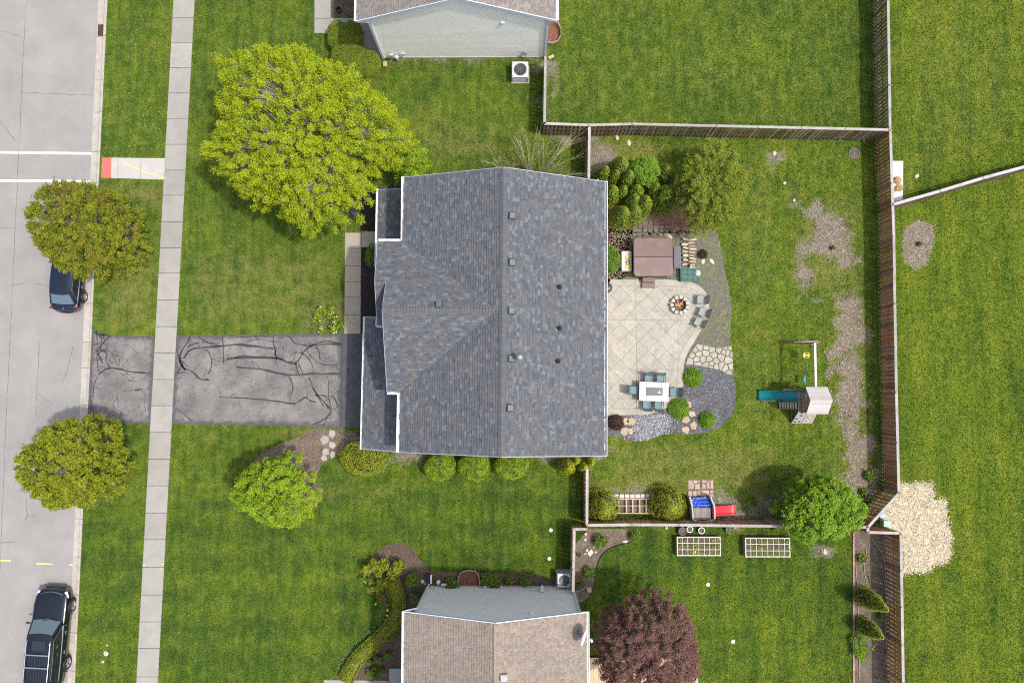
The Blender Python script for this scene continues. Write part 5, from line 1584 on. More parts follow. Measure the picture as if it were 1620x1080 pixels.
l_lime = leaf_mat('lime maple leaves', [(.12, .19, .006), (.27, .36, .008), (.42, .50, .010), (.34, .42, .012)], trans=.38)
l_lime2 = leaf_mat('bright green leaves', [(.10, .22, .010), (.20, .34, .012), (.30, .42, .015), (.36, .45, .02)], trans=.38)
l_bush = leaf_mat('fresh green leaves', [(.09, .20, .012), (.16, .30, .014), (.24, .38, .018), (.20, .33, .02)], trans=.32)
l_olive = leaf_mat('olive street tree leaves', [(.055, .085, .006), (.125, .165, .007), (.225, .265, .008), (.27, .29, .010)], trans=.32, brown=(.20, .155, .02))
l_olive2 = leaf_mat('olive green street tree leaves', [(.075, .11, .006), (.155, .195, .007), (.245, .285, .008), (.30, .325, .012)], trans=.3)
l_plum = leaf_mat('purple-red plum leaves', [(.10, .050, .042), (.18, .088, .075), (.26, .13, .11), (.12, .085, .055)], trans=.28)
l_green = leaf_mat('mid green leaves', [(.08, .17, .014), (.15, .27, .018), (.22, .36, .024), (.18, .30, .024)], trans=.3)
l_yew = leaf_mat('yew hedge leaves', [(.08, .135, .009), (.155, .22, .012), (.23, .29, .014), (.18, .215, .014)], trans=.2)
l_box = leaf_mat('clipped shrub leaves', [(.10, .18, .010), (.19, .29, .012), (.28, .38, .016), (.32, .39, .018)], trans=.25)
l_gold = leaf_mat('golden evergreen sprays', [(.13, .17, .010), (.24, .28, .011), (.36, .39, .014), (.20, .235, .012)], trans=.25)
l_arb = leaf_mat('arborvitae sprays', [(.08, .14, .010), (.16, .235, .010), (.26, .33, .012), (.13, .19, .014)], trans=.2)
l_spruce = leaf_mat('feathery yellow-green needles', [(.07, .12, .010), (.17, .22, .012), (.30, .34, .015), (.10, .15, .03)], trans=.28)
l_hedge = leaf_mat('curved hedge leaves', [(.05, .08, .006), (.14, .18, .008), (.25, .29, .010), (.30, .33, .014)], trans=.25)
l_gr = leaf_mat('ornamental grass blades', [(.10, .23, .014), (.18, .34, .018), (.25, .42, .03)], trans=.3)
l_dkred = leaf_mat('dark russet twigs', [(.05, .025, .02), (.10, .05, .035), (.07, .04, .025)], trans=.1)
l_white = leaf_mat('white and pale petals', [(.55, .55, .50), (.7, .7, .68)], trans=.2)

tree('large lime-green maple with pale branches covering the front lawn beside the house',
     [(313, 253), (345, 232), (352, 200), (345, 170), (350, 140), (341, 95), (372, 82), (395, 92), (425, 72), (445, 80), (488, 74), (510, 92), (535, 110), (575, 108), (590, 140), (612, 160), (640, 175), (655, 205), (668, 215), (665, 240), (650, 262), (620, 275), (592, 290), (590, 320), (583, 345), (560, 362), (520, 372), (490, 380), (455, 352), (420, 335), (395, 330), (370, 305), (345, 280), (318, 262)],
     (492, 222), 9.2, 3.2, l_lime, m_bark_pale, 1100, 135, .088, .34, trunk=.24, spray=.24, dome=.55, seed=5, name='maple_tree', aspect=.62)
tree('small bright green tree squeezed between the big lime maple and the house roof corner',
     circ(652, 262, 26, 30, 16, .15, 4), (652, 262), 4.2, 1.6, l_lime2, m_bark, 55, 60, .12, .30, trunk=.06, spray=.25, seed=6, name='small_tree')
tree('olive-green street tree with bronze patches, overhanging the parked dark blue sedan',
     [(55, 348), (62, 318), (75, 303), (95, 295), (125, 287), (150, 290), (180, 300), (208, 310), (222, 330), (232, 355), (243, 378), (240, 400), (225, 425), (205, 432), (175, 446), (150, 447), (125, 445), (100, 425), (80, 408), (68, 385), (62, 370)],
     (150, 368), 6.6, 2.4, l_olive, m_bark, 520, 100, .115, .30, trunk=.13, spray=.12, seed=8, name='street_tree', lumps=14, group='street trees along the kerb')
tree('olive-green street tree beside the driveway mouth, leaves evenly green',
     [(38, 738), (50, 705), (70, 690), (90, 668), (115, 660), (140, 652), (170, 658), (195, 668), (208, 695), (212, 725), (208, 755), (190, 782), (165, 797), (130, 803), (100, 808), (75, 790), (60, 775), (45, 758)],
     (126, 729), 6.2, 2.3, l_olive2, m_bark, 500, 100, .115, .30, trunk=.13, spray=.12, seed=9, name='street_tree', lumps=13, group='street trees along the kerb')
tree('round bright green tree standing in the soil bed on the lower front lawn',
     [(363, 787), (375, 765), (390, 742), (410, 728), (440, 722), (455, 712), (470, 708), (482, 720), (480, 735), (498, 750), (508, 775), (505, 800), (490, 822), (472, 835), (445, 832), (420, 828), (398, 815), (375, 798)],
     (438, 777), 5.0, 1.4, l_lime2, m_bark, 330, 100, .105, .28, trunk=.11, spray=.08, seed=10, name='ornamental_tree', lumps=14)
tree('leafy mid-green tree leaning over the fence beside the raised bed with white grid',
     [(1219, 808), (1232, 790), (1240, 770), (1262, 755), (1290, 752), (1318, 750), (1340, 768), (1355, 780), (1370, 798), (1372, 815), (1358, 832), (1335, 838), (1315, 850), (1290, 850), (1268, 855), (1245, 845), (1228, 828)],
     (1295, 803), 4.6, 1.4, l_bush, m_bark, 340, 100, .11, .28, trunk=.10, spray=.08, seed=12, name='leafy_tree', lumps=16)
tree('purple-red plum tree behind the bottom house',
     [(938, 1005), (942, 975), (958, 958), (975, 945), (1000, 932), (1030, 930), (1060, 935), (1078, 950), (1092, 972), (1100, 1000), (1106, 1030), (1100, 1055), (1085, 1080), (1060, 1102), (1020, 1108), (975, 1100), (950, 1075), (935, 1040)],
     (1020, 1018), 6.5, 1.8, l_plum, m_bark, 600, 125, .095, .28, trunk=.14, spray=.18, seed=13, name='plum_tree', aspect=.42, lumps=20)
tree('feathery yellow-green evergreen at the corner of the back garden bed',
     [(1072, 300), (1078, 265), (1095, 238), (1115, 226), (1140, 232), (1155, 252), (1165, 275), (1174, 300), (1162, 325), (1158, 350), (1135, 368), (1105, 372), (1080, 355), (1070, 330)],
     (1118, 300), 4.6, .8, l_spruce, m_bark, 330, 115, .12, .22, trunk=.10, spray=.35, seed=14, name='evergreen_tree', aspect=.3, lumps=14)
tree('fresh green leafy bush between the arborvitae north of the hot tub', circ(1016, 275, 26, 24, 16, .12, 5), (1016, 275), 2.6, .4, l_green, m_bark, 130, 90, .085, .20, trunk=.04, seed=15, name='leafy_bush', cat='bush', lumps=8)

def bush(label, cx, cy, rx, ry, h, mat, name='shrub', cat='shrub', lobes=None, leaf=.055, dens=1.0, shape='ball', group=None, seed=1, rough=.10, core=(.02, .035, .008), upb=.2, flat=1.0, parts='foliage'):
    """dense clipped or naturally tight shrub: dark twiggy core with a skin of small leaves. lobes: list of (px, py, r_px, h)"""
    r = np.random.default_rng(seed)
    lobes = lobes or [(cx, cy, (rx, ry), h)]
    b = P(cx, cy, h * .45)
    root = thing(name, label, cat, (b[0], b[1], -.02), group=group)
    for li, (x, y, rad, hh) in enumerate(lobes):
        rxp, ryp = rad if isinstance(rad, tuple) else (rad, rad)
        zc = hh * .45
        c = P(x, y, zc); k = PPM(y, zc)
        RX, RY = rxp / k, ryp / k
        n = int((RX + RY) ** 2 * (1.3 + hh / (RX + RY)) * 620 * dens * (.055 / leaf) ** 2)
        th = r.uniform(0, 2 * math.pi, n)
        if shape == 'cone':
            t = r.uniform(0, 1, n) ** 1.25
            prof = np.clip(np.minimum(1, t * 5 + .62) * (1 - t ** 1.5) ** .75, .02, 1)
            z = t * hh * 1.02
            nz = .35
        else:
            t = r.uniform(-.35, .9, n)
            prof = (1 - np.abs(t) ** 2.6) ** .5
            tp = r.random(n) < .62; pr = np.sqrt(r.random(n)); prof = np.where(tp, pr, prof); t = np.where(tp, np.clip(1 - pr ** 2, 0, 1) ** (1 / 2.6), t)
            z = hh * (.45 + .55 * t); nz = None
        bumpy = 1 + rough * (np.sin(th * 3 + z * 4 + li) * .5 + np.sin(th * 7 - z * 6) * .3 + np.sin(th * 13 + z * 11) * .3)
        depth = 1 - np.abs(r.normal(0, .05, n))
        X = c[0] + np.cos(th) * RX * prof * bumpy * depth; Y = c[1] + np.sin(th) * RY * prof * bumpy * depth
        z = z + r.normal(0, .02, n)
        N = np.column_stack([np.cos(th) * prof, np.sin(th) * prof, (np.full(n, nz) if nz else t * 1.1 + .05)])
        N /= np.linalg.norm(N, axis=1)[:, None]
        up = np.column_stack([np.cos(th) * .3, np.sin(th) * .3, np.ones(n)])
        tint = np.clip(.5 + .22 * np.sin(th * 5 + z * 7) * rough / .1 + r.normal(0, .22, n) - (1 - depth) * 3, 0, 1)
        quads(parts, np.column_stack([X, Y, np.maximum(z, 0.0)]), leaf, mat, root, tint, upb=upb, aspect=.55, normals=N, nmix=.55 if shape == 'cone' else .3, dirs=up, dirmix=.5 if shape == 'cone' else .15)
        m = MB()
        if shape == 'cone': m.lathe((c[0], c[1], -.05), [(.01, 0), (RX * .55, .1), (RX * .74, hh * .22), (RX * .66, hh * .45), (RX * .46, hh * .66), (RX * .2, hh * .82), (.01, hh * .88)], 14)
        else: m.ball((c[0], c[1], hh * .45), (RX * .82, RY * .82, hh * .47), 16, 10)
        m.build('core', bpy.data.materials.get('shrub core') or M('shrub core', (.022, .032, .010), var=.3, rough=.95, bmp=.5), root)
    return root
G1 = 'rounded clipped shrubs along the south wall of the house'
bush('large round golden-green shrub at the garage corner beside the stepping stones', 578, 722, 38, 30, 1.9, l_gold, leaf=.075, seed=21, rough=.08, group='')
for k, (x, y, w, lab) in enumerate(((695.5, 738, 26, 'first round shrub under the south eave, nearest the garage side'), (751, 738, 27, 'middle round shrub under the south eave, between two like it'), (808, 736, 29, 'third round shrub under the south eave, farthest from the garage'))):
    bush(lab, x, y, w, 25, 1.7, l_box, seed=22 + k, rough=.13, group=G1, leaf=.055, lobes=[(x, y, (w - 3, 22), (1.65, 1.8, 1.6)[k]), (x - (9, 12, 8)[k], y + (3, -2, 4)[k], (15, 17), 1.5), (x + (11, 8, 13)[k], y - (2, 4, 1)[k], (15, 18), (1.55, 1.7, 1.5)[k])])
bush('lobed arborvitae at the south-east corner of the house beside the fence end', 912, 736, 20, 16, 2.6, l_gold, shape='cone', lobes=[(898, 736, 17, 2.5), (922, 737, 11, 2.4), (934, 730, 10, 2.2), (910, 728, 12, 2.0)], seed=26, name='arborvitae', leaf=.075)
bush('rectangular clipped yew hedge beside the top house walkway', 548, 58, 29, 22, 1.4, l_yew, seed=27, lobes=[(536, 52, 17, 1.35), (558, 52, 17, 1.35), (536, 66, 17, 1.3), (558, 66, 17, 1.3), (547, 59, 20, 1.4)], dens=1.7, rough=.05, name='hedge', cat='hedge')
bush('oval clipped yew hedge touching the lime maple, south of the rectangular one', 564, 98, 39, 23, 1.3, l_yew, seed=28, lobes=[(543, 90, 19, 1.3), (563, 93, 22, 1.35), (583, 100, 20, 1.3), (560, 106, 24, 1.2), (582, 108, 18, 1.2)], dens=1.7, rough=.05, name='hedge', cat='hedge')
bush('small bright shrub by the porch gutter over the black mulch', 590, 405, 12, 18, 1.0, l_bush, seed=29, rough=.2, leaf=.07)
bush('green shrub against the east wall west of the white planter box', 966, 411, 16, 22, 1.3, l_green, seed=30, rough=.12, leaf=.06)
bush('leaning lobed arborvitae nearest the roof corner north of the hot tub', 972, 270, 14, 14, 3.0, l_arb, shape='cone', lobes=[(980, 264, 19, 3.2), (955, 275, 15, 2.6), (992, 284, 17, 2.8), (972, 280, 14, 2.4)], seed=31, name='arborvitae', leaf=.08, group='arborvitae north of the hot tub')
bush('small twin arborvitae against the roof edge above the largest clump', 970, 303, 14, 14, 2.4, l_arb, shape='cone', lobes=[(967, 306, 17, 2.6), (984, 304, 13, 2.2)], seed=32, name='arborvitae', leaf=.08, group='arborvitae north of the hot tub')
bush('largest lobed arborvitae clump just above the cobble paving', 1000, 330, 20, 20, 2.6, l_arb, shape='cone', lobes=[(984, 341, 20, 2.8), (1001, 338, 19, 2.7), (1018, 323, 18, 2.7), (1005, 304, 17, 2.3), (1002, 320, 18, 2.4)], seed=33, name='arborvitae', leaf=.08, group='arborvitae north of the hot tub')
bush('broad arborvitae tucked against the feathery yellow-green evergreen', 1052, 300, 22, 22, 2.4, l_arb, shape='cone', lobes=[(1052, 311, 27, 2.5), (1052, 276, 24, 2.2), (1035, 300, 18, 1.9)], seed=34, name='arborvitae', leaf=.08, group='arborvitae north of the hot tub')
bush('big rounded golden arborvitae at the left end of the lattice planter', 953, 803, 23, 27, 2.1, l_gold, shape='cone', lobes=[(954, 802, 29, 2.2)], seed=35, name='arborvitae', leaf=.08, rough=.14, group='golden arborvitae along the lower fence')
bush('big rounded golden arborvitae between the lattice planter and the toddler climber', 1058, 798, 28, 26, 2.2, l_gold, shape='cone', lobes=[(1057, 798, 32, 2.2)], seed=36, name='arborvitae', leaf=.08, rough=.14, group='golden arborvitae along the lower fence')
bush('taller of the two narrow arborvitae in the bare bed on the lower right', 1380, 952, 13, 13, 3.0, l_gold, shape='cone', lobes=[(1381, 951.5, 18, 3.3)], seed=37, name='arborvitae', leaf=.07, group='narrow arborvitae in the bare bed')
bush('shorter of the two narrow arborvitae in the bare bed on the lower right', 1378, 998, 12, 12, 2.4, l_gold, shape='cone', lobes=[(1379, 997, 16, 2.6)], seed=38, name='arborvitae', leaf=.07, group='narrow arborvitae in the bare bed')
bush('round green shrub in the flower bed near the downspout of the bottom house', 652, 917, 11, 11, .8, l_green, seed=39, rough=.15, leaf=.06)
bush('small ragged shrub in mulch beside the bottom house gutter', 656, 944.5, 9, 8, .6, l_green, seed=40, rough=.25, leaf=.06)
for k, (x, y, w, lab) in enumerate(((632, 894, 10, 'low bright lime plant beside the yellow-green shrub'), (588, 1065, 9, 'largest dark green bush in the mulch near the bottom porch slab'), (600, 1042.5, 6.5, 'small dark bush in mulch, upper left of the porch bed cluster'), (613, 1035.5, 6.5, 'small dark bush in mulch nearest the bottom house gutter'),
        (593, 1056, 4.5, 'tiny dark bush beside a white pebble in the mulch'), (604.5, 1061, 6, 'small dark bush above the porch slab corner'), (587, 1046, 4.5, 'tiny dark bush nearest the curved hedge'), (714.7, 923.5, 12, 'low green shrub left of the rusty window well'), (770, 915, 11, 'leafy shrub just right of the rusty window well'), (783, 921, 11, 'spreading low shrub against the grey gable wall'),
        (806, 917.5, 7, 'small round shrub in the middle of the gable wall bed'), (831.5, 918.5, 9, 'round shrub in the gable wall bed nearest the meter'), (950.5, 856, 12, 'leafy perennial in the soil bed below the fence corner'), (1004.5, 848, 9, 'ragged plant at the pointed end of the corner soil bed'), (932, 905, 9.5, 'spiky green perennial beside the bottom house air conditioner'))):
    bush(lab, x, y, w, w * .95, .25 + w * .035, l_bush if k == 0 else l_green, name='perennial' if k > 11 else 'shrub', cat='plant' if k > 11 else 'shrub', seed=50 + k, rough=.25, leaf=.065, dens=.9)
for k, (x, y, w, lab) in enumerate(((1455, 385.5, 4, 'tiny sapling in the oval bare patch beyond the fence'), (1392, 973, 6, 'small leafy plant between the two narrow arborvitae'), (1364, 883, 8, 'small yellow-green plant inside the drip hose loop'), (1366, 938 + 4, 3.5, 'tiny sprout beside the taller narrow arborvitae'), (916.5, 877, 4, 'little yellow-green plant by the fence in the corner bed'),
        (1021, 821.5, 7, 'small green plant in front of the fence between golden arborvitae'), (1376, 752, 10, 'green weed clump on the bare strip near the slanting fence'), (1368, 898 - 120, 8, 'low yellow-green weeds beside the slanting fence'), (919, 905 + 20, 7, 'green plant beside the blue edging at the corner bed end'), (1318, 452 - 60, 4, 'small weed tuft on the upper bare patch'))):
    bush(lab, x, y, w, w, .25 + w * .02, l_lime2 if k in (2, 4, 7) else l_bush, name='small_plant', cat='plant', seed=80 + k, rough=.35, leaf=.075, dens=.6)
def sprawl(label, pts, mat, name, cat, seed, h=.5, n=26, leaf=.09, r=.16, flowers=None):
    """open shrub: clumps over an outline"""
    q = np.random.default_rng(seed)
    poly = [P(x, y, h * .6)[:2] for x, y in pts]; c = cen(poly)
    root = thing(name, label, cat, (c[0], c[1], -.02))
    K = []
    while len(K) < n:
        x = q.uniform(min(p[0] for p in poly), max(p[0] for p in poly)); y = q.uniform(min(p[1] for p in poly), max(p[1] for p in poly))
        if inside(poly, np.array([x]), np.array([y]))[0]: K.append((x, y, h * q.uniform(.5, 1)))
    K = np.array(K); idx = np.repeat(np.arange(n), 55)
    L = K[idx] + q.normal(0, r * .55, (len(idx), 3)) * np.array([1, 1, .7])
    L[:, 2] = np.maximum(L[:, 2], .02)
    quads('foliage', L, leaf, mat, root, q.random(len(idx)), upb=.6)
    m = MB()
    for k in K: m.tube([(c[0], c[1], -.05), ((c[0] + k[0]) / 2, (c[1] + k[1]) / 2, k[2] * .6), tuple(k)], [.02, .014, .006], 4)
    m.build('stems', m_bark, root)
    if flowers:
        fi = q.integers(0, n, flowers[1]); F = K[fi] + q.normal(0, r * .7, (flowers[1], 3)) * np.array([1, 1, .3]); F[:, 2] = K[fi][:, 2] + .14
        quads('flowers', F, .09, flowers[0], root, q.random(flowers[1]), upb=2, aspect=.95)
    return root
sprawl('bright shrub with white blossoms beside the driveway top edge', [(497, 500), (505, 488), (525, 485), (542, 498), (544, 518), (530, 526), (505, 526), (496, 515)], l_lime2, 'flowering_shrub', 'shrub', 61, .7, 30, flowers=(l_white, 26))
sprawl('open yellow-green shrub at the top of the curved hedge', [(572, 915), (580, 892), (598, 880), (620, 878), (640, 890), (628, 905), (618, 920), (600, 938), (585, 932)], l_gold, 'yellow_shrub', 'shrub', 62, 1.2, 42, leaf=.10)
sprawl('leggy green shrub at the bottom of the bare bed on the lower right', [(1348, 1005), (1362, 1000), (1380, 1015), (1375, 1040), (1360, 1050), (1350, 1030)], l_bush, 'leggy_shrub', 'shrub', 63, .6, 18)
sprawl('feathery green bush mostly hidden behind the black-mulch corner and porch roof', [(640, 258), (665, 256), (680, 262), (672, 272), (645, 274)], l_lime, 'low_bush', 'bush', 64, .8, 14)
# ornamental grasses by the patio
def tuft(label, x, y, rpx, name='ornamental_grass', cat='grass clump', mat=None, seed=1, h=.55, n=1600, group=None):
    q = np.random.default_rng(seed)
    c = P(x, y, h * .5); R_ = rpx / PPM(y, h * .5)
    root = thing(name, label, cat, (c[0], c[1], -.02), group=group)
    th = q.uniform(0, 2 * math.pi, n); t = np.sqrt(q.uniform(0.0, 1, n))
    X = c[0] + np.cos(th) * R_ * t; Y = c[1] + np.sin(th) * R_ * t
    Z = h * (1 - .75 * t ** 2) * q.uniform(.75, 1, n)
    D = np.column_stack([np.cos(th) * (t + .1), np.sin(th) * (t + .1), .9 - t])
    quads('blades', np.column_stack([X, Y, Z]), .2, mat or l_gr, root, q.random(n), upb=.3, aspect=.16, dirs=D, dirmix=.8)
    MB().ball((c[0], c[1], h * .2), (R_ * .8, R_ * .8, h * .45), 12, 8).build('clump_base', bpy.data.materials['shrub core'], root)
    return root
GT = 'ornamental grass clumps by the patio'
tuft('bright grass clump just below the flagstones', 1097, 597, 14.5, seed=1, group=GT)
tuft('bright grass clump beside the dining table corner of the patio', 1074.5, 646, 16, seed=2, group=GT)
tuft('bright grass clump alone in the slate gravel, right of the stepping stones', 1120, 664, 12, seed=3, group=GT)
tuft('dark russet leafless shrub in gravel by the house beside two sandstone slabs', 975, 668, 12, 'russet_shrub', 'shrub', l_dkred, 4, .6, 900)
tuft('dark reddish low plant in the weedy gravel right of the log pile', 1112, 402, 7, 'russet_shrub', 'shrub', l_dkred, 5, .3, 400)
# curved clipped hedge
hp = smooth_poly([(612, 912), (622, 926), (629, 949), (630.4, 970), (617, 995), (590, 1019), (566, 1040), (552, 1062), (546, 1078)], 2, closed=False)
hd = thing('curved_hedge', 'low curved clipped hedge sweeping around the bottom left mulch bed', 'hedge', P(617, 990))
C3 = [Vector(P(x, y, .5)) for x, y in hp]
Ls, Ns, Ts = [], [], []
for a, b in zip(C3[:-1], C3[1:]):
    n = int((b - a).length * 3000)
    d = (b - a).normalized(); s = Vector((d.y, -d.x, 0))
    for _ in range(n):
        f = rng.random(); w = rng.uniform(-1, 1); pq = a.lerp(b, f); hgt = (.62 * (1 - abs(w) ** 3 * .7) + .13 * (float(vnoise(pq.x + w * .4 * s.x, pq.y + w * .4 * s.y, 4.0, 3)) - .5)) * rng.uniform(.82, 1.05)
        if rng.random() < .3: w = math.copysign(rng.uniform(.9, 1.05), w); hgt = rng.uniform(.05, .5)
        p = a.lerp(b, f) + s * w * .42
        Ls.append((p.x, p.y, hgt)); Ns.append((s.x * w, s.y * w, .8)); Ts.append(rng.random())
quads('foliage', np.array(Ls), .085, l_hedge, hd, np.array(Ts), upb=.4, aspect=.6, normals=np.array(Ns), nmix=.5)
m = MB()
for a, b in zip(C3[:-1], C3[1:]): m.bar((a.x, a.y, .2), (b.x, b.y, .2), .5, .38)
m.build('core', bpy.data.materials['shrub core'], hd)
# tulips along it
m_red = M('tulip red', (.55, .02, .015), bmp=0); m_yel = M('tulip yellow', (.6, .5, .04), bmp=0); m_pet_g = M('tulip leaf', (.06, .14, .03), bmp=0)
for k, (x, y, mt, lab) in enumerate(((602, 946, m_red, 'red tulip nearest the yellow-green shrub'), (613.4, 956, m_red, 'red tulip against the bend of the curved hedge'), (605, 940.5, m_red, 'red tulip highest along the curved hedge'), (609, 979.5, m_red, 'orange-red tulip lowest along the curved hedge'), (613, 964, m_yel, 'yellow tulip below the red one at the hedge bend'), (612, 972, m_yel, 'yellow tulip between red tulips by the hedge'), (593.5, 954.5, m_yel, 'lone yellow flower on the lawn edge left of the hedge'))):
    c = P(x, y, .35); t_ = thing('tulip', lab, 'flower', (c[0], c[1], 0), group='tulips along the curved hedge')
    for j in range(3):
        MB().ball((c[0] + rng.uniform(-.06, .06), c[1] + rng.uniform(-.06, .06), .36), (.055, .055, .06), 8, 5).build('flower_head', mt, t_)
    m = MB()
    for j in range(5):
        a_ = j * 1.26; m.add([(c[0], c[1], 0), (c[0] + math.cos(a_) * .1 + .02, c[1] + math.sin(a_) * .1, .2), (c[0] + math.cos(a_) * .17, c[1] + math.sin(a_) * .17, .16), (c[0] + math.cos(a_) * .1 - .03, c[1] + math.sin(a_) * .1 + .02, .2)], [(0, 1, 2, 3)])
    m.tube([(c[0], c[1], 0), (c[0], c[1], .33)], .008, 5); m.build('leaves', m_pet_g, t_)
chips('low_edging_plants', ragged([P2(x, y) for x, y in [(596, 938), (606, 935), (616, 950), (618, 975), (604, 995), (575, 1015), (550, 1040), (538, 1065), (532, 1060), (545, 1030), (575, 1003), (600, 985), (606, 965)]], .03, .3, rng), 2200, .11, m_pet_g, .05, flat=.4, aspect=(.4, .8), zj=.05)
# bare twiggy shrub behind the roof
bs = thing('bare_shrub', 'leafless twiggy shrub spreading above the north roof edge of the main house', 'shrub', P(845, 275, 0))
m = MB(); q = random.Random(5); tips = []
for bx, by, n_, spread in ((795, 268, 9, (755, 822, 225, 262)), (838, 274, 18, (800, 880, 200, 250)), (855, 276, 16, (850, 925, 205, 275)), (868, 282, 10, (880, 925, 250, 290))):
    b0 = Vector(P(bx, by + 4, 0)); 
    for _ in range(n_):
        e = Vector(P(q.uniform(spread[0], spread[1]), q.uniform(spread[2], spread[3]), q.uniform(1.6, 2.6)))
        mid = b0.lerp(e, .5) + Vector((q.uniform(-.15, .15), q.uniform(-.15, .15), .4))
        m.tube([b0, mid, e], [.02, .013, .005], 5); 
        for _ in range(5):
            s = mid.lerp(e, q.uniform(0, .9)); f = s + (e - mid) * q.uniform(.3, .55) + Vector((q.uniform(-.35, .35), q.uniform(-.35, .35), q.uniform(0, .3)))
            m.tube([s, f], [.007, .003], 3); tips.append(f)
m.build('branches', m_twig, bs)
T = np.array([tuple(t_) for t_ in tips]); T = T[np.random.default_rng(3).integers(0, len(T), 260)] + np.random.default_rng(4).normal(0, .08, (260, 3))
quads('buds', T, .06, l_lime, bs, np.random.default_rng(5).random(260))
# ------------------------------------------------------------------ vehicles
ORD = ['first', 'second', 'third', 'fourth', 'fifth', 'sixth', 'seventh', 'eighth', 'ninth', 'tenth']
m_paint = M('dark blue car paint', (.006, .010, .022), var=.05, scale=2, rough=.22, bmp=0, fine=.02, coat=1.0)
m_paint_b = M('black car paint', (.004, .006, .011), var=.05, scale=2, rough=.18, bmp=0, fine=.02, coat=1.0)
m_cglass = glass_mat('tinted car glass', (.012, .018, .02), .04)
m_wglass = glass_mat('windshield glass', (.10, .14, .14), .05)
m_tyre = M('tyre rubber', (.02, .02, .022), var=.2, scale=8, rough=.85, bmp=.3)
m_chrome = M('bright metal', (.62, .63, .65), var=.05, scale=5, rough=.25, metal=.9, bmp=0)
m_redlamp = M('red lamp lens', (.45, .01, .015), var=.1, scale=5, rough=.15, bmp=0, coat=.6)
m_lamp = M('clear lamp lens', (.65, .66, .62), var=.1, scale=5, rough=.15, bmp=0, coat=.6)
m_seat = M('pale seat cloth', (.30, .31, .28), var=.1, rough=.9)
def lerp(a, b, t): return a + (b - a) * t
def car(label, loc, rz, S):
    t = thing('parked_car', label, 'car', loc, rz)
    mp = S['paint']
    # lower body: cross sections along the length
    m = MB(); rings = []
    for y, hw, zt in S['st']:
        zb = S['zb']
        prof = [(hw * .93, zb), (hw * .985, zb + .18), (hw * 1.0, lerp(zb, zt, .52)), (hw * .985, zt - .13), (hw * .93, zt - .03), (hw * .62, zt + .005), (0, zt + .02)]
        ring = [(x, y, z) for x, z in prof] + [(-x, y, z) for x, z in prof[-2::-1]]
        rings.append(ring)
    k = len(rings[0])
    vs = [p for r_ in rings for p in r_]
    fs = [(i * k + j, i * k + j + 1, (i + 1) * k + j + 1, (i + 1) * k + j) for i in range(len(rings) - 1) for j in range(k - 1)]
    fs += [(i * k + k - 1, i * k, (i + 1) * k, (i + 1) * k + k - 1) for i in range(len(rings) - 1)]
    fs += [tuple(range(k - 1, -1, -1)), tuple(range((len(rings) - 1) * k, len(rings) * k))]
    m.add(vs, fs)
    body = m.build('body', mp, t, local=True, smooth=True, sub=2)
    # upper cabin
    yf0, yf1, yr0, yr1, w0, w1, z0, z1 = S['cab']
    def H(side, u, v, off=0.0):
        w = lerp(w0, w1, v) ; yf = lerp(yf0, yf1, v); yr = lerp(yr0, yr1, v); z = lerp(z0, z1, v)
        if side == 'f': return (w * u, yf + .10 * (1 - u * u) + off, z + off * .5)
        if side == 'b': return (w * u, yr - .07 * (1 - u * u) - off, z + off * .5)
        s = 1 if side == 'r' else -1
        y = lerp(yf, yr, u); bul = .035 * math.sin(math.pi * u)
        return (s * (w + bul + off), y, z)
    def patch(mb, side, u0, u1, v0, v1, off, n=8, k=4, shear=(0, 0)):
        b = [H(side, lerp(u0 + shear[0] * (j / k), u1 + shear[1] * (j / k), i / n), lerp(v0, v1, j / k), off) for j in range(k + 1) for i in range(n + 1)]
        mb.add(b, [(j * (n + 1) + i, j * (n + 1) + i + 1, (j + 1) * (n + 1) + i + 1, (j + 1) * (n + 1) + i) for j in range(k) for i in range(n)])
    m = MB()
    for sd in 'fb': patch(m, sd, -1, 1, 0, 1, 0)
    for sd in 'rl': patch(m, sd, 0, 1, 0, 1, 0)
    n = 10
    def roofp(u, v):
        y = lerp(yf1 + .10 * (1 - u * u), yr1 - .07 * (1 - u * u), v)
        return ((w1 + .035 * math.sin(math.pi * v)) * u, y, z1 + .055 * (1 - u ** 4) * (1 - (2 * v - 1) ** 4) * 1.0)
    m.add([roofp(-1 + 2 * i / n, j / n) for j in range(n + 1) for i in range(n + 1)], [(j * (n + 1) + i, j * (n + 1) + i + 1, (j + 1) * (n + 1) + i + 1, (j + 1) * (n + 1) + i) for j in range(n) for i in range(n)])
    m.build('roof', mp, t, local=True, smooth=True)
    m = MB(); patch(m, 'f', -.88, .88, .06, .95, .012); m.build('windshield', m_wglass, t, local=True, smooth=True)
    m = MB(); patch(m, 'b', -.85, .85, .12, .92, .012); m.build('rear_window', S['rear'], t, local=True, smooth=True)
    for sd in 'rl':
        for u0, u1, s0, s1 in S['win']:
            m = MB(); patch(m, sd, u0, u1, .10, .88, .012, shear=(s0, s1)); w_ = m.build('side_window', m_cglass, t, local=True, smooth=True)
        m = MB()
        a = [H(sd, u, .04, .02) for u in np.linspace(S['win'][0][0], S['win'][-1][1], 12)]; b = [H(sd, u, .93, .02) for u in np.linspace(S['win'][0][0] + .04, S['win'][-1][1] - .03, 12)]
        m.tube(a + b[::-1] + [a[0]], .011, 5); m.build('window_trim', m_chrome, t, local=True)
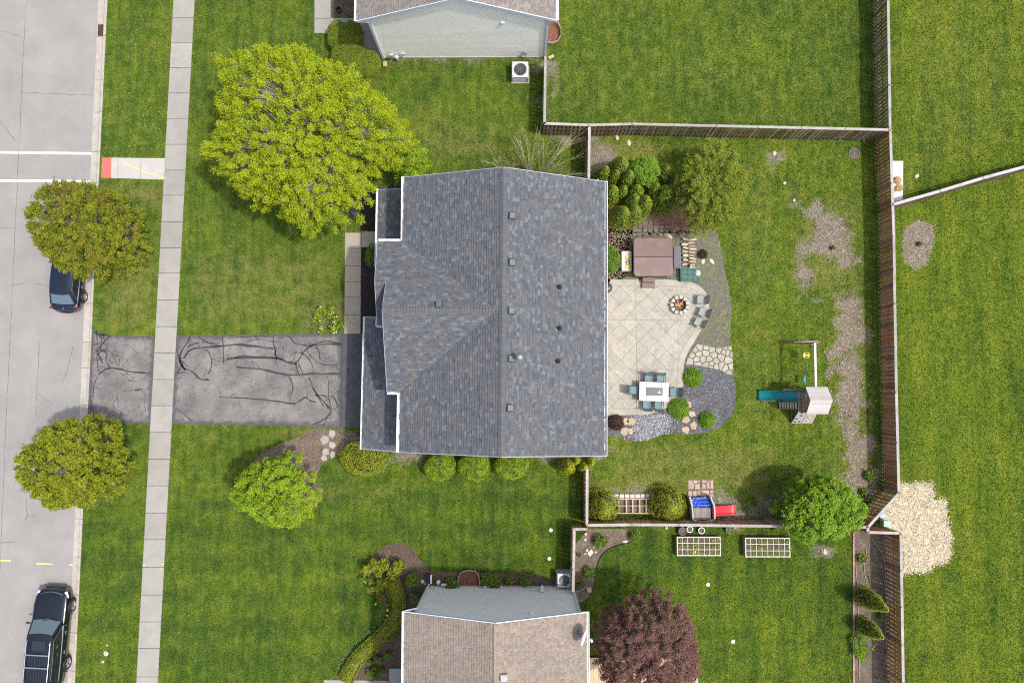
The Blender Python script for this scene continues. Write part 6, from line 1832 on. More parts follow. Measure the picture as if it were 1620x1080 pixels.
    # wheels
    for y in S['wy']:
        for s in (1, -1):
            xo = s * (S['hw'] + .015); r_ = S['wr']
            w = thing('wheel', None, None); w.parent = t; w.location = (0, 0, 0)
            def disc(prof, mat, nm):
                mm = MB(); nn = 28
                vs = [(xo - s * dx, y + rr * math.cos(2 * math.pi * q / nn), r_ + rr * math.sin(2 * math.pi * q / nn)) for rr, dx in prof for q in range(nn)]
                fs = [(i * nn + q, i * nn + (q + 1) % nn, (i + 1) * nn + (q + 1) % nn, (i + 1) * nn + q) for i in range(len(prof) - 1) for q in range(nn)]
                mm.add(vs, fs); return mm
            disc([(r_ * .66, .06), (r_ * .70, .0), (r_ * .93, .0), (r_, .04), (r_, .20), (r_ * .9, .24), (0, .24)], m_tyre, '').build('tyre', m_tyre, w, local=True, smooth=True)
            mm = disc([(r_ * .68, .02), (r_ * .62, .045), (r_ * .60, .09), (0, .09)], None, '')
            mm.build('rim', m_grey, w, local=True, smooth=True)
            sp = MB()
            for q in range(5):
                a_ = q * 2 * math.pi / 5 + .3
                for da in (-.13, .13):
                    sp.bar((xo - s * .02, y + .05 * math.cos(a_), r_ + .05 * math.sin(a_)), (xo - s * .03, y + r_ * .64 * math.cos(a_ + da), r_ + r_ * .64 * math.sin(a_ + da)), .045, .03, up=(1, 0, 0))
            sp.build('spokes', m_chrome, w, local=True)
            ar = MB(); pts = [(s * (S['hw'] - .002), y + (r_ + .07) * math.cos(a_), r_ + (r_ + .07) * math.sin(a_)) for a_ in np.linspace(-.1, math.pi + .1, 14)]
            ar.tube(pts, .03, 6); ar.build('wheel_arch', m_dark, t, local=True, smooth=True)
    # mirrors, handles, lamps
    for s in (1, -1):
        mm = MB(); mm.ball((s * (S['hw'] + .10), yf0 - .18, z0 + .07), (.11, .06, .075), 10, 7); mm.bar((s * (w0 - .04), yf0 - .20, z0 + .04), (s * (S['hw'] + .09), yf0 - .18, z0 + .06), .07, .04)
        mm.build('door_mirror', mp, t, local=True, smooth=True)
        for y in S['hy']:
            mm = MB(); mm.box((s * (S['hw'] + .012), y, z0 - .17), (.035, .19, .03), bev=.01); mm.build('door_handle', m_chrome, t, local=True)
        for y in S['dy']:
            mm = MB(); mm.tube([(s * (S['hw'] + .001), y, S['zb'] + .15), (s * (S['hw'] + .003), y, z0 - .35), (s * (S['hw'] - .01), y, z0 - .14)], .006, 4); mm.build('door_seam', m_dark, t, local=True)
        y, x, z = S['head']
        mm = MB(); mm.box((s * (x + .06), y, z), (.20, .40, .12), rz=s * .35, bev=.05); mm.build('headlight', m_lamp, t, local=True, smooth=True)
        y, x, z = S['tail']
        mm = MB(); mm.box((s * (x + .02), y, z), (.13, .24, .12), rz=s * .55, bev=.05); mm.build('tail_light', m_redlamp, t, local=True, smooth=True)
    mm = MB()
    for x in (-.38, .22): mm.tube([(x, yf0 + .13, z0 + .045), (x + .22, yf0 + .02, z0 + .11), (x + .42, yf0 + .03, z0 + .10)], .014, 5)
    mm.build('wipers', m_dark, t, local=True)
    mm = MB(); mm.box((0, S['st'][-1][0] + .01 if S['st'][-1][0] > 0 else S['st'][0][0], .55), (S['hw'] * 1.1, .06, .22), bev=.02); mm.build('grille', m_dark, t, local=True)
    return t, H, roofp
SUV = dict(paint=m_paint_b, rear=m_cglass, zb=.30, hw=1.0, wr=.40, wy=(1.72, -1.55), hy=(.35, -.75), dy=(1.05, .0, -1.1), cab=(1.02, .30, -2.62, -2.42, .90, .74, 1.13, 1.76),
           st=[(-2.74, .80, 1.02), (-2.66, .92, 1.10), (-2.3, .98, 1.14), (-1.0, 1.0, 1.15), (.8, 1.0, 1.15), (1.25, 1.0, 1.12), (2.0, .985, 1.07), (2.4, .94, 1.0), (2.62, .84, .90), (2.76, .62, .74)],
           win=[(.06, .34, .03, 0), (.36, .63, 0, 0), (.65, .93, 0, -.02)], head=(2.42, .76, .86), tail=(-2.62, .86, 1.08))
c = P(89, 1001, 0)
suv, H, rp = car('black large suv with silver roof rails parked at the lower left kerb', (c[0], c[1], ZR), R(-2.9), SUV)
for s in (1, -1):
    mm = MB(); mm.tube([(s * .66, .05, 1.80), (s * .67, -.02, 1.87), (s * .67, -2.15, 1.87), (s * .66, -2.25, 1.80)], .022, 7); mm.build('roof_rail', m_chrome, suv, local=True)
for y in (-.72, -1.42):
    mm = MB(); mm.bar((-.67, y, 1.875), (.67, y, 1.875), .07, .03); mm.build('cross_bar', m_chrome, suv, local=True)
mm = MB(); mm.box((0, -.22, 1.822), (.74, .56, .012), bev=.004); mm.build('sunroof', glass_mat('sunroof glass', (.015, .02, .03), .03), suv, local=True)
for x in np.linspace(-.44, .44, 7):
    mm = MB(); mm.bar((x, -.80, 1.820), (x, -2.2, 1.806), .014, .018); mm.build('roof_rib', m_vent, suv, local=True)
for s in (-1, 1):
    mm = MB(); mm.ball((s * .38, .55, 1.12), (.2, .14, .12), 10, 6); mm.build('seat', m_seat, suv, local=True, smooth=True)
mm = MB(); mm.tube([(x, 2.28 + .30 * (1 - (x / .9) ** 2), .985 - .05 * (x / .9) ** 2) for x in np.linspace(-.85, .85, 12)], .014, 5); mm.build('hood_trim', m_chrome, suv, local=True)
SED = dict(paint=m_paint, rear=glass_mat('blue-tinted rear glass', (.10, .16, .19), .05), zb=.24, hw=.90, wr=.33, wy=(1.42, -1.38), hy=(.15, -.85), dy=(.95, -.1, -1.1), cab=(1.05, .35, -1.95, -1.32, .80, .62, .93, 1.40),
           st=[(-2.36, .30, .78), (-2.32, .60, .84), (-2.24, .76, .91), (-2.02, .86, .94), (-1.3, .90, .95), (0, .90, .95), (1.0, .90, .93), (1.7, .88, .86), (2.1, .80, .78), (2.32, .60, .62)],
           win=[(.10, .42, .05, 0), (.44, .74, 0, 0), (.76, .93, 0, -.06)], head=(2.02, .68, .68), tail=(-2.12, .76, .84))
c = P(117, 433, 0)
sed, H, rp = car('dark blue sedan half hidden under the upper street tree', (c[0], c[1], ZR), R(-2.8), SED)
mm = MB(); mm.tube([(0, -1.15, 1.44), (0, -1.28, 1.60)], .01, 5); mm.ball((0, -1.12, 1.45), (.03, .07, .03), 8, 5); mm.build('roof_antenna', m_dark, sed, local=True)
mm = MB(); mm.ball((0, -2.20, .945), (.07, .03, .02), 10, 6); mm.build('boot_badge', m_chrome, sed, local=True)
mm = MB(); mm.tube([(x, -1.99 - .02 * (1 - (x / .7) ** 2), .957) for x in np.linspace(-.7, .7, 9)], .008, 5); mm.build('boot_seam', m_dark, sed, local=True)
mm = MB(); mm.tube([(x, -2.40 + .10 * (x / .6) ** 2, .56) for x in np.linspace(-.6, .6, 9)], .05, 7); mm.build('bumper', m_paint, sed, local=True, smooth=True)

# ------------------------------------------------------------------ kerb inlet, manhole, small ground things
def rect(x0, y0, x1, y1, z=0.0):
    a, b = P(x0, y0, z), P(x1, y1, z)
    return (a[0] + b[0]) / 2, (a[1] + b[1]) / 2, abs(b[0] - a[0]), abs(b[1] - a[1])
x, y, w, h = rect(156, 40, 167, 57, ZR)
dg = thing('storm_drain', 'rusty storm drain grate set in the gutter near the top left', 'drain grate', (x, y, ZR))
m = MB()
for i in range(3): m.box((x, y - h / 2 + h * i / 2, ZR + .03), (w, .05, .03))
for i in range(7): m.box((x - w / 2 + w * i / 6, y, ZR + .03), (.022, h, .03))
m.build('grate', m_rust, dg); MB().box((x, y, ZR + .012), (w, h, .004)).build('pit', m_dark, dg)
c = P(1351.5, 243, 0); mh = thing('drain_cover', 'round lattice iron drain cover in the grass near the top right fence corner', 'drain cover', (c[0], c[1], 0))
m = MB(); r_ = .33
m.lathe((c[0], c[1], 0), [(r_, -.02), (r_, .03), (r_ - .045, .03), (r_ - .045, -.01)], 28); m.lathe((c[0], c[1], 0), [(.17, 0), (.17, .028), (.14, .028), (.14, 0)], 20); m.cyl(c, .05, 0, .03, 12)
for i in range(8):
    a_ = i * math.pi / 4; m.bar((c[0], c[1], .015), (c[0] + math.cos(a_) * r_ * .93, c[1] + math.sin(a_) * r_ * .93, .015), .028, .022)
m.build('cover', M('mauve-grey iron', (.20, .155, .155), rough=.8), mh); MB().cyl(c, r_ - .02, -.02, .002, 24).build('pit', m_dark, mh)
m_cap = M('pale blue-white plastic', (.50, .60, .62), var=.05, rough=.5, bmp=.05)
for k, (x, y, lab) in enumerate(((871.5, 838, 'white valve cap in the lawn nearest the stepped fence'), (869, 883, 'white valve cap in the lawn above the bottom house air conditioner'), (1120, 924, 'upper white ground cap in the lawn right of the plum tree'), (1159.5, 1014, 'lower white ground cap in the lawn right of the plum tree'))):
    c = P(x, y); o = MB().lathe((c[0], c[1], 0), [(.115, -.02), (.115, .03), (.10, .045), (.03, .05), (0, .05)], 18).build('ground_cap', m_cap); tag(o, lab, 'ground cap', 'round white caps in the lawns')
m_rock = M('pale rock', (.46, .42, .36), var=.2, scale=5, rough=.9, bmp=.6, bscale=12)
def rock(px, py, r, label, mat=None, seed=1, flat=.6, name='rock', cat='rock', group=None, rz=None, asp=1.0):
    q = random.Random(seed); c = P(px, py)
    m = MB(); n, k = 9, 6; vs, fs = [], []
    a0 = q.uniform(0, 6) if rz is None else rz
    for i in range(k + 1):
        ph = math.pi * i / k
        for j in range(n):
            a_ = 2 * math.pi * j / n; rr = r * (1 + q.uniform(-.18, .18))
            x_, y_ = rr * math.sin(ph) * math.cos(a_), rr * asp * math.sin(ph) * math.sin(a_)
            vs.append((c[0] + x_ * math.cos(a0) - y_ * math.sin(a0), c[1] + x_ * math.sin(a0) + y_ * math.cos(a0), -rr * flat * math.cos(ph) * .9 + r * flat * .35))
    for i in range(k):
        for j in range(n): fs.append((i * n + j, i * n + (j + 1) % n, (i + 1) * n + (j + 1) % n, (i + 1) * n + j))
    m.add(vs, fs); o = m.build(name, mat or m_rock)
    return tag(o, label, cat, group)
m_wrock = M("white rock", (.52, .50, .46), var=.12, scale=6, rough=.85, bmp=.4)
for k, (x, y, r_, lab, mt, fl, asp) in enumerate((
        (1112, 413.5, .17, 'flat white stone in the weedy gravel, nearer the log pile', m_wrock, .3, .6), (1126, 413.5, .2, 'flat white stone in the weedy gravel, farther right', m_wrock, .3, .5),
        (1241, 290, .10, 'white stone on the bare spot in the upper back yard', m_wrock, .6, .8), (1256, 317, .10, 'small white stone above the upper bare patch', m_wrock, .6, .8), (1449.5, 279, .17, 'white stone on the grass right of the white paved strip', m_wrock, .6, .7),
        (1329, 219.5, .13, 'tan stone under the fence, leftmost of the row near the yard drain', m_rock, .6, .6), (1348.5, 219, .13, 'oblong pale stone under the fence near the yard drain', m_rock, .6, .5), (1358, 220, .13, 'tan stone third in the row under the fence', m_rock, .6, .7), (1366, 221, .13, 'tan stone last in the row under the fence at the corner', m_rock, .6, .7),
        (1304, 872, .2, 'grey rock on the bare spot below the leafy tree', m_rock, .6, .8), (168, 1033, .16, 'pale pinkish stone on the verge beside the suv', m_rock, .3, .9), (162.5, 1046, .09, 'smaller pale chip below the stone on the verge', m_rock, .3, .9), (169, 1020, .06, 'tiny pale chip above the stone on the verge', m_rock, .3, .9),
        (926.5, 844.5, .09, 'white ball stone by the fence corner, upper of two', m_wrock, .9, 1), (925.5, 853, .09, 'white ball stone by the fence corner, lower of two', m_wrock, .9, 1), (928.5, 870, .09, 'round white stone beside the square white stone', m_wrock, .8, 1), (925.5, 875.5, .10, 'pointed white stone left of the square white stone', m_wrock, .6, .5),
        (942.5, 872.5, .07, 'white pebble right of the square white stone', m_wrock, .8, 1), (939.5, 864.5, .06, 'white pebble above the square white stone', m_wrock, .8, 1), (989, 856, .16, 'flat white stone near the tip of the corner soil bed', m_wrock, .3, .5), (1054, 834.5, .10, 'small pale stone by the fence left of the plant pots', m_rock, .8, 1),
        (668.5, 919, .12, 'pale round stones at the corner of the bottom house, left one', m_wrock, .7, .9), (674, 922, .11, 'pale round stone at the corner of the bottom house, right one', m_wrock, .7, .9),
        (1225, 242.5, .14, 'pale rubble piece in the top part of the back yard', m_rock, .4, .9), (995, 226, .2, 'grey flat rock against the weathered fence above the arborvitae', m_rock, .3, .6), (976, 218, .18, 'flat grey stone left of the other under the weathered fence', m_rock, .3, .6), (1058, 375.5, .26, 'cream boulder at the corner of the hot tub', M('cream boulder', (.46, .38, .27), var=.2, scale=4, rough=.9, bmp=.5), .5, .7))):
    rock(x, y, r_, lab, mt, seed=k + 3, flat=fl, asp=asp, rz=.2 * k if k not in (0, 1, 19) else (1.4, -1.0, 0)[(0, 1, 19).index(k)])
q = PL([(929, 874), (935, 868), (939, 873), (933, 880)]); tag(MB().prism([(a, b) for a, b, _ in q], 0, .08).build('stepping_stone', m_wrock), 'square white stone in the corner soil bed', 'stone')

# ------------------------------------------------------------------ air conditioners
m_acbody = M('pale grey enamel', (.48, .52, .56), var=.05, scale=3, rough=.45, metal=.1, bmp=.02)
def ac(label, x0, y0, x1, y1, h=.85):
    x, y, w, d = rect(x0, y0, x1, y1, h)
    w = d = (w + d) / 2
    t = thing('air_conditioner', label, 'air conditioner', (x, y, 0))
    MB().box((x, y, .03), (w + .15, d + .15, .1)).build('pad', m_conc, t)
    MB().box((x, y, .08 + (h - .1) / 2), (w - .06, d - .06, h - .14)).build('coil', m_dark, t)
    m = MB()
    for z in np.arange(.14, h - .12, .045): m.box((x, y, z), (w - .01, d - .01, .012))
    for sx in (-1, 1):
        for sy in (-1, 1): m.box((x + sx * (w / 2 - .03), y + sy * (d / 2 - .03), h / 2 + .03), (.08, .08, h - .1))
    m.build('louvres', m_acbody, t)
    # top pan with round opening
    m = MB(); n = 32; R0 = w * .40; vs = []
    for k in range(n):
        a_ = 2 * math.pi * k / n; ca, sa = math.cos(a_), math.sin(a_); f = min(1 / max(abs(ca), 1e-6), 1 / max(abs(sa), 1e-6)); f = min(f, 1.30)
        vs.append((x + ca * R0, y + sa * R0, h)); vs.append((x + ca * w / 2 * f, y + sa * w / 2 * f, h)); vs.append((x + ca * w / 2 * f, y + sa * w / 2 * f, h - .08)); vs.append((x + ca * R0 * .96, y + sa * R0 * .96, h - .10))
    fs = []
    for k in range(n):
        j = (k + 1) % n
        fs += [(k * 4, k * 4 + 1, j * 4 + 1, j * 4), (k * 4 + 1, k * 4 + 2, j * 4 + 2, j * 4 + 1), (k * 4, j * 4, j * 4 + 3, k * 4 + 3)]
    m.add(vs, fs); m.build('top_cover', m_acbody, t)
    m = MB()
    for i in range(3):
        a_ = i * 2.094 + .4; c1, s1 = math.cos(a_), math.sin(a_); u, v = Vector((c1, s1, 0)), Vector((-s1, c1, 0)); C = Vector((x, y, h - .12))
        m.add([C + u * .07 - v * .05, C + u * R0 * .88 - v * .14 + Vector((0, 0, .03)), C + u * R0 * .88 + v * .14 - Vector((0, 0, .05)), C + u * .07 + v * .06], [(0, 1, 2, 3)])
    m.cyl((x, y), .08, h - .15, h - .08, 14); m.build('fan', m_chrome, t)
    m = MB()
    for rr in np.linspace(.08, R0, 6):
        m.tube([(x + rr * math.cos(a_), y + rr * math.sin(a_), h + .02) for a_ in np.linspace(0, 2 * math.pi, 25)], .004, 4, cap=False)
    for i in range(8): a_ = i * math.pi / 4; m.tube([(x, y, h + .025), (x + R0 * math.cos(a_), y + R0 * math.sin(a_), h + .015)], .004, 4)
    m.build('fan_guard', m_grey, t)
    return t
ac('air conditioner standing on grass against the pale green-grey gable', 810, 98, 836, 122)
ac('air conditioner squeezed between the bottom grey gable wall and the fence', 882.5, 906.5, 903, 929)
# window wells
def well(label, pts, base, h=.32, steps=True):
    W = [P(x, y, h)[:2] for x, y in pts]; c = cen(W)
    t = thing('window_well', label, 'window well', (c[0], c[1], 0))
    m = MB(); n = len(W); I = [(c[0] + (p[0] - c[0]) * .93, c[1] + (p[1] - c[1]) * .93) for p in W]
    vs = [(p[0], p[1], -.02) for p in W] + [(p[0], p[1], h) for p in W] + [(p[0], p[1], h) for p in I] + [(p[0], p[1], .03) for p in I]
    fs = [(k * n + i, k * n + i + 1, (k + 1) * n + i + 1, (k + 1) * n + i) for k in range(3) for i in range(n - 1)]
    m.add(vs, fs); m.build('rim', m_galv, t)
    MB().prism(W, -.02, .035).build('floor', m_rust, t)
    return t, c
well('rusty galvanised window well against the bottom house gable', [(723.5, 928), (724, 915), (727, 907), (733, 903), (742, 901.5), (752, 903), (757, 908), (759.5, 917), (760, 928)], None)
well('rusty window well on the right side of the top house', [(866, 34), (876, 33), (884, 36), (888, 46), (888, 56), (882, 65), (874, 68), (866, 67)], None, .4)
x, y, w, h = rect(492 / 1 - 0, 0, 0, 0)
q = rect(606, 97, 612, 105, .1); t_ = MB().box((q[0], q[1], .06), (q[2], q[3], .12), bev=.01).build('splash_block', m_wood); tag(t_, 'tan splash block at the downspout of the top house corner', 'splash block')
q = rect(868, 88, 876, 92, .1); t_ = MB().box((q[0], q[1], .06), (q[2] + .05, .18, .1), rz=.4, bev=.01).build('splash_block', m_wood); tag(t_, 'tilted tan splash block right of the top house wall', 'splash block')
t_ = thing('downspout_pipe', 'black corrugated drain pipe and white spout at the left corner of the bottom house', 'drain pipe', P(677, 917))
a, b = P(677, 908, .25), P(677, 924, .25)
m = MB()
for i in range(9): c = Vector(a).lerp(Vector(b), i / 8); m.box((c.x, c.y, .16), (.24, .045, .2), bev=.01)
m.box(((a[0] + b[0]) / 2, (a[1] + b[1]) / 2, .16), (.18, abs(a[1] - b[1]), .15)); m.build('corrugated_pipe', m_dark, t_)
m = MB(); m.box((a[0] + .18, (a[1] + b[1]) / 2, .2), (.1, abs(a[1] - b[1]) * .9, .1), bev=.01); m.build('spout', m_white, t_)
c = P(537, 18); t_ = MB().lathe((c[0], c[1], 0), [(.13, .0), (.17, .22), (.19, .22), (.19, .24), (.15, .24), (.12, .06), (0, .06)], 18).build('plant_pot', m_dark); tag(t_, 'black round pot in the bed by the top house walkway', 'pot')

# ------------------------------------------------------------------ hot tub group
x, y, w, d = rect(1002, 376, 1065, 437, .92)
m_cover = M('brown vinyl cover', (.145, .095, .088), var=.08, scale=1.2, rough=.55, bmp=.15, bscale=40, fine=.04, dirt=(.19, .14, .13), dscale=1.5)
m_cab = M('dark brown cabinet', (.075, .038, .034), var=.15, scale=3, rough=.6, bmp=.1)
ht = thing('hot_tub', 'square hot tub under a folded brown vinyl cover', 'hot tub', (x, y, 0))
def rrect(x, y, w, d, r, k=5):
    out = []
    for sx, sy, a0 in ((1, -1, -math.pi / 2), (1, 1, 0), (-1, 1, math.pi / 2), (-1, -1, math.pi)):
        for i in range(k + 1):
            a_ = a0 + math.pi / 2 * i / k; out.append((x + sx * (w / 2 - r) + math.cos(a_) * r, y + sy * (d / 2 - r) + math.sin(a_) * r))
    return out
MB().bevprism(rrect(x, y, w - .12, d - .12, .25), 0, .80, .02).build('cabinet', m_cab, ht)
for sy in (1, -1):
    m = MB(); hd_ = d / 2 - .008
    poly = rrect(x, y, w, d, .22); half = clip_half(poly, 0, -sy, -(sy * y + .006)) if sy > 0 else clip_half(poly, 0, 1, y - .006)
    n = len(half)
    if area2(half) < 0: half = half[::-1]
    ins = inset(half, .03)
    zt = lambda p: .985 - .055 * abs(p[1] - y) / (d / 2)
    vs = [(p[0], p[1], .79) for p in half] + [(p[0], p[1], zt(p) - .03) for p in half] + [(p[0], p[1], zt(p)) for p in ins]
    m.add(vs, [tuple(range(2 * n, 3 * n))] + [(q_ + k, q_ + (k + 1) % n, q_ + n + (k + 1) % n, q_ + n + k) for q_ in (0, n) for k in range(n)])
    m.build('cover_half', m_cover, ht)
m = MB()
for sx in (-1, 1):
    for sy in (-1, 1): m.box((x + sx * w * .3, y + sy * (d / 2 + .012), .8), (.05, .02, .25))
m.build('strap', m_dark, ht)
x2, y2, w2, d2 = rect(1016, 440, 1036, 456, .3)
st = thing('tub_steps', 'brown plastic two-tread steps in front of the hot tub', 'steps', (x2, y2, 0))
ytop = P(1026, 439, .4)[1]
MB().box((x2, ytop - .12, .21), (w2, .30, .42), bev=.02).build('tread', m_cover, st)
MB().box((x2, ytop - .42, .105), (w2 + .02, .30, .21), bev=.02).build('tread', m_cover, st)
m = MB(); m.box((x2 - w2 / 2, ytop - .55, .06), (.06, .06, .12)); m.box((x2 + w2 / 2, ytop - .55, .06), (.06, .06, .12)); m.build('feet', m_dark, st)
x3, y3, w3, d3 = rect(983.5, 397.5, 999, 428, .5)
pb = thing('planter_box', 'white open box with yellow and green toys beside the hot tub', 'box', (x3, y3, 0))
m = MB(); m.box((x3, y3, .38), (w3 - .04, d3 - .04, .03))
m.build('shelf', m_wrock, pb)
for sx, sy in ((1, 0), (-1, 0), (0, 1), (0, -1)):
    MB().box((x3 + sx * (w3 / 2 - .02), y3 + sy * (d3 / 2 - .02), .26), (.045 if sx else w3 - .09, .045 if sy else d3, .5)).build('side_panel', m_whitewood, pb)
m_toy_y = M('yellow plastic', (.62, .55, .03), var=.05, rough=.4, bmp=0); m_toy_g = M('dark green plastic', (.02, .14, .10), var=.05, rough=.4, bmp=0)
for k, (dx, dy, mt, lab) in enumerate(((.05, .22, m_toy_y, 'yellow toy hoop in the white box, upper'), (.08, -.05, m_toy_g, 'green toy piece in the white box'), (.04, -.32, m_toy_y, 'yellow toy hoop in the white box, lower'))):
    m = MB(); m.tube([(x3 + dx + .10 * math.cos(a_), y3 + dy + (.13 if k != 1 else .18) * math.sin(a_), .42) for a_ in np.linspace(0, 2 * math.pi, 13)], .022, 6); m.bar((x3 + dx - .08, y3 + dy - .05, .43), (x3 + dx + .08, y3 + dy + .08, .43), .05, .04)
    tag(m.build('toy', mt), lab, 'toy')
x4, y4, w4, d4 = rect(1066, 390, 1077.5, 424, .45)
sb_ = thing('slatted_bench', 'narrow slate-grey slatted bench standing along the right side of the hot tub', 'bench', (x4, y4, 0))
m_slat = M('slate-grey composite slat', (.13, .14, .16), var=.1, scale=4, rough=.7, bmp=.2)
for i in range(4): MB().box((x4 - w4 / 2 + w4 * (i + .5) / 4, y4, .45), (w4 / 4 - .018, d4, .03)).build('slat', m_slat, sb_)
for sx in (-1, 1):
    for sy in (-1, 1): MB().box((x4 + sx * (w4 / 2 - .04), y4 + sy * (d4 / 2 - .06), .215), (.05, .05, .43)).build('leg', m_grey, sb_)
# stacked split stone slabs
m_slabs = [M('tan rubble slab', (.42, .32, .22), var=.2, scale=4, rough=.9, bmp=.6, bscale=14), M('grey rubble slab', (.34, .31, .27), var=.2, scale=4, rough=.9, bmp=.6, bscale=14), M('cream rubble slab', (.52, .43, .31), var=.2, scale=4, rough=.9, bmp=.6, bscale=14)]
k = 0
for side_, xc, ys_ in (('left', 1083, (380, 387, 393, 399, 405, 412, 419)), ('right', 1094, (380, 385, 390, 395, 400, 405, 410, 415, 420, 424))):
    for yi, yy in enumerate(ys_):
        k += 1
        c = P(xc + rng.uniform(-1.5, 1.5), yy); L_ = rng.uniform(.30, .46); w_ = .10 if xc > 1090 else .15; a_ = rng.uniform(-.25, .25)
        hh = rng.uniform(.16, .3)
        poly = [(c[0] + (u * L_ / 2) * math.cos(a_) - v * w_ / 2 * math.sin(a_), c[1] + (u * L_ / 2) * math.sin(a_) + v * w_ / 2 * math.cos(a_)) for u, v in ((-1, -.8), (-.3, -1.1), (.6, -.9), (1.05, -.2), (.9, .9), (0, 1.1), (-.9, .8))]
        o = MB().bevprism([(a + rng.uniform(-.015, .015), b + rng.uniform(-.015, .015)) for a, b in poly], 0, hh, .02).build('stone_slab', m_slabs[k % 3])
        tag(o, f'{ORD[yi]} split stone slab from the top in the {side_} row beside the slatted bench', 'stone', 'stone slabs stacked beside the hot tub')
# green mesh basket
x5, y5, w5, d5 = rect(1077, 424, 1108, 444, .4)
m_teal = M('green plastic mesh', (.05, .17, .13), var=.15, scale=6, rough=.6, bmp=.3, bscale=40)
gb = thing('mesh_crate', 'dark green mesh crate with a pale lid corner between the log-like slabs and the patio', 'crate', (x5, y5, 0))
m = MB(); n1, n2 = 16, 10
for i in range(n1 + 1): xx = x5 - w5 / 2 + w5 * i / n1; m.box((xx, y5, .38), (.03, d5, .02)); m.box((xx, y5 - d5 / 2, .2), (.02, .015, .36)); m.box((xx, y5 + d5 / 2, .2), (.02, .015, .36))
for i in range(n2 + 1): yy = y5 - d5 / 2 + d5 * i / n2; m.box((x5, yy, .395), (w5, .03, .02)); m.box((x5 - w5 / 2, yy, .2), (.015, .02, .36)); m.box((x5 + w5 / 2, yy, .2), (.015, .02, .36))
m.build('mesh', m_teal, gb); MB().box((x5, y5, .12), (w5 - .06, d5 - .06, .22), bev=.03).build('contents', M('green-grey contents', (.10, .15, .12), var=.4, scale=5, rough=.8, bmp=.6), gb)
MB().ball((x5 + w5 * .38, y5 + d5 * .12, .42), (.16, .2, .04), 12, 6).build('pale_lid', M('pale clear plastic', (.35, .42, .38), rough=.3), gb)
# grill half under the eave
c = P(961, 454, .9); gr = thing('grill', 'round dark kettle grill half hidden under the east roof edge', 'grill', (c[0], c[1], 0))
MB().lathe((c[0], c[1], .62), [(0, -.22), (.2, -.18), (.31, 0), (.32, .03), (.3, .1), (.2, .2), (.04, .25), (0, .25)], 24).build('kettle', M('slate enamel', (.04, .05, .06), rough=.3, bmp=0), gr)
m = MB(); m.tube([(c[0] - .06, c[1], .88), (c[0], c[1], .93), (c[0] + .06, c[1], .88)], .014, 6)
for a_ in (0, 2.1, 4.2): m.tube([(c[0] + .2 * math.cos(a_), c[1] + .2 * math.sin(a_), .5), (c[0] + .3 * math.cos(a_), c[1] + .3 * math.sin(a_), .03)], .015, 6)
m.build('legs_and_handle', m_dark, gr)
c = P(962.5, 443.5, .7); o = MB().lathe((c[0], c[1], .03), [(.10, 0), (.13, .6), (.12, .6), (.09, .05), (0, .05)], 14).build('propane_tank', m_rust); tag(o, 'small brown bucket behind the kettle grill', 'bucket')

# ------------------------------------------------------------------ fire pit
c = P(1075.5, 482.5, .25); fp_ = thing('fire_pit', 'round fire pit of pale wedge stones with burnt logs inside', 'fire pit', (c[0], c[1], 0))
m_blk = M('pale fire pit block', None, var=.12, scale=4, rough=.9, bmp=.4, bscale=18, src='random', tints=[(.42, .38, .33), (.48, .44, .38), (.38, .35, .31)])
for k in range(11):
    a0 = 2 * math.pi * k / 11 + .04; a1 = 2 * math.pi * (k + 1) / 11 - .07
    poly = [(c[0] + r_ * math.cos(a_), c[1] + r_ * math.sin(a_)) for r_, a_ in ((.56, a0), (.58, (a0 + a1) / 2), (.56, a1), (.37, a1 - .02), (.37, a0 + .02))]
    MB().bevprism(poly, .03, .33, .015).build('block', m_blk, fp_)
MB().lathe((c[0], c[1], 0), [(.37, .04), (.37, .34), (.345, .34), (.345, .04)], 28).build('liner', m_dark, fp_)
MB().cyl((c[0], c[1]), .35, .03, .12, 20).build('ash', M('ash', (.13, .10, .085), var=.4, scale=9, rough=1, bmp=1), fp_)
m_log = [M('burnt orange log', (.50, .22, .06), var=.4, scale=9, rough=.9, bmp=.6), M('charred log', (.05, .03, .025), var=.4, scale=9, rough=.9, bmp=.6), M('pale split log', (.55, .38, .2), var=.3, scale=9, rough=.9, bmp=.6)]
for k in range(13):
    a_ = rng.uniform(0, 3.14); r_ = rng.uniform(0, .2); t_ = rng.uniform(0, 6.28); L_ = rng.uniform(.1, .2)
    p = (c[0] + r_ * math.cos(t_), c[1] + .04 + r_ * .6 * math.sin(t_), .16 + rng.uniform(0, .08))
    MB().tube([(p[0] - L_ * math.cos(a_), p[1] - L_ * math.sin(a_), p[2]), (p[0] + L_ * math.cos(a_), p[1] + L_ * math.sin(a_), p[2] + rng.uniform(-.03, .05))], rng.uniform(.03, .05), 7).build('log', m_log[0 if k < 6 else (1 if k < 10 else 2)], fp_)

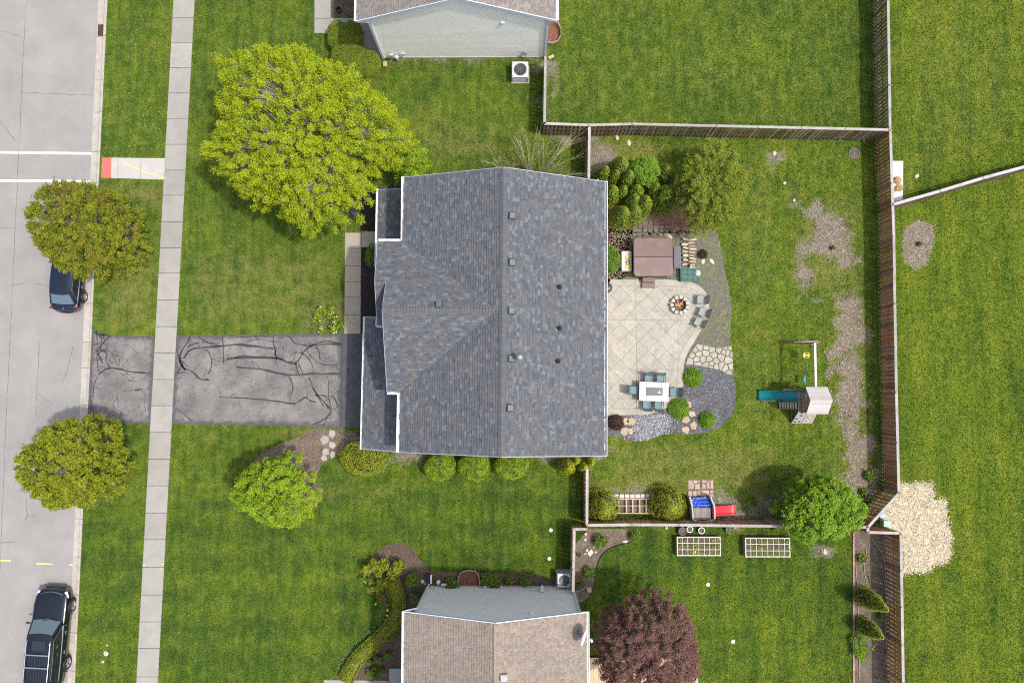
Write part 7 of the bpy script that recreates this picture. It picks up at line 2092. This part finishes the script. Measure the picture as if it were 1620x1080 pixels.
# ------------------------------------------------------------------ dining set and chairs
m_sling = M('blue-grey sling fabric', (.13, .22, .25), var=.06, scale=5, rough=.75, bmp=.3, bscale=120, fine=.08)
m_sling2 = M('pale teal mesh', (.27, .285, .25), var=.08, scale=5, rough=.75, bmp=.3, bscale=120, fine=.1)
m_frame = M('dark bronze frame', (.035, .035, .038), var=.1, rough=.45, bmp=0)
def chair(label, loc, rz, cloth, frame=None, group=None, light=False):
    t = thing('patio_chair', label, 'chair', loc, rz, group)
    f = frame or m_frame
    MB().box((0, .02, .42), (.46, .46, .022), bev=.008).build('seat', cloth, t, local=True)
    b = MB(); rot = Matrix.Rotation(R(-72), 3, 'X')
    b.box((0, -.30, .68), (.46, .52, .022), rot=Matrix.Rotation(R(104), 3, 'X'), bev=.008); b.build('backrest', cloth, t, local=True)
    for s in (-1, 1):
        m = MB(); m.tube([(s * .25, .24, .0), (s * .25, .22, .42), (s * .26, .20, .62), (s * .26, -.18, .63), (s * .25, -.27, .62)], .016, 6); m.build('arm', f, t, local=True)
        m = MB(); m.tube([(s * .25, -.34, 0), (s * .25, -.22, .42), (s * .245, -.36, .94)], .016, 6); m.build('leg', f, t, local=True)
    m = MB(); m.tube([(-.245, -.36, .94), (.245, -.36, .94)], .018, 6); m.bar((-.25, .25, .41), (.25, .25, .41), .03, .03); m.bar((-.25, -.21, .41), (.25, -.21, .41), .03, .03); m.build('frame_rail', f, t, local=True)
    return t
x, y, w, d = rect(1011, 604, 1058, 634.5, .74)
tb = thing('dining_table', 'rectangular patio table topped with white tiles and a dark glass centre', 'table', (x, y, 0), rz=R(0))
m_tile = M('white table tile', None, var=.06, scale=3, rough=.35, bmp=.05, src='random', tints=[(.43, .42, .44), (.48, .47, .48), (.40, .395, .42)])
tw_, td_ = w / 4, d / 3
ct_ = R(-2.0)
def tl(u, v): return (x + u * math.cos(ct_) - v * math.sin(ct_), y + u * math.sin(ct_) + v * math.cos(ct_))
MB().box((x, y, .70), (w, d, .05), rz=ct_).build('table_top', m_frame, tb)
for i, (u0, u1, v0, v1) in enumerate(((-.5, -.25, .2, .5), (-.25, 0, .2, .5), (0, .25, .2, .5), (.25, .5, .2, .5), (-.5, -.25, -.5, -.2), (-.25, 0, -.5, -.2), (0, .25, -.5, -.2), (.25, .5, -.5, -.2), (-.5, -.27, -.2, .2), (.29, .5, -.2, .2))):
    cc = tl((u0 + u1) / 2 * w, (v0 + v1) / 2 * d)
    MB().box((cc[0], cc[1], .74), ((u1 - u0) * w - .012, (v1 - v0) * d - .012, .03), rz=ct_).build('tile', m_tile, tb)
cc = tl(.01 * w, 0); MB().box((cc[0], cc[1], .735), (.54 * w, .37 * d, .02), rz=ct_).build('centre_panel', glass_mat('smoked glass', (.03, .04, .06), .08), tb)
for u in (-.46, .46):
    for v in (-.42, .42):
        cc = tl(u * w, v * d); MB().box((cc[0], cc[1], .34), (.06, .06, .68)).build('leg', m_frame, tb)
cc = tl(.17 * w, -.0 * d)
o = thing('table_ornament', 'small white openwork ornament on the dark centre of the patio table', 'ornament', (cc[0], cc[1], .745))
m = MB(); q = random.Random(4)
for k in range(12):
    a_ = q.uniform(0, 6.28); r_ = q.uniform(.0, .13); m.ball((cc[0] + r_ * math.cos(a_), cc[1] + r_ * math.sin(a_), .77 + q.uniform(0, .03)), (.035, .025, .02), 7, 5)
m.build('shells', m_white, o)
GC = 'sling chairs around the patio table'
cs = [('dining chair at the top left of the patio table, nearer the house', (1026, 600), R(178)), ('dining chair at the top right of the patio table', (1045, 600), R(181)), ('dining chair at the left end of the patio table, facing right', (1003, 617), R(-92)),
      ('dining chair at the right end of the patio table by the grass clump', (1067, 620), R(88)), ('dining chair at the bottom left of the patio table', (1023, 640), R(-2)), ('dining chair at the bottom right of the patio table', (1041.5, 641), R(-4))]
first = None
for lab, (px_, py_), rz in cs:
    c = P(px_, py_, .42)
    if first is None: first = chair(lab, (c[0], c[1], .03), rz, m_sling, group=GC)
    else: copy_thing(first, (c[0], c[1], .03), rz, lab, GC)
m_fr2 = M('teal-grey frame', (.10, .17, .17), var=.1, rough=.5, bmp=0)
first = None
for lab, (px_, py_), rz in (('pale teal mesh chair by the fire pit, uppermost of three', (1110, 474), R(83)), ('pale teal mesh chair by the fire pit, middle of three', (1113, 494), R(70)), ('pale teal mesh chair by the fire pit, lowest of three', (1106, 510), R(62))):
    c = P(px_, py_, .42)
    if first is None: first = chair(lab, (c[0], c[1], .03), rz, m_sling2, m_fr2, group='pale chairs around the fire pit')
    else: copy_thing(first, (c[0], c[1], .03), rz, lab, 'pale chairs around the fire pit')

# ------------------------------------------------------------------ play set
m_slide = M('teal slide plastic', (.0, .17, .19), var=.06, scale=2, rough=.3, bmp=0, coat=.4)
m_rw = M('pale painted board', (.52, .47, .44), var=.08, scale=2, rough=.7, bmp=.2, src='random', tints=[(.46, .43, .41), (.50, .47, .45), (.42, .39, .37), (.52, .49, .475)])
m_cedar = M('cedar timber', (.28, .155, .085), var=.2, scale=3, rough=.8, bmp=.3)
pc = P(1262, 620, 0); ps = thing('playset', 'wooden playset with white gabled roof, teal slide, climbing wall and swing beam', 'playset', (pc[0], pc[1], 0))
# swing beam and A-frame
b0, b1 = Vector(P(1288.8, 544.5, 2.4)), Vector(P(1290.2, 613, 2.4))
MB().bar(b0 + Vector((0, .08, 0)), b1, .12, .16).build('swing_beam', m_whitewood, ps)
f0, f1 = Vector(P(1233.5, 541.5, 0)), Vector(P(1298, 540, 0))
for f in (f0, f1): MB().bar(f, b0 + Vector((0, .05, .02)), .09, .09).build('a_frame_leg', m_cedar, ps)
a_ = f0.lerp(b0, .42); b_ = f1.lerp(b0, .42); MB().bar(a_ + Vector((0, .06, 0)), b_ + Vector((0, .06, 0)), .09, .05).build('cross_brace', m_rw, ps)
m = MB(); m.add([b0 + Vector((0, -.1, .02)), b0 + Vector((-.28, -.02, -.25)), b0 + Vector((.0, -.02, -.3))], [(0, 1, 2)]); m.box(b0 + Vector((-.1, -.02, -.05)), (.25, .06, .2)); m.build('bracket', M('dark teal plastic', (.01, .07, .10), rough=.4, bmp=0), ps)
# tower
x0, x1_ = P(1266, 633, 1.4)[0], P(1308, 633, 1.4)[0]; yt, yb = P(1290, 617, 1.4)[1], P(1290, 652, 1.4)[1]
for xx in (x0 + .06, x1_ - .2):
    for yy in (yt - .05, yb + .05): MB().box((xx, yy, 1.3), (.09, .09, 2.6)).build('post', m_cedar, ps)
n = 11
for i in range(n): MB().box((x0 + (x1_ - .15 - x0) * (i + .5) / n, (yt + yb) / 2, 1.38), ((x1_ - .15 - x0) / n - .012, yt - yb, .03)).build('deck_board', m_cedar, ps)
# landing in front of the tower
xl0 = P(1262, 633, 1.3)[0]
for i in range(3): MB().box((xl0 + (x0 - xl0) * (i + .5) / 3, (yt + yb) / 2, 1.34), ((x0 - xl0) / 3 - .01, yt - yb, .03)).build('deck_board', m_rw if i != 1 else m_cedar, ps)
for yy in (yt, yb):
    for z in (1.75, 2.1): MB().bar((x0, yy, z), (x1_ - .2, yy, z), .04, .09).build('guard_rail', m_cedar, ps)
m = MB()
for i in range(6): yy = yb + (yt - yb) * (i + .5) / 6; m.bar((x0 + .02, yy, 1.42), (x0 + .02, yy, 2.1), .05, .02)
for z in (1.5, 2.1): m.bar((x0 + .02, yb, z), (x0 + .02, yt, z), .05, .05)
m.build('teal_panel', m_slide, ps)
# gabled roof made of boards running with the ridge
ze, zr_ = 2.55, 3.25
eW, eE = P(1275, 633, ze)[0], P(1309.5, 633, ze)[0]; yN_, yS_ = P(1290, 612, ze)[1], P(1290, 654.7, ze)[1]; yM = P(1298, 633, zr_)[1]
for s, ye in ((1, yN_), (-1, yS_)):
    for i in range(6):
        t0, t1 = i / 6, (i + 1) / 6
        a0_ = (lerp(ye, yM, t0), lerp(ze, zr_, t0)); a1_ = (lerp(ye, yM, t1), lerp(ze, zr_, t1))
        zo = .012 * (i % 2)
        vs = [(eW, a0_[0], a0_[1] + .02 + zo), (eE, a0_[0], a0_[1] + .02 + zo), (eE, a1_[0], a1_[1] + zo), (eW, a1_[0], a1_[1] + zo)]
        MB().slab(vs, .03).build('roof_board', m_rw, ps)
m = MB(); 
for xx in (eW + .1, eE - .1): m.bar((xx, yN_ - .05, ze - .05), (xx, yM, zr_ - .05), .04, .09); m.bar((xx, yS_ + .05, ze - .05), (xx, yM, zr_ - .09), .04, .09)
m.build('rafters', m_cedar, ps)
m = MB(); m.add([(eW + .03, yN_ - .1, ze - .02), (eW + .03, yS_ + .1, ze - .02), (eW + .03, yM, zr_ - .1)], [(0, 1, 2)]); m.build('gable_panel', m_cedar, ps)
# slide: bedway with raised sides
sy0, sy1 = P(1230, 617.5, .8)[1], P(1230, 633, .8)[1]; syc = (sy0 + sy1) / 2; hw_ = abs(sy0 - sy1) / 2
sxt, sxb = P(1265, 625, 1.35)[0], P(1199.5, 625, .12)[0]
N = 22; prof = [(-1, .02), (-1, .16), (-.88, .17), (-.78, .05), (-.4, .0), (.4, .0), (.78, .05), (.88, .17), (1, .16), (1, .02)]
vs, fs = [], []
for i in range(N + 1):
    t = i / N; xx = lerp(sxt, sxb, t)
    zz = 1.30 * (1 - t) ** 1.0 + .10 * math.sin(t * 6.0) * .9 + .12 * t + (.0 if t < .9 else 0)
    wv = 1 + .06 * math.sin(t * 9)
    for u, h_ in prof: vs.append((xx, syc + u * hw_ * wv, max(.05, zz) + h_))
k = len(prof)
for i in range(N):
    for j in range(k - 1): fs.append((i * k + j, i * k + j + 1, (i + 1) * k + j + 1, (i + 1) * k + j))
m = MB(); m.add(vs, fs); o = m.build('slide', m_slide, ps, smooth=True); sm = o.modifiers.new('s', 'SOLIDIFY'); sm.thickness = .015
MB().bar((lerp(sxt, sxb, .9), sy1 - .06, .0), (lerp(sxt, sxb, .55), sy1 - .06, .5), .05, .09).build('slide_support', m_cedar, ps)
m = MB(); m.bar((sxt - .9, sy0 + .05, 1.25), (sxt + .1, sy0 + .05, 1.45), .05, .09); m.build('slide_rail', m_cedar, ps)
# ladder
lx0, lx1 = P(1232.5, 641, .05)[0], P(1262, 641, 1.3)[0]; ly0, ly1 = P(1245, 635, .7)[1], P(1245, 646.5, .7)[1]
for i in range(7):
    t = (i + .4) / 7; MB().box((lerp(lx0, lx1, t), (ly0 + ly1) / 2, lerp(.08, 1.3, t)), (.095, abs(ly0 - ly1), .03)).build('step', m_rw, ps)
for yy in (ly0, ly1): MB().bar((lx0 - .05, yy, .02), (lx1 + .02, yy, 1.32), .05, .12).build('stringer', m_cedar, ps)
# climbing wall: two boards with holds
T0, T1_ = Vector(P(1263.5, 651, 1.4)), Vector(P(1294, 654.5, 1.4)); B0, B1_ = Vector(P(1251.7, 669.6, .03)), Vector(P(1285, 669.6, .03))
T1_.y = T0.y; 
nrm = (T0 - B0).cross(B1_ - B0).normalized(); nrm = nrm if nrm.z > 0 else -nrm
for u0, u1 in ((0, .47), (.5, 1)):
    vs = [B0.lerp(B1_, u0), B0.lerp(B1_, u1), T0.lerp(T1_, u1), T0.lerp(T1_, u0)]
    MB().slab([tuple(v) for v in vs], .04).build('climbing_panel', m_rw, ps)
m_hold = M('dark hold', (.02, .05, .05), rough=.5, bmp=0); m_hold_y = M('tan hold', (.5, .35, .12), rough=.5, bmp=0)
for u, v, mt in ((.12, .18, m_hold), (.10, .45, m_hold), (.25, .70, m_hold), (.2, .95, m_hold), (.32, .2, m_hold), (.70, .25, m_hold_y), (.72, .5, m_hold_y), (.66, .6, m_hold_y), (.74, .85, m_hold_y), (.9, .7, m_hold_y)):
    c = B0.lerp(B1_, u).lerp(T0.lerp(T1_, u), v) + nrm * .03
    MB().ball(c, (.07, .05, .04), 8, 5).build('climbing_hold', mt, ps)
MB().bar(P(1252.5, 647, .02), P(1252.5, 669, .04), .05, .05).build('ground_rail', m_cedar, ps)
# swings hang from the beam
def bx(py): c = P(1289, py, 2.35); return Vector((b0.x + (b1.x - b0.x) * (c[1] - b0.y) / (b1.y - b0.y), c[1], 2.32))
m_rope = M('yellow chain', (.60, .52, .06), var=.1, rough=.5, bmp=0); m_ltgreen = M('teal swing plastic', (.04, .22, .20), var=.08, rough=.35, bmp=0)
c = Vector(P(1274, 562, .75)); t = thing('toddler_swing', 'yellow bucket toddler swing nearest the a-frame', 'swing', tuple(c))
m = MB(); m.lathe(tuple(c), [(0, -.12), (.15, -.1), (.2, .05), (.19, .18), (.16, .18), (.16, .0), (.1, -.06), (0, -.07)], 16); m.bar((c.x - .16, c.y, c.z + .16), (c.x + .16, c.y, c.z + .16), .07, .04); o = m.build('bucket_seat', m_toy_y, t)
m = MB()
for s in (-1, 1): m.tube([(c.x, c.y + s * .16, c.z + .15), tuple(bx(562) + Vector((0, s * .26, 0)))], .013, 5)
m.build('chain', m_rope, t)
c = Vector(P(1277.5, 580, .95)); t = thing('trapeze_bar', 'thin teal trapeze bar with rings in the middle of the swing beam', 'swing', tuple(c))
m = MB(); m.tube([(c.x, c.y - .26, c.z), (c.x, c.y + .26, c.z)], .02, 7)
for s in (-1, 1): m.tube([(c.x - .03 + .07 * math.cos(a_), c.y + s * .3, c.z - .06 + .07 * math.sin(a_)) for a_ in np.linspace(0, 6.283, 11)], .012, 5)
m.build('bar', m_ltgreen, t); m = MB()
for s in (-1, 1): m.tube([(c.x, c.y + s * .24, c.z), tuple(bx(580) + Vector((0, s * .24, 0)))], .013, 5)
m.build('chain', m_rope, t)
c = Vector(P(1272.5, 600.5, .55)); t = thing('belt_swing', 'teal belt swing nearest the playset tower', 'swing', tuple(c))
m = MB(); N = 10; vs = []
for i in range(N + 1):
    u = -1 + 2 * i / N
    for s in (-1, 1): vs.append((c.x + s * .10 * (1 - .5 * abs(u) ** 3), c.y + u * .27, c.z + .16 * u * u))
m.add(vs, [(i * 2, i * 2 + 1, i * 2 + 3, i * 2 + 2) for i in range(N)]); o = m.build('seat', m_ltgreen, t, smooth=True); sm = o.modifiers.new('s', 'SOLIDIFY'); sm.thickness = .02
m = MB()
for s in (-1, 1): m.tube([(c.x, c.y + s * .27, c.z + .16), tuple(bx(600) + Vector((0, s * .29, 0)))], .013, 5)
m.build('chain', m_rope, t)

# ------------------------------------------------------------------ toddler climber by the lower fence
x, y, w, d = rect(1093, 786, 1128, 822, .5)
tc = thing('toddler_climber', 'grey and blue plastic toddler climber with a short red slide', 'play climber', (x, y, 0))
m_gp = M('weathered grey plastic', (.36, .35, .36), var=.1, scale=3, rough=.6, bmp=.1); m_blue = M('blue tarp-like plastic', (.01, .06, .42), var=.25, scale=5, rough=.25, bmp=.6, bscale=9); m_redp = M('red plastic', (.60, .03, .05), var=.06, rough=.35, bmp=0)
yt_, yb_ = P(1110, 786, .4)[1], P(1110, 821, .5)[1]; ym_ = P(1110, 803, .5)[1]
for xa_, xb_ in ((1091, 1098), (1124.5, 1130)):
    pts = [P(xa_ if xa_ < 1100 else 1124, 785, .7), P((xa_ + 4) if xa_ < 1100 else 1130, 800, .7), P((xa_ + 5.5) if xa_ < 1100 else 1131, 821, .7)]
    for a_, b_ in zip(pts[:-1], pts[1:]): MB().bar((a_[0], a_[1], .38), (b_[0], b_[1], .38), .09, .72).build('side_wall', m_gp, tc)
a_, b_ = P(1095, 821, .6), P(1131, 822, .6)
m = MB(); pts = [(lerp(a_[0], b_[0], t), a_[1] - .14 * math.sin(math.pi * t), .32) for t in np.linspace(0, 1, 9)]
for p, q_ in zip(pts[:-1], pts[1:]): m.bar(p, q_, .07, .62)
m.build('curved_front', m_gp, tc)
n = 8
xa_, xb_ = P(1097.5, 812, .5)[0], P(1124, 812, .5)[0]
for i in range(n): MB().box((lerp(xa_, xb_, (i + .5) / n), (ym_ + yb_) / 2, .5), ((xb_ - xa_) / n - .01, abs(ym_ - yb_), .04)).build('deck_plank', M('grey-brown plank', (.25, .22, .20), var=.15, rough=.8, bmp=.2, src='random', tints=[(.22, .19, .17), (.28, .25, .23)]) if i == 0 else bpy.data.materials['grey-brown plank'], tc)
m = MB(); nx2 = 12; vs = []; q = random.Random(8)
xa2, xb2 = P(1094.5, 794, .4)[0], P(1125, 794, .4)[0]
for j in range(nx2 + 1):
    for i in range(nx2 + 1): vs.append((lerp(xa2, xb2, i / nx2), lerp(yt_, ym_, j / nx2), .30 + .10 * j / nx2 + q.uniform(-.025, .025)))
m.add(vs, [(j * (nx2 + 1) + i, j * (nx2 + 1) + i + 1, (j + 1) * (nx2 + 1) + i + 1, (j + 1) * (nx2 + 1) + i) for j in range(nx2) for i in range(nx2)])
m.build('blue_ramp', m_blue, tc)
m = MB()
for i in range(3): m.box(((xa2 + xb2) / 2, yt_ - .06 - i * .2, .34 + i * .05), (abs(xb2 - xa2) - .1, .04, .05), bev=.01)
m.build('climb_rungs', m_blue, tc)
s0, s1 = Vector(P(1127, 808.5, .6)), Vector(P(1163.5, 805.5, .05))
vs = []; N = 12
d_ = (s1 - s0); d_.z = 0; d_.normalize(); sd_ = Vector((-d_.y, d_.x, 0))
for i in range(N + 1):
    t = i / N; c = s0.lerp(s1, t); z = .55 * (1 - t) ** 1.3 + .06 + (.05 * max(0, (t - .9) / .1))
    for u, h_ in ((-.27, .0), (-.27, .10), (-.22, .10), (-.18, .0), (.18, .0), (.22, .10), (.27, .10), (.27, .0)): vs.append((c.x + sd_.x * u, c.y + sd_.y * u, z + h_))
m = MB(); m.add(vs, [(i * 8 + j, i * 8 + j + 1, (i + 1) * 8 + j + 1, (i + 1) * 8 + j) for i in range(N) for j in range(7)]); o = m.build('slide', m_redp, tc); sm = o.modifiers.new('s', 'SOLIDIFY'); sm.thickness = .015

# ------------------------------------------------------------------ lattice planter, raised beds, pots
x, y, w, d = rect(966, 789, 1034, 812, .3)
lp = thing('lattice_planter', 'timber garden frame divided by cross slats between the two golden arborvitae', 'planter', (x, y, 0))
ya_, yb_, yc_ = P(1000, 789, .3)[1], P(1000, 811.5, .3)[1], P(1000, 799.5, .3)[1]
xa_, xb_ = P(962, 800, .3)[0], P(1037, 800, .3)[0]
m_latt = M('yellowish raw timber', (.50, .38, .23), var=.12, scale=3, rough=.75, bmp=.2)
for yy in (ya_, yb_): MB().bar((xa_, yy, .15), (xb_, yy, .15), .05, .28).build('side_board', m_latt, lp)
for px_ in (968.5, 978.5, 991, 1001, 1012, 1022.5, 1032): xx = P(px_, 800, .3)[0]; MB().bar((xx, ya_, .30), (xx, yb_, .30), .07, .03).build('cross_slat', m_latt, lp)
MB().bar((xa_, yc_, .325), (xb_, yc_, .325), .03, .015).build('long_slat', m_whitewood, lp)
MB().prism([(xa_, yb_), (xb_, yb_), (xb_, ya_), (xa_, ya_)], 0, .12).build('soil', m_soil, lp)
for i in range(9):
    a_ = P(967 + i * 8.3, 784.5, .12); o = MB().box((a_[0], a_[1], .08), (.27, .24, .17), rz=rng.uniform(-.06, .06), bev=.02).build('edging_block', m_wrock)
    tag(o, f'{ORD[i]} pale edging block from the left, above the lattice planter', 'block', 'pale edging blocks above the lattice planter')
def raised(label, x0, y0, x1, y1, h, nx_c, ny_c, seed, crops):
    x, y, w, d = rect(x0, y0, x1, y1, h)
    t = thing('raised_bed', label, 'raised bed', (x, y, 0)); q = random.Random(seed)
    mb_ = M('pinkish composite board', (.33, .27, .24), var=.08, scale=2, rough=.75, bmp=.15) if 'pinkish composite board' not in bpy.data.materials else bpy.data.materials['pinkish composite board']
    for s in (-1, 1):
        for k in range(3):
            MB().box((x, y + s * (d / 2 - .02), h * (k + .5) / 3), (w, .04, h / 3 - .006)).build('board', mb_, t)
            MB().box((x + s * (w / 2 - .02), y, h * (k + .5) / 3), (.04, d - .085, h / 3 - .006)).build('board', mb_, t)
    for sx in (-1, 1):
        for sy in (-1, 1): MB().box((x + sx * (w / 2 - .05), y + sy * (d / 2 - .05), h / 2 + .01), (.07, .07, h)).build('corner_post', m_whitewood, t)
    MB().box((x, y, h - .09), (w - .09, d - .09, .12)).build('soil', m_mulch, t)
    for i in range(1, nx_c): MB().box((x - w / 2 + w * i / nx_c, y, h + .0), (.03, d - .08, .014)).build('divider', m_whitewood, t)
    for j in range(1, ny_c): MB().box((x, y - d / 2 + d * j / ny_c, h + .012), (w - .08, .032, .012)).build('divider', m_whitewood, t)
    for s in (-1, 1): MB().box((x, y + s * (d / 2 - .03), h + .008), (w - .02, .05, .02)).build('top_rail', m_whitewood, t); MB().box((x + s * (w / 2 - .03), y, h + .008), (.05, d - .115, .02)).build('top_rail', m_whitewood, t)
    for i in range(nx_c):
        for j in range(ny_c):
            if q.random() < .12: continue
            cx, cy = x - w / 2 + w * (i + .5) / nx_c, y - d / 2 + d * (j + .5) / ny_c
            n = 26; T = np.array([(cx + q.gauss(0, .06), cy + q.gauss(0, .06), h - .02 + q.uniform(0, .10)) for _ in range(q.choice((8, 14, n, n)))])
            sg = thing('seedling', None, None); root = None
            bpy.data.objects.remove(sg)
            s_ = thing('seedling', f"{'leafy' if len(T) > 20 else 'sparse'} seedling in the {ORD[i]} cell of the {('bottom', 'middle', 'top')[j]} row, {label.split(' raised')[0]} raised bed", 'seedling', (cx, cy, h - .03), group='seedlings in the ' + crops)
            quads('leaves', T, .075, l_bush if q.random() < .8 else l_gold, s_, np.array([q.random() for _ in T]), upb=1.2, aspect=.6)
    return t
raised('left raised bed divided by a white grid, standing near the plant pots', 1070.5, 848.5, 1140.5, 879, .45, 8, 3, 3, 'left raised bed')
raised('right raised bed divided by a white grid, standing below the leafy tree', 1178.5, 850, 1250.5, 881, .5, 8, 3, 4, 'right raised bed')
c = P(1099.5, 872.5, .5); o = MB().ball((c[0], c[1], .5), (.07, .09, .07), 8, 6).build('toy', m_toy_y); tag(o, 'small yellow toy on the soil of the left raised bed', 'toy')
def pot(x, y, r, h, mat, label, ring=None):
    c = P(x, y, h); R_ = r / 27.0
    t = thing('plant_pot', label, 'pot', (c[0], c[1], 0))
    MB().lathe((c[0], c[1], 0), [(R_ * .7, 0), (R_ * .98, h - .02), (R_, h), (R_ * .84, h), (R_ * .8, h - .08)], 22).build('pot_wall', mat, t)
    MB().cyl((c[0], c[1]), R_ * .82, h - .12, h - .07, 18).build('soil', m_soil, t)
    return t, c
pot(1080, 840, 6.6, .35, m_dark, 'large black pot by the fence, left of two white pots')
pot(1091.5, 837, 5.0, .3, m_white, 'white-rimmed pot touching the large black pot')
t_, c = pot(1110, 839, 5.2, .3, m_white, 'white-rimmed pot standing alone above the left raised bed')
t_, c = pot(1155, 837, 6.8, .3, m_dark, 'shallow dark pot by the fence between the raised beds')
T = np.array([(c[0] + rng.gauss(0, .09), c[1] + rng.gauss(0, .09), .3) for _ in range(40)]); quads('foliage', T, .07, l_green, t_, nrg.random(40), upb=1.5)

# ------------------------------------------------------------------ compost boxes, paved strip, bags, bed edging, hoses
def tub(label, x, y, w, h, mat, rz=0):
    c = P(x, y, h); t = thing('plastic_box', label, 'box', (c[0], c[1], 0))
    MB().box((c[0], c[1], h / 2), (w, w * .9, h), rz=rz, bev=.03).build('body', mat, t); MB().box((c[0], c[1], h + .02), (w + .05, w * .9 + .05, .05), rz=rz, bev=.02).build('lid', mat, t)
tub('pale blue plastic box tucked behind the slanting fence', 1396.5, 814.5, .30, .55, M('pale blue plastic', (.20, .36, .42), rough=.5, bmp=.05))
tub('mint green plastic box on the straw edge', 1403, 828, .34, .6, M('mint green plastic', (.25, .50, .40), rough=.5, bmp=.05))
ws = link(bpy.data.objects.new('white_paved_strip', None)); ws.location = P(1420, 285); tag(ws, kind='structure')
MB().bevprism(px_poly([(1411.5, 255), (1428.5, 255), (1427.5, 316), (1413, 320)]), -.03, .05, .01).build('slab', M('bright white slab', (.56, .55, .54), var=.04, rough=.7, bmp=.1), ws)
m_hay = M('dry leaf heap', (.34, .24, .11), var=.4, scale=9, rough=.95, bmp=1.0, bscale=18)
rock(1418, 286, .26, 'tan heap of dry leaves on the white slab, upper', m_hay, 31, .6, 'leaf_heap', 'leaf heap')
rock(1420.5, 298, .30, 'tan heap of dry leaves on the white slab, lower', m_hay, 32, .5, 'leaf_heap', 'leaf heap', asp=.75)
ed = thing('brick_edging', 'thin brick edging along the left side of the bare bed at the lower right', 'edging', P(1350, 960))
m_brick = M('edging brick', None, var=.15, scale=5, rough=.9, bmp=.3, src='random', tints=[(.34, .20, .15), (.42, .27, .20), (.30, .18, .14)])
yy = 842.0
while yy < 1200:
    a_, b_ = P2(1350, yy), P2(1350, yy + 5.4)
    o = put('brick', _bm.setdefault('brick', MB().box((0, 0, .02), (.10, .19, .09)).mesh('brick')), m_brick, ed); o.location = Vector((a_[0] + rng.uniform(-.006, .006), (a_[1] + b_[1]) / 2, 0)) - origin(ed); yy += 5.6
m_hose = M('tan drip hose', (.34, .26, .18), var=.1, rough=.7, bmp=0)
def hose(label, pts, r=.02, mat=None):
    p = smooth_poly([P2(*q) for q in pts], 3, closed=False)
    o = MB().tube([(a, b, .03) for a, b in p], r, 5).build('hose', mat or m_hose); tag(o, label, 'hose')
hose('tan drip hose looping beside the brown fence in the bare bed', [(1400, 1010), (1402, 960), (1400, 900), (1396, 875), (1385, 870 - 12), (1380, 860), (1381, 872), (1388, 885), (1396, 898), (1400, 930), (1408, 980), (1405, 1030), (1390, 1075), (1380, 1110)])
hose('tan drip hose looping around the small yellow-green plant', [(1360, 1090), (1358, 1010), (1357, 930), (1353, 900), (1354, 875), (1365, 860), (1371, 868), (1368, 885), (1366, 900), (1370, 918), (1373, 935)])
hose('dark hose lying across the bed above the taller narrow arborvitae', [(1352, 903), (1358, 906), (1366, 907), (1374, 910), (1376, 922)], .015, m_dark)
hose('dark curved lawn edging around the corner soil bed', [(1013, 853), (995, 858), (968, 864), (952, 876), (944, 895), (941.5, 920), (938, 938)], .03, m_dark)
c = P(925, 933, .1); t = thing('timber_edging', 'blue-grey landscape timber with a tan end block beside the bottom house fence', 'edging', (c[0], c[1], 0))
MB().bar(P(911, 935, .08), P(928, 927, .08), .16, .14).build('blue_timber', M('blue-grey timber', (.12, .15, .22), rough=.8), t); MB().box((P(932, 932, .1)[0], P(932, 932, .1)[1], .09), (.26, .3, .17), bev=.02).build('end_block', m_wood, t)
# deck under the plum tree
dk = thing('wooden_deck', 'tan board deck below the plum tree beside the bottom house', 'deck', P(1000, 1070))
m_deck = M('tan deck board', None, var=.1, scale=2, rough=.8, bmp=.2, src='random', tints=[(.46, .36, .24), (.50, .40, .28), (.42, .33, .22)])
x0, x1_ = P(931, 1050, .3)[0], P(1104, 1050, .3)[0]; yt_ = P(1000, 1040, .3)[1]
n = 44
for i in range(n): MB().box((lerp(x0, x1_, (i + .5) / n), yt_ - 4, .3), ((x1_ - x0) / n - .008, 8, .04)).build('deck_board', m_deck, dk)
MB().box(((x0 + x1_) / 2, yt_ - 4, .13), (x1_ - x0 - .1, 7.9, .25)).build('joists', m_brownwood, dk)
c = P(1095, 1070, .45); o = thing('deck_planter', 'dark round planter on the corner of the deck under the plum tree', 'pot', (c[0], c[1], .32))
MB().lathe((c[0], c[1], .32), [(.18, 0), (.23, .3), (.20, .3), (.17, .2), (0, .2)], 20).build('bowl', M('dark brown glaze', (.09, .06, .05), rough=.4), o)
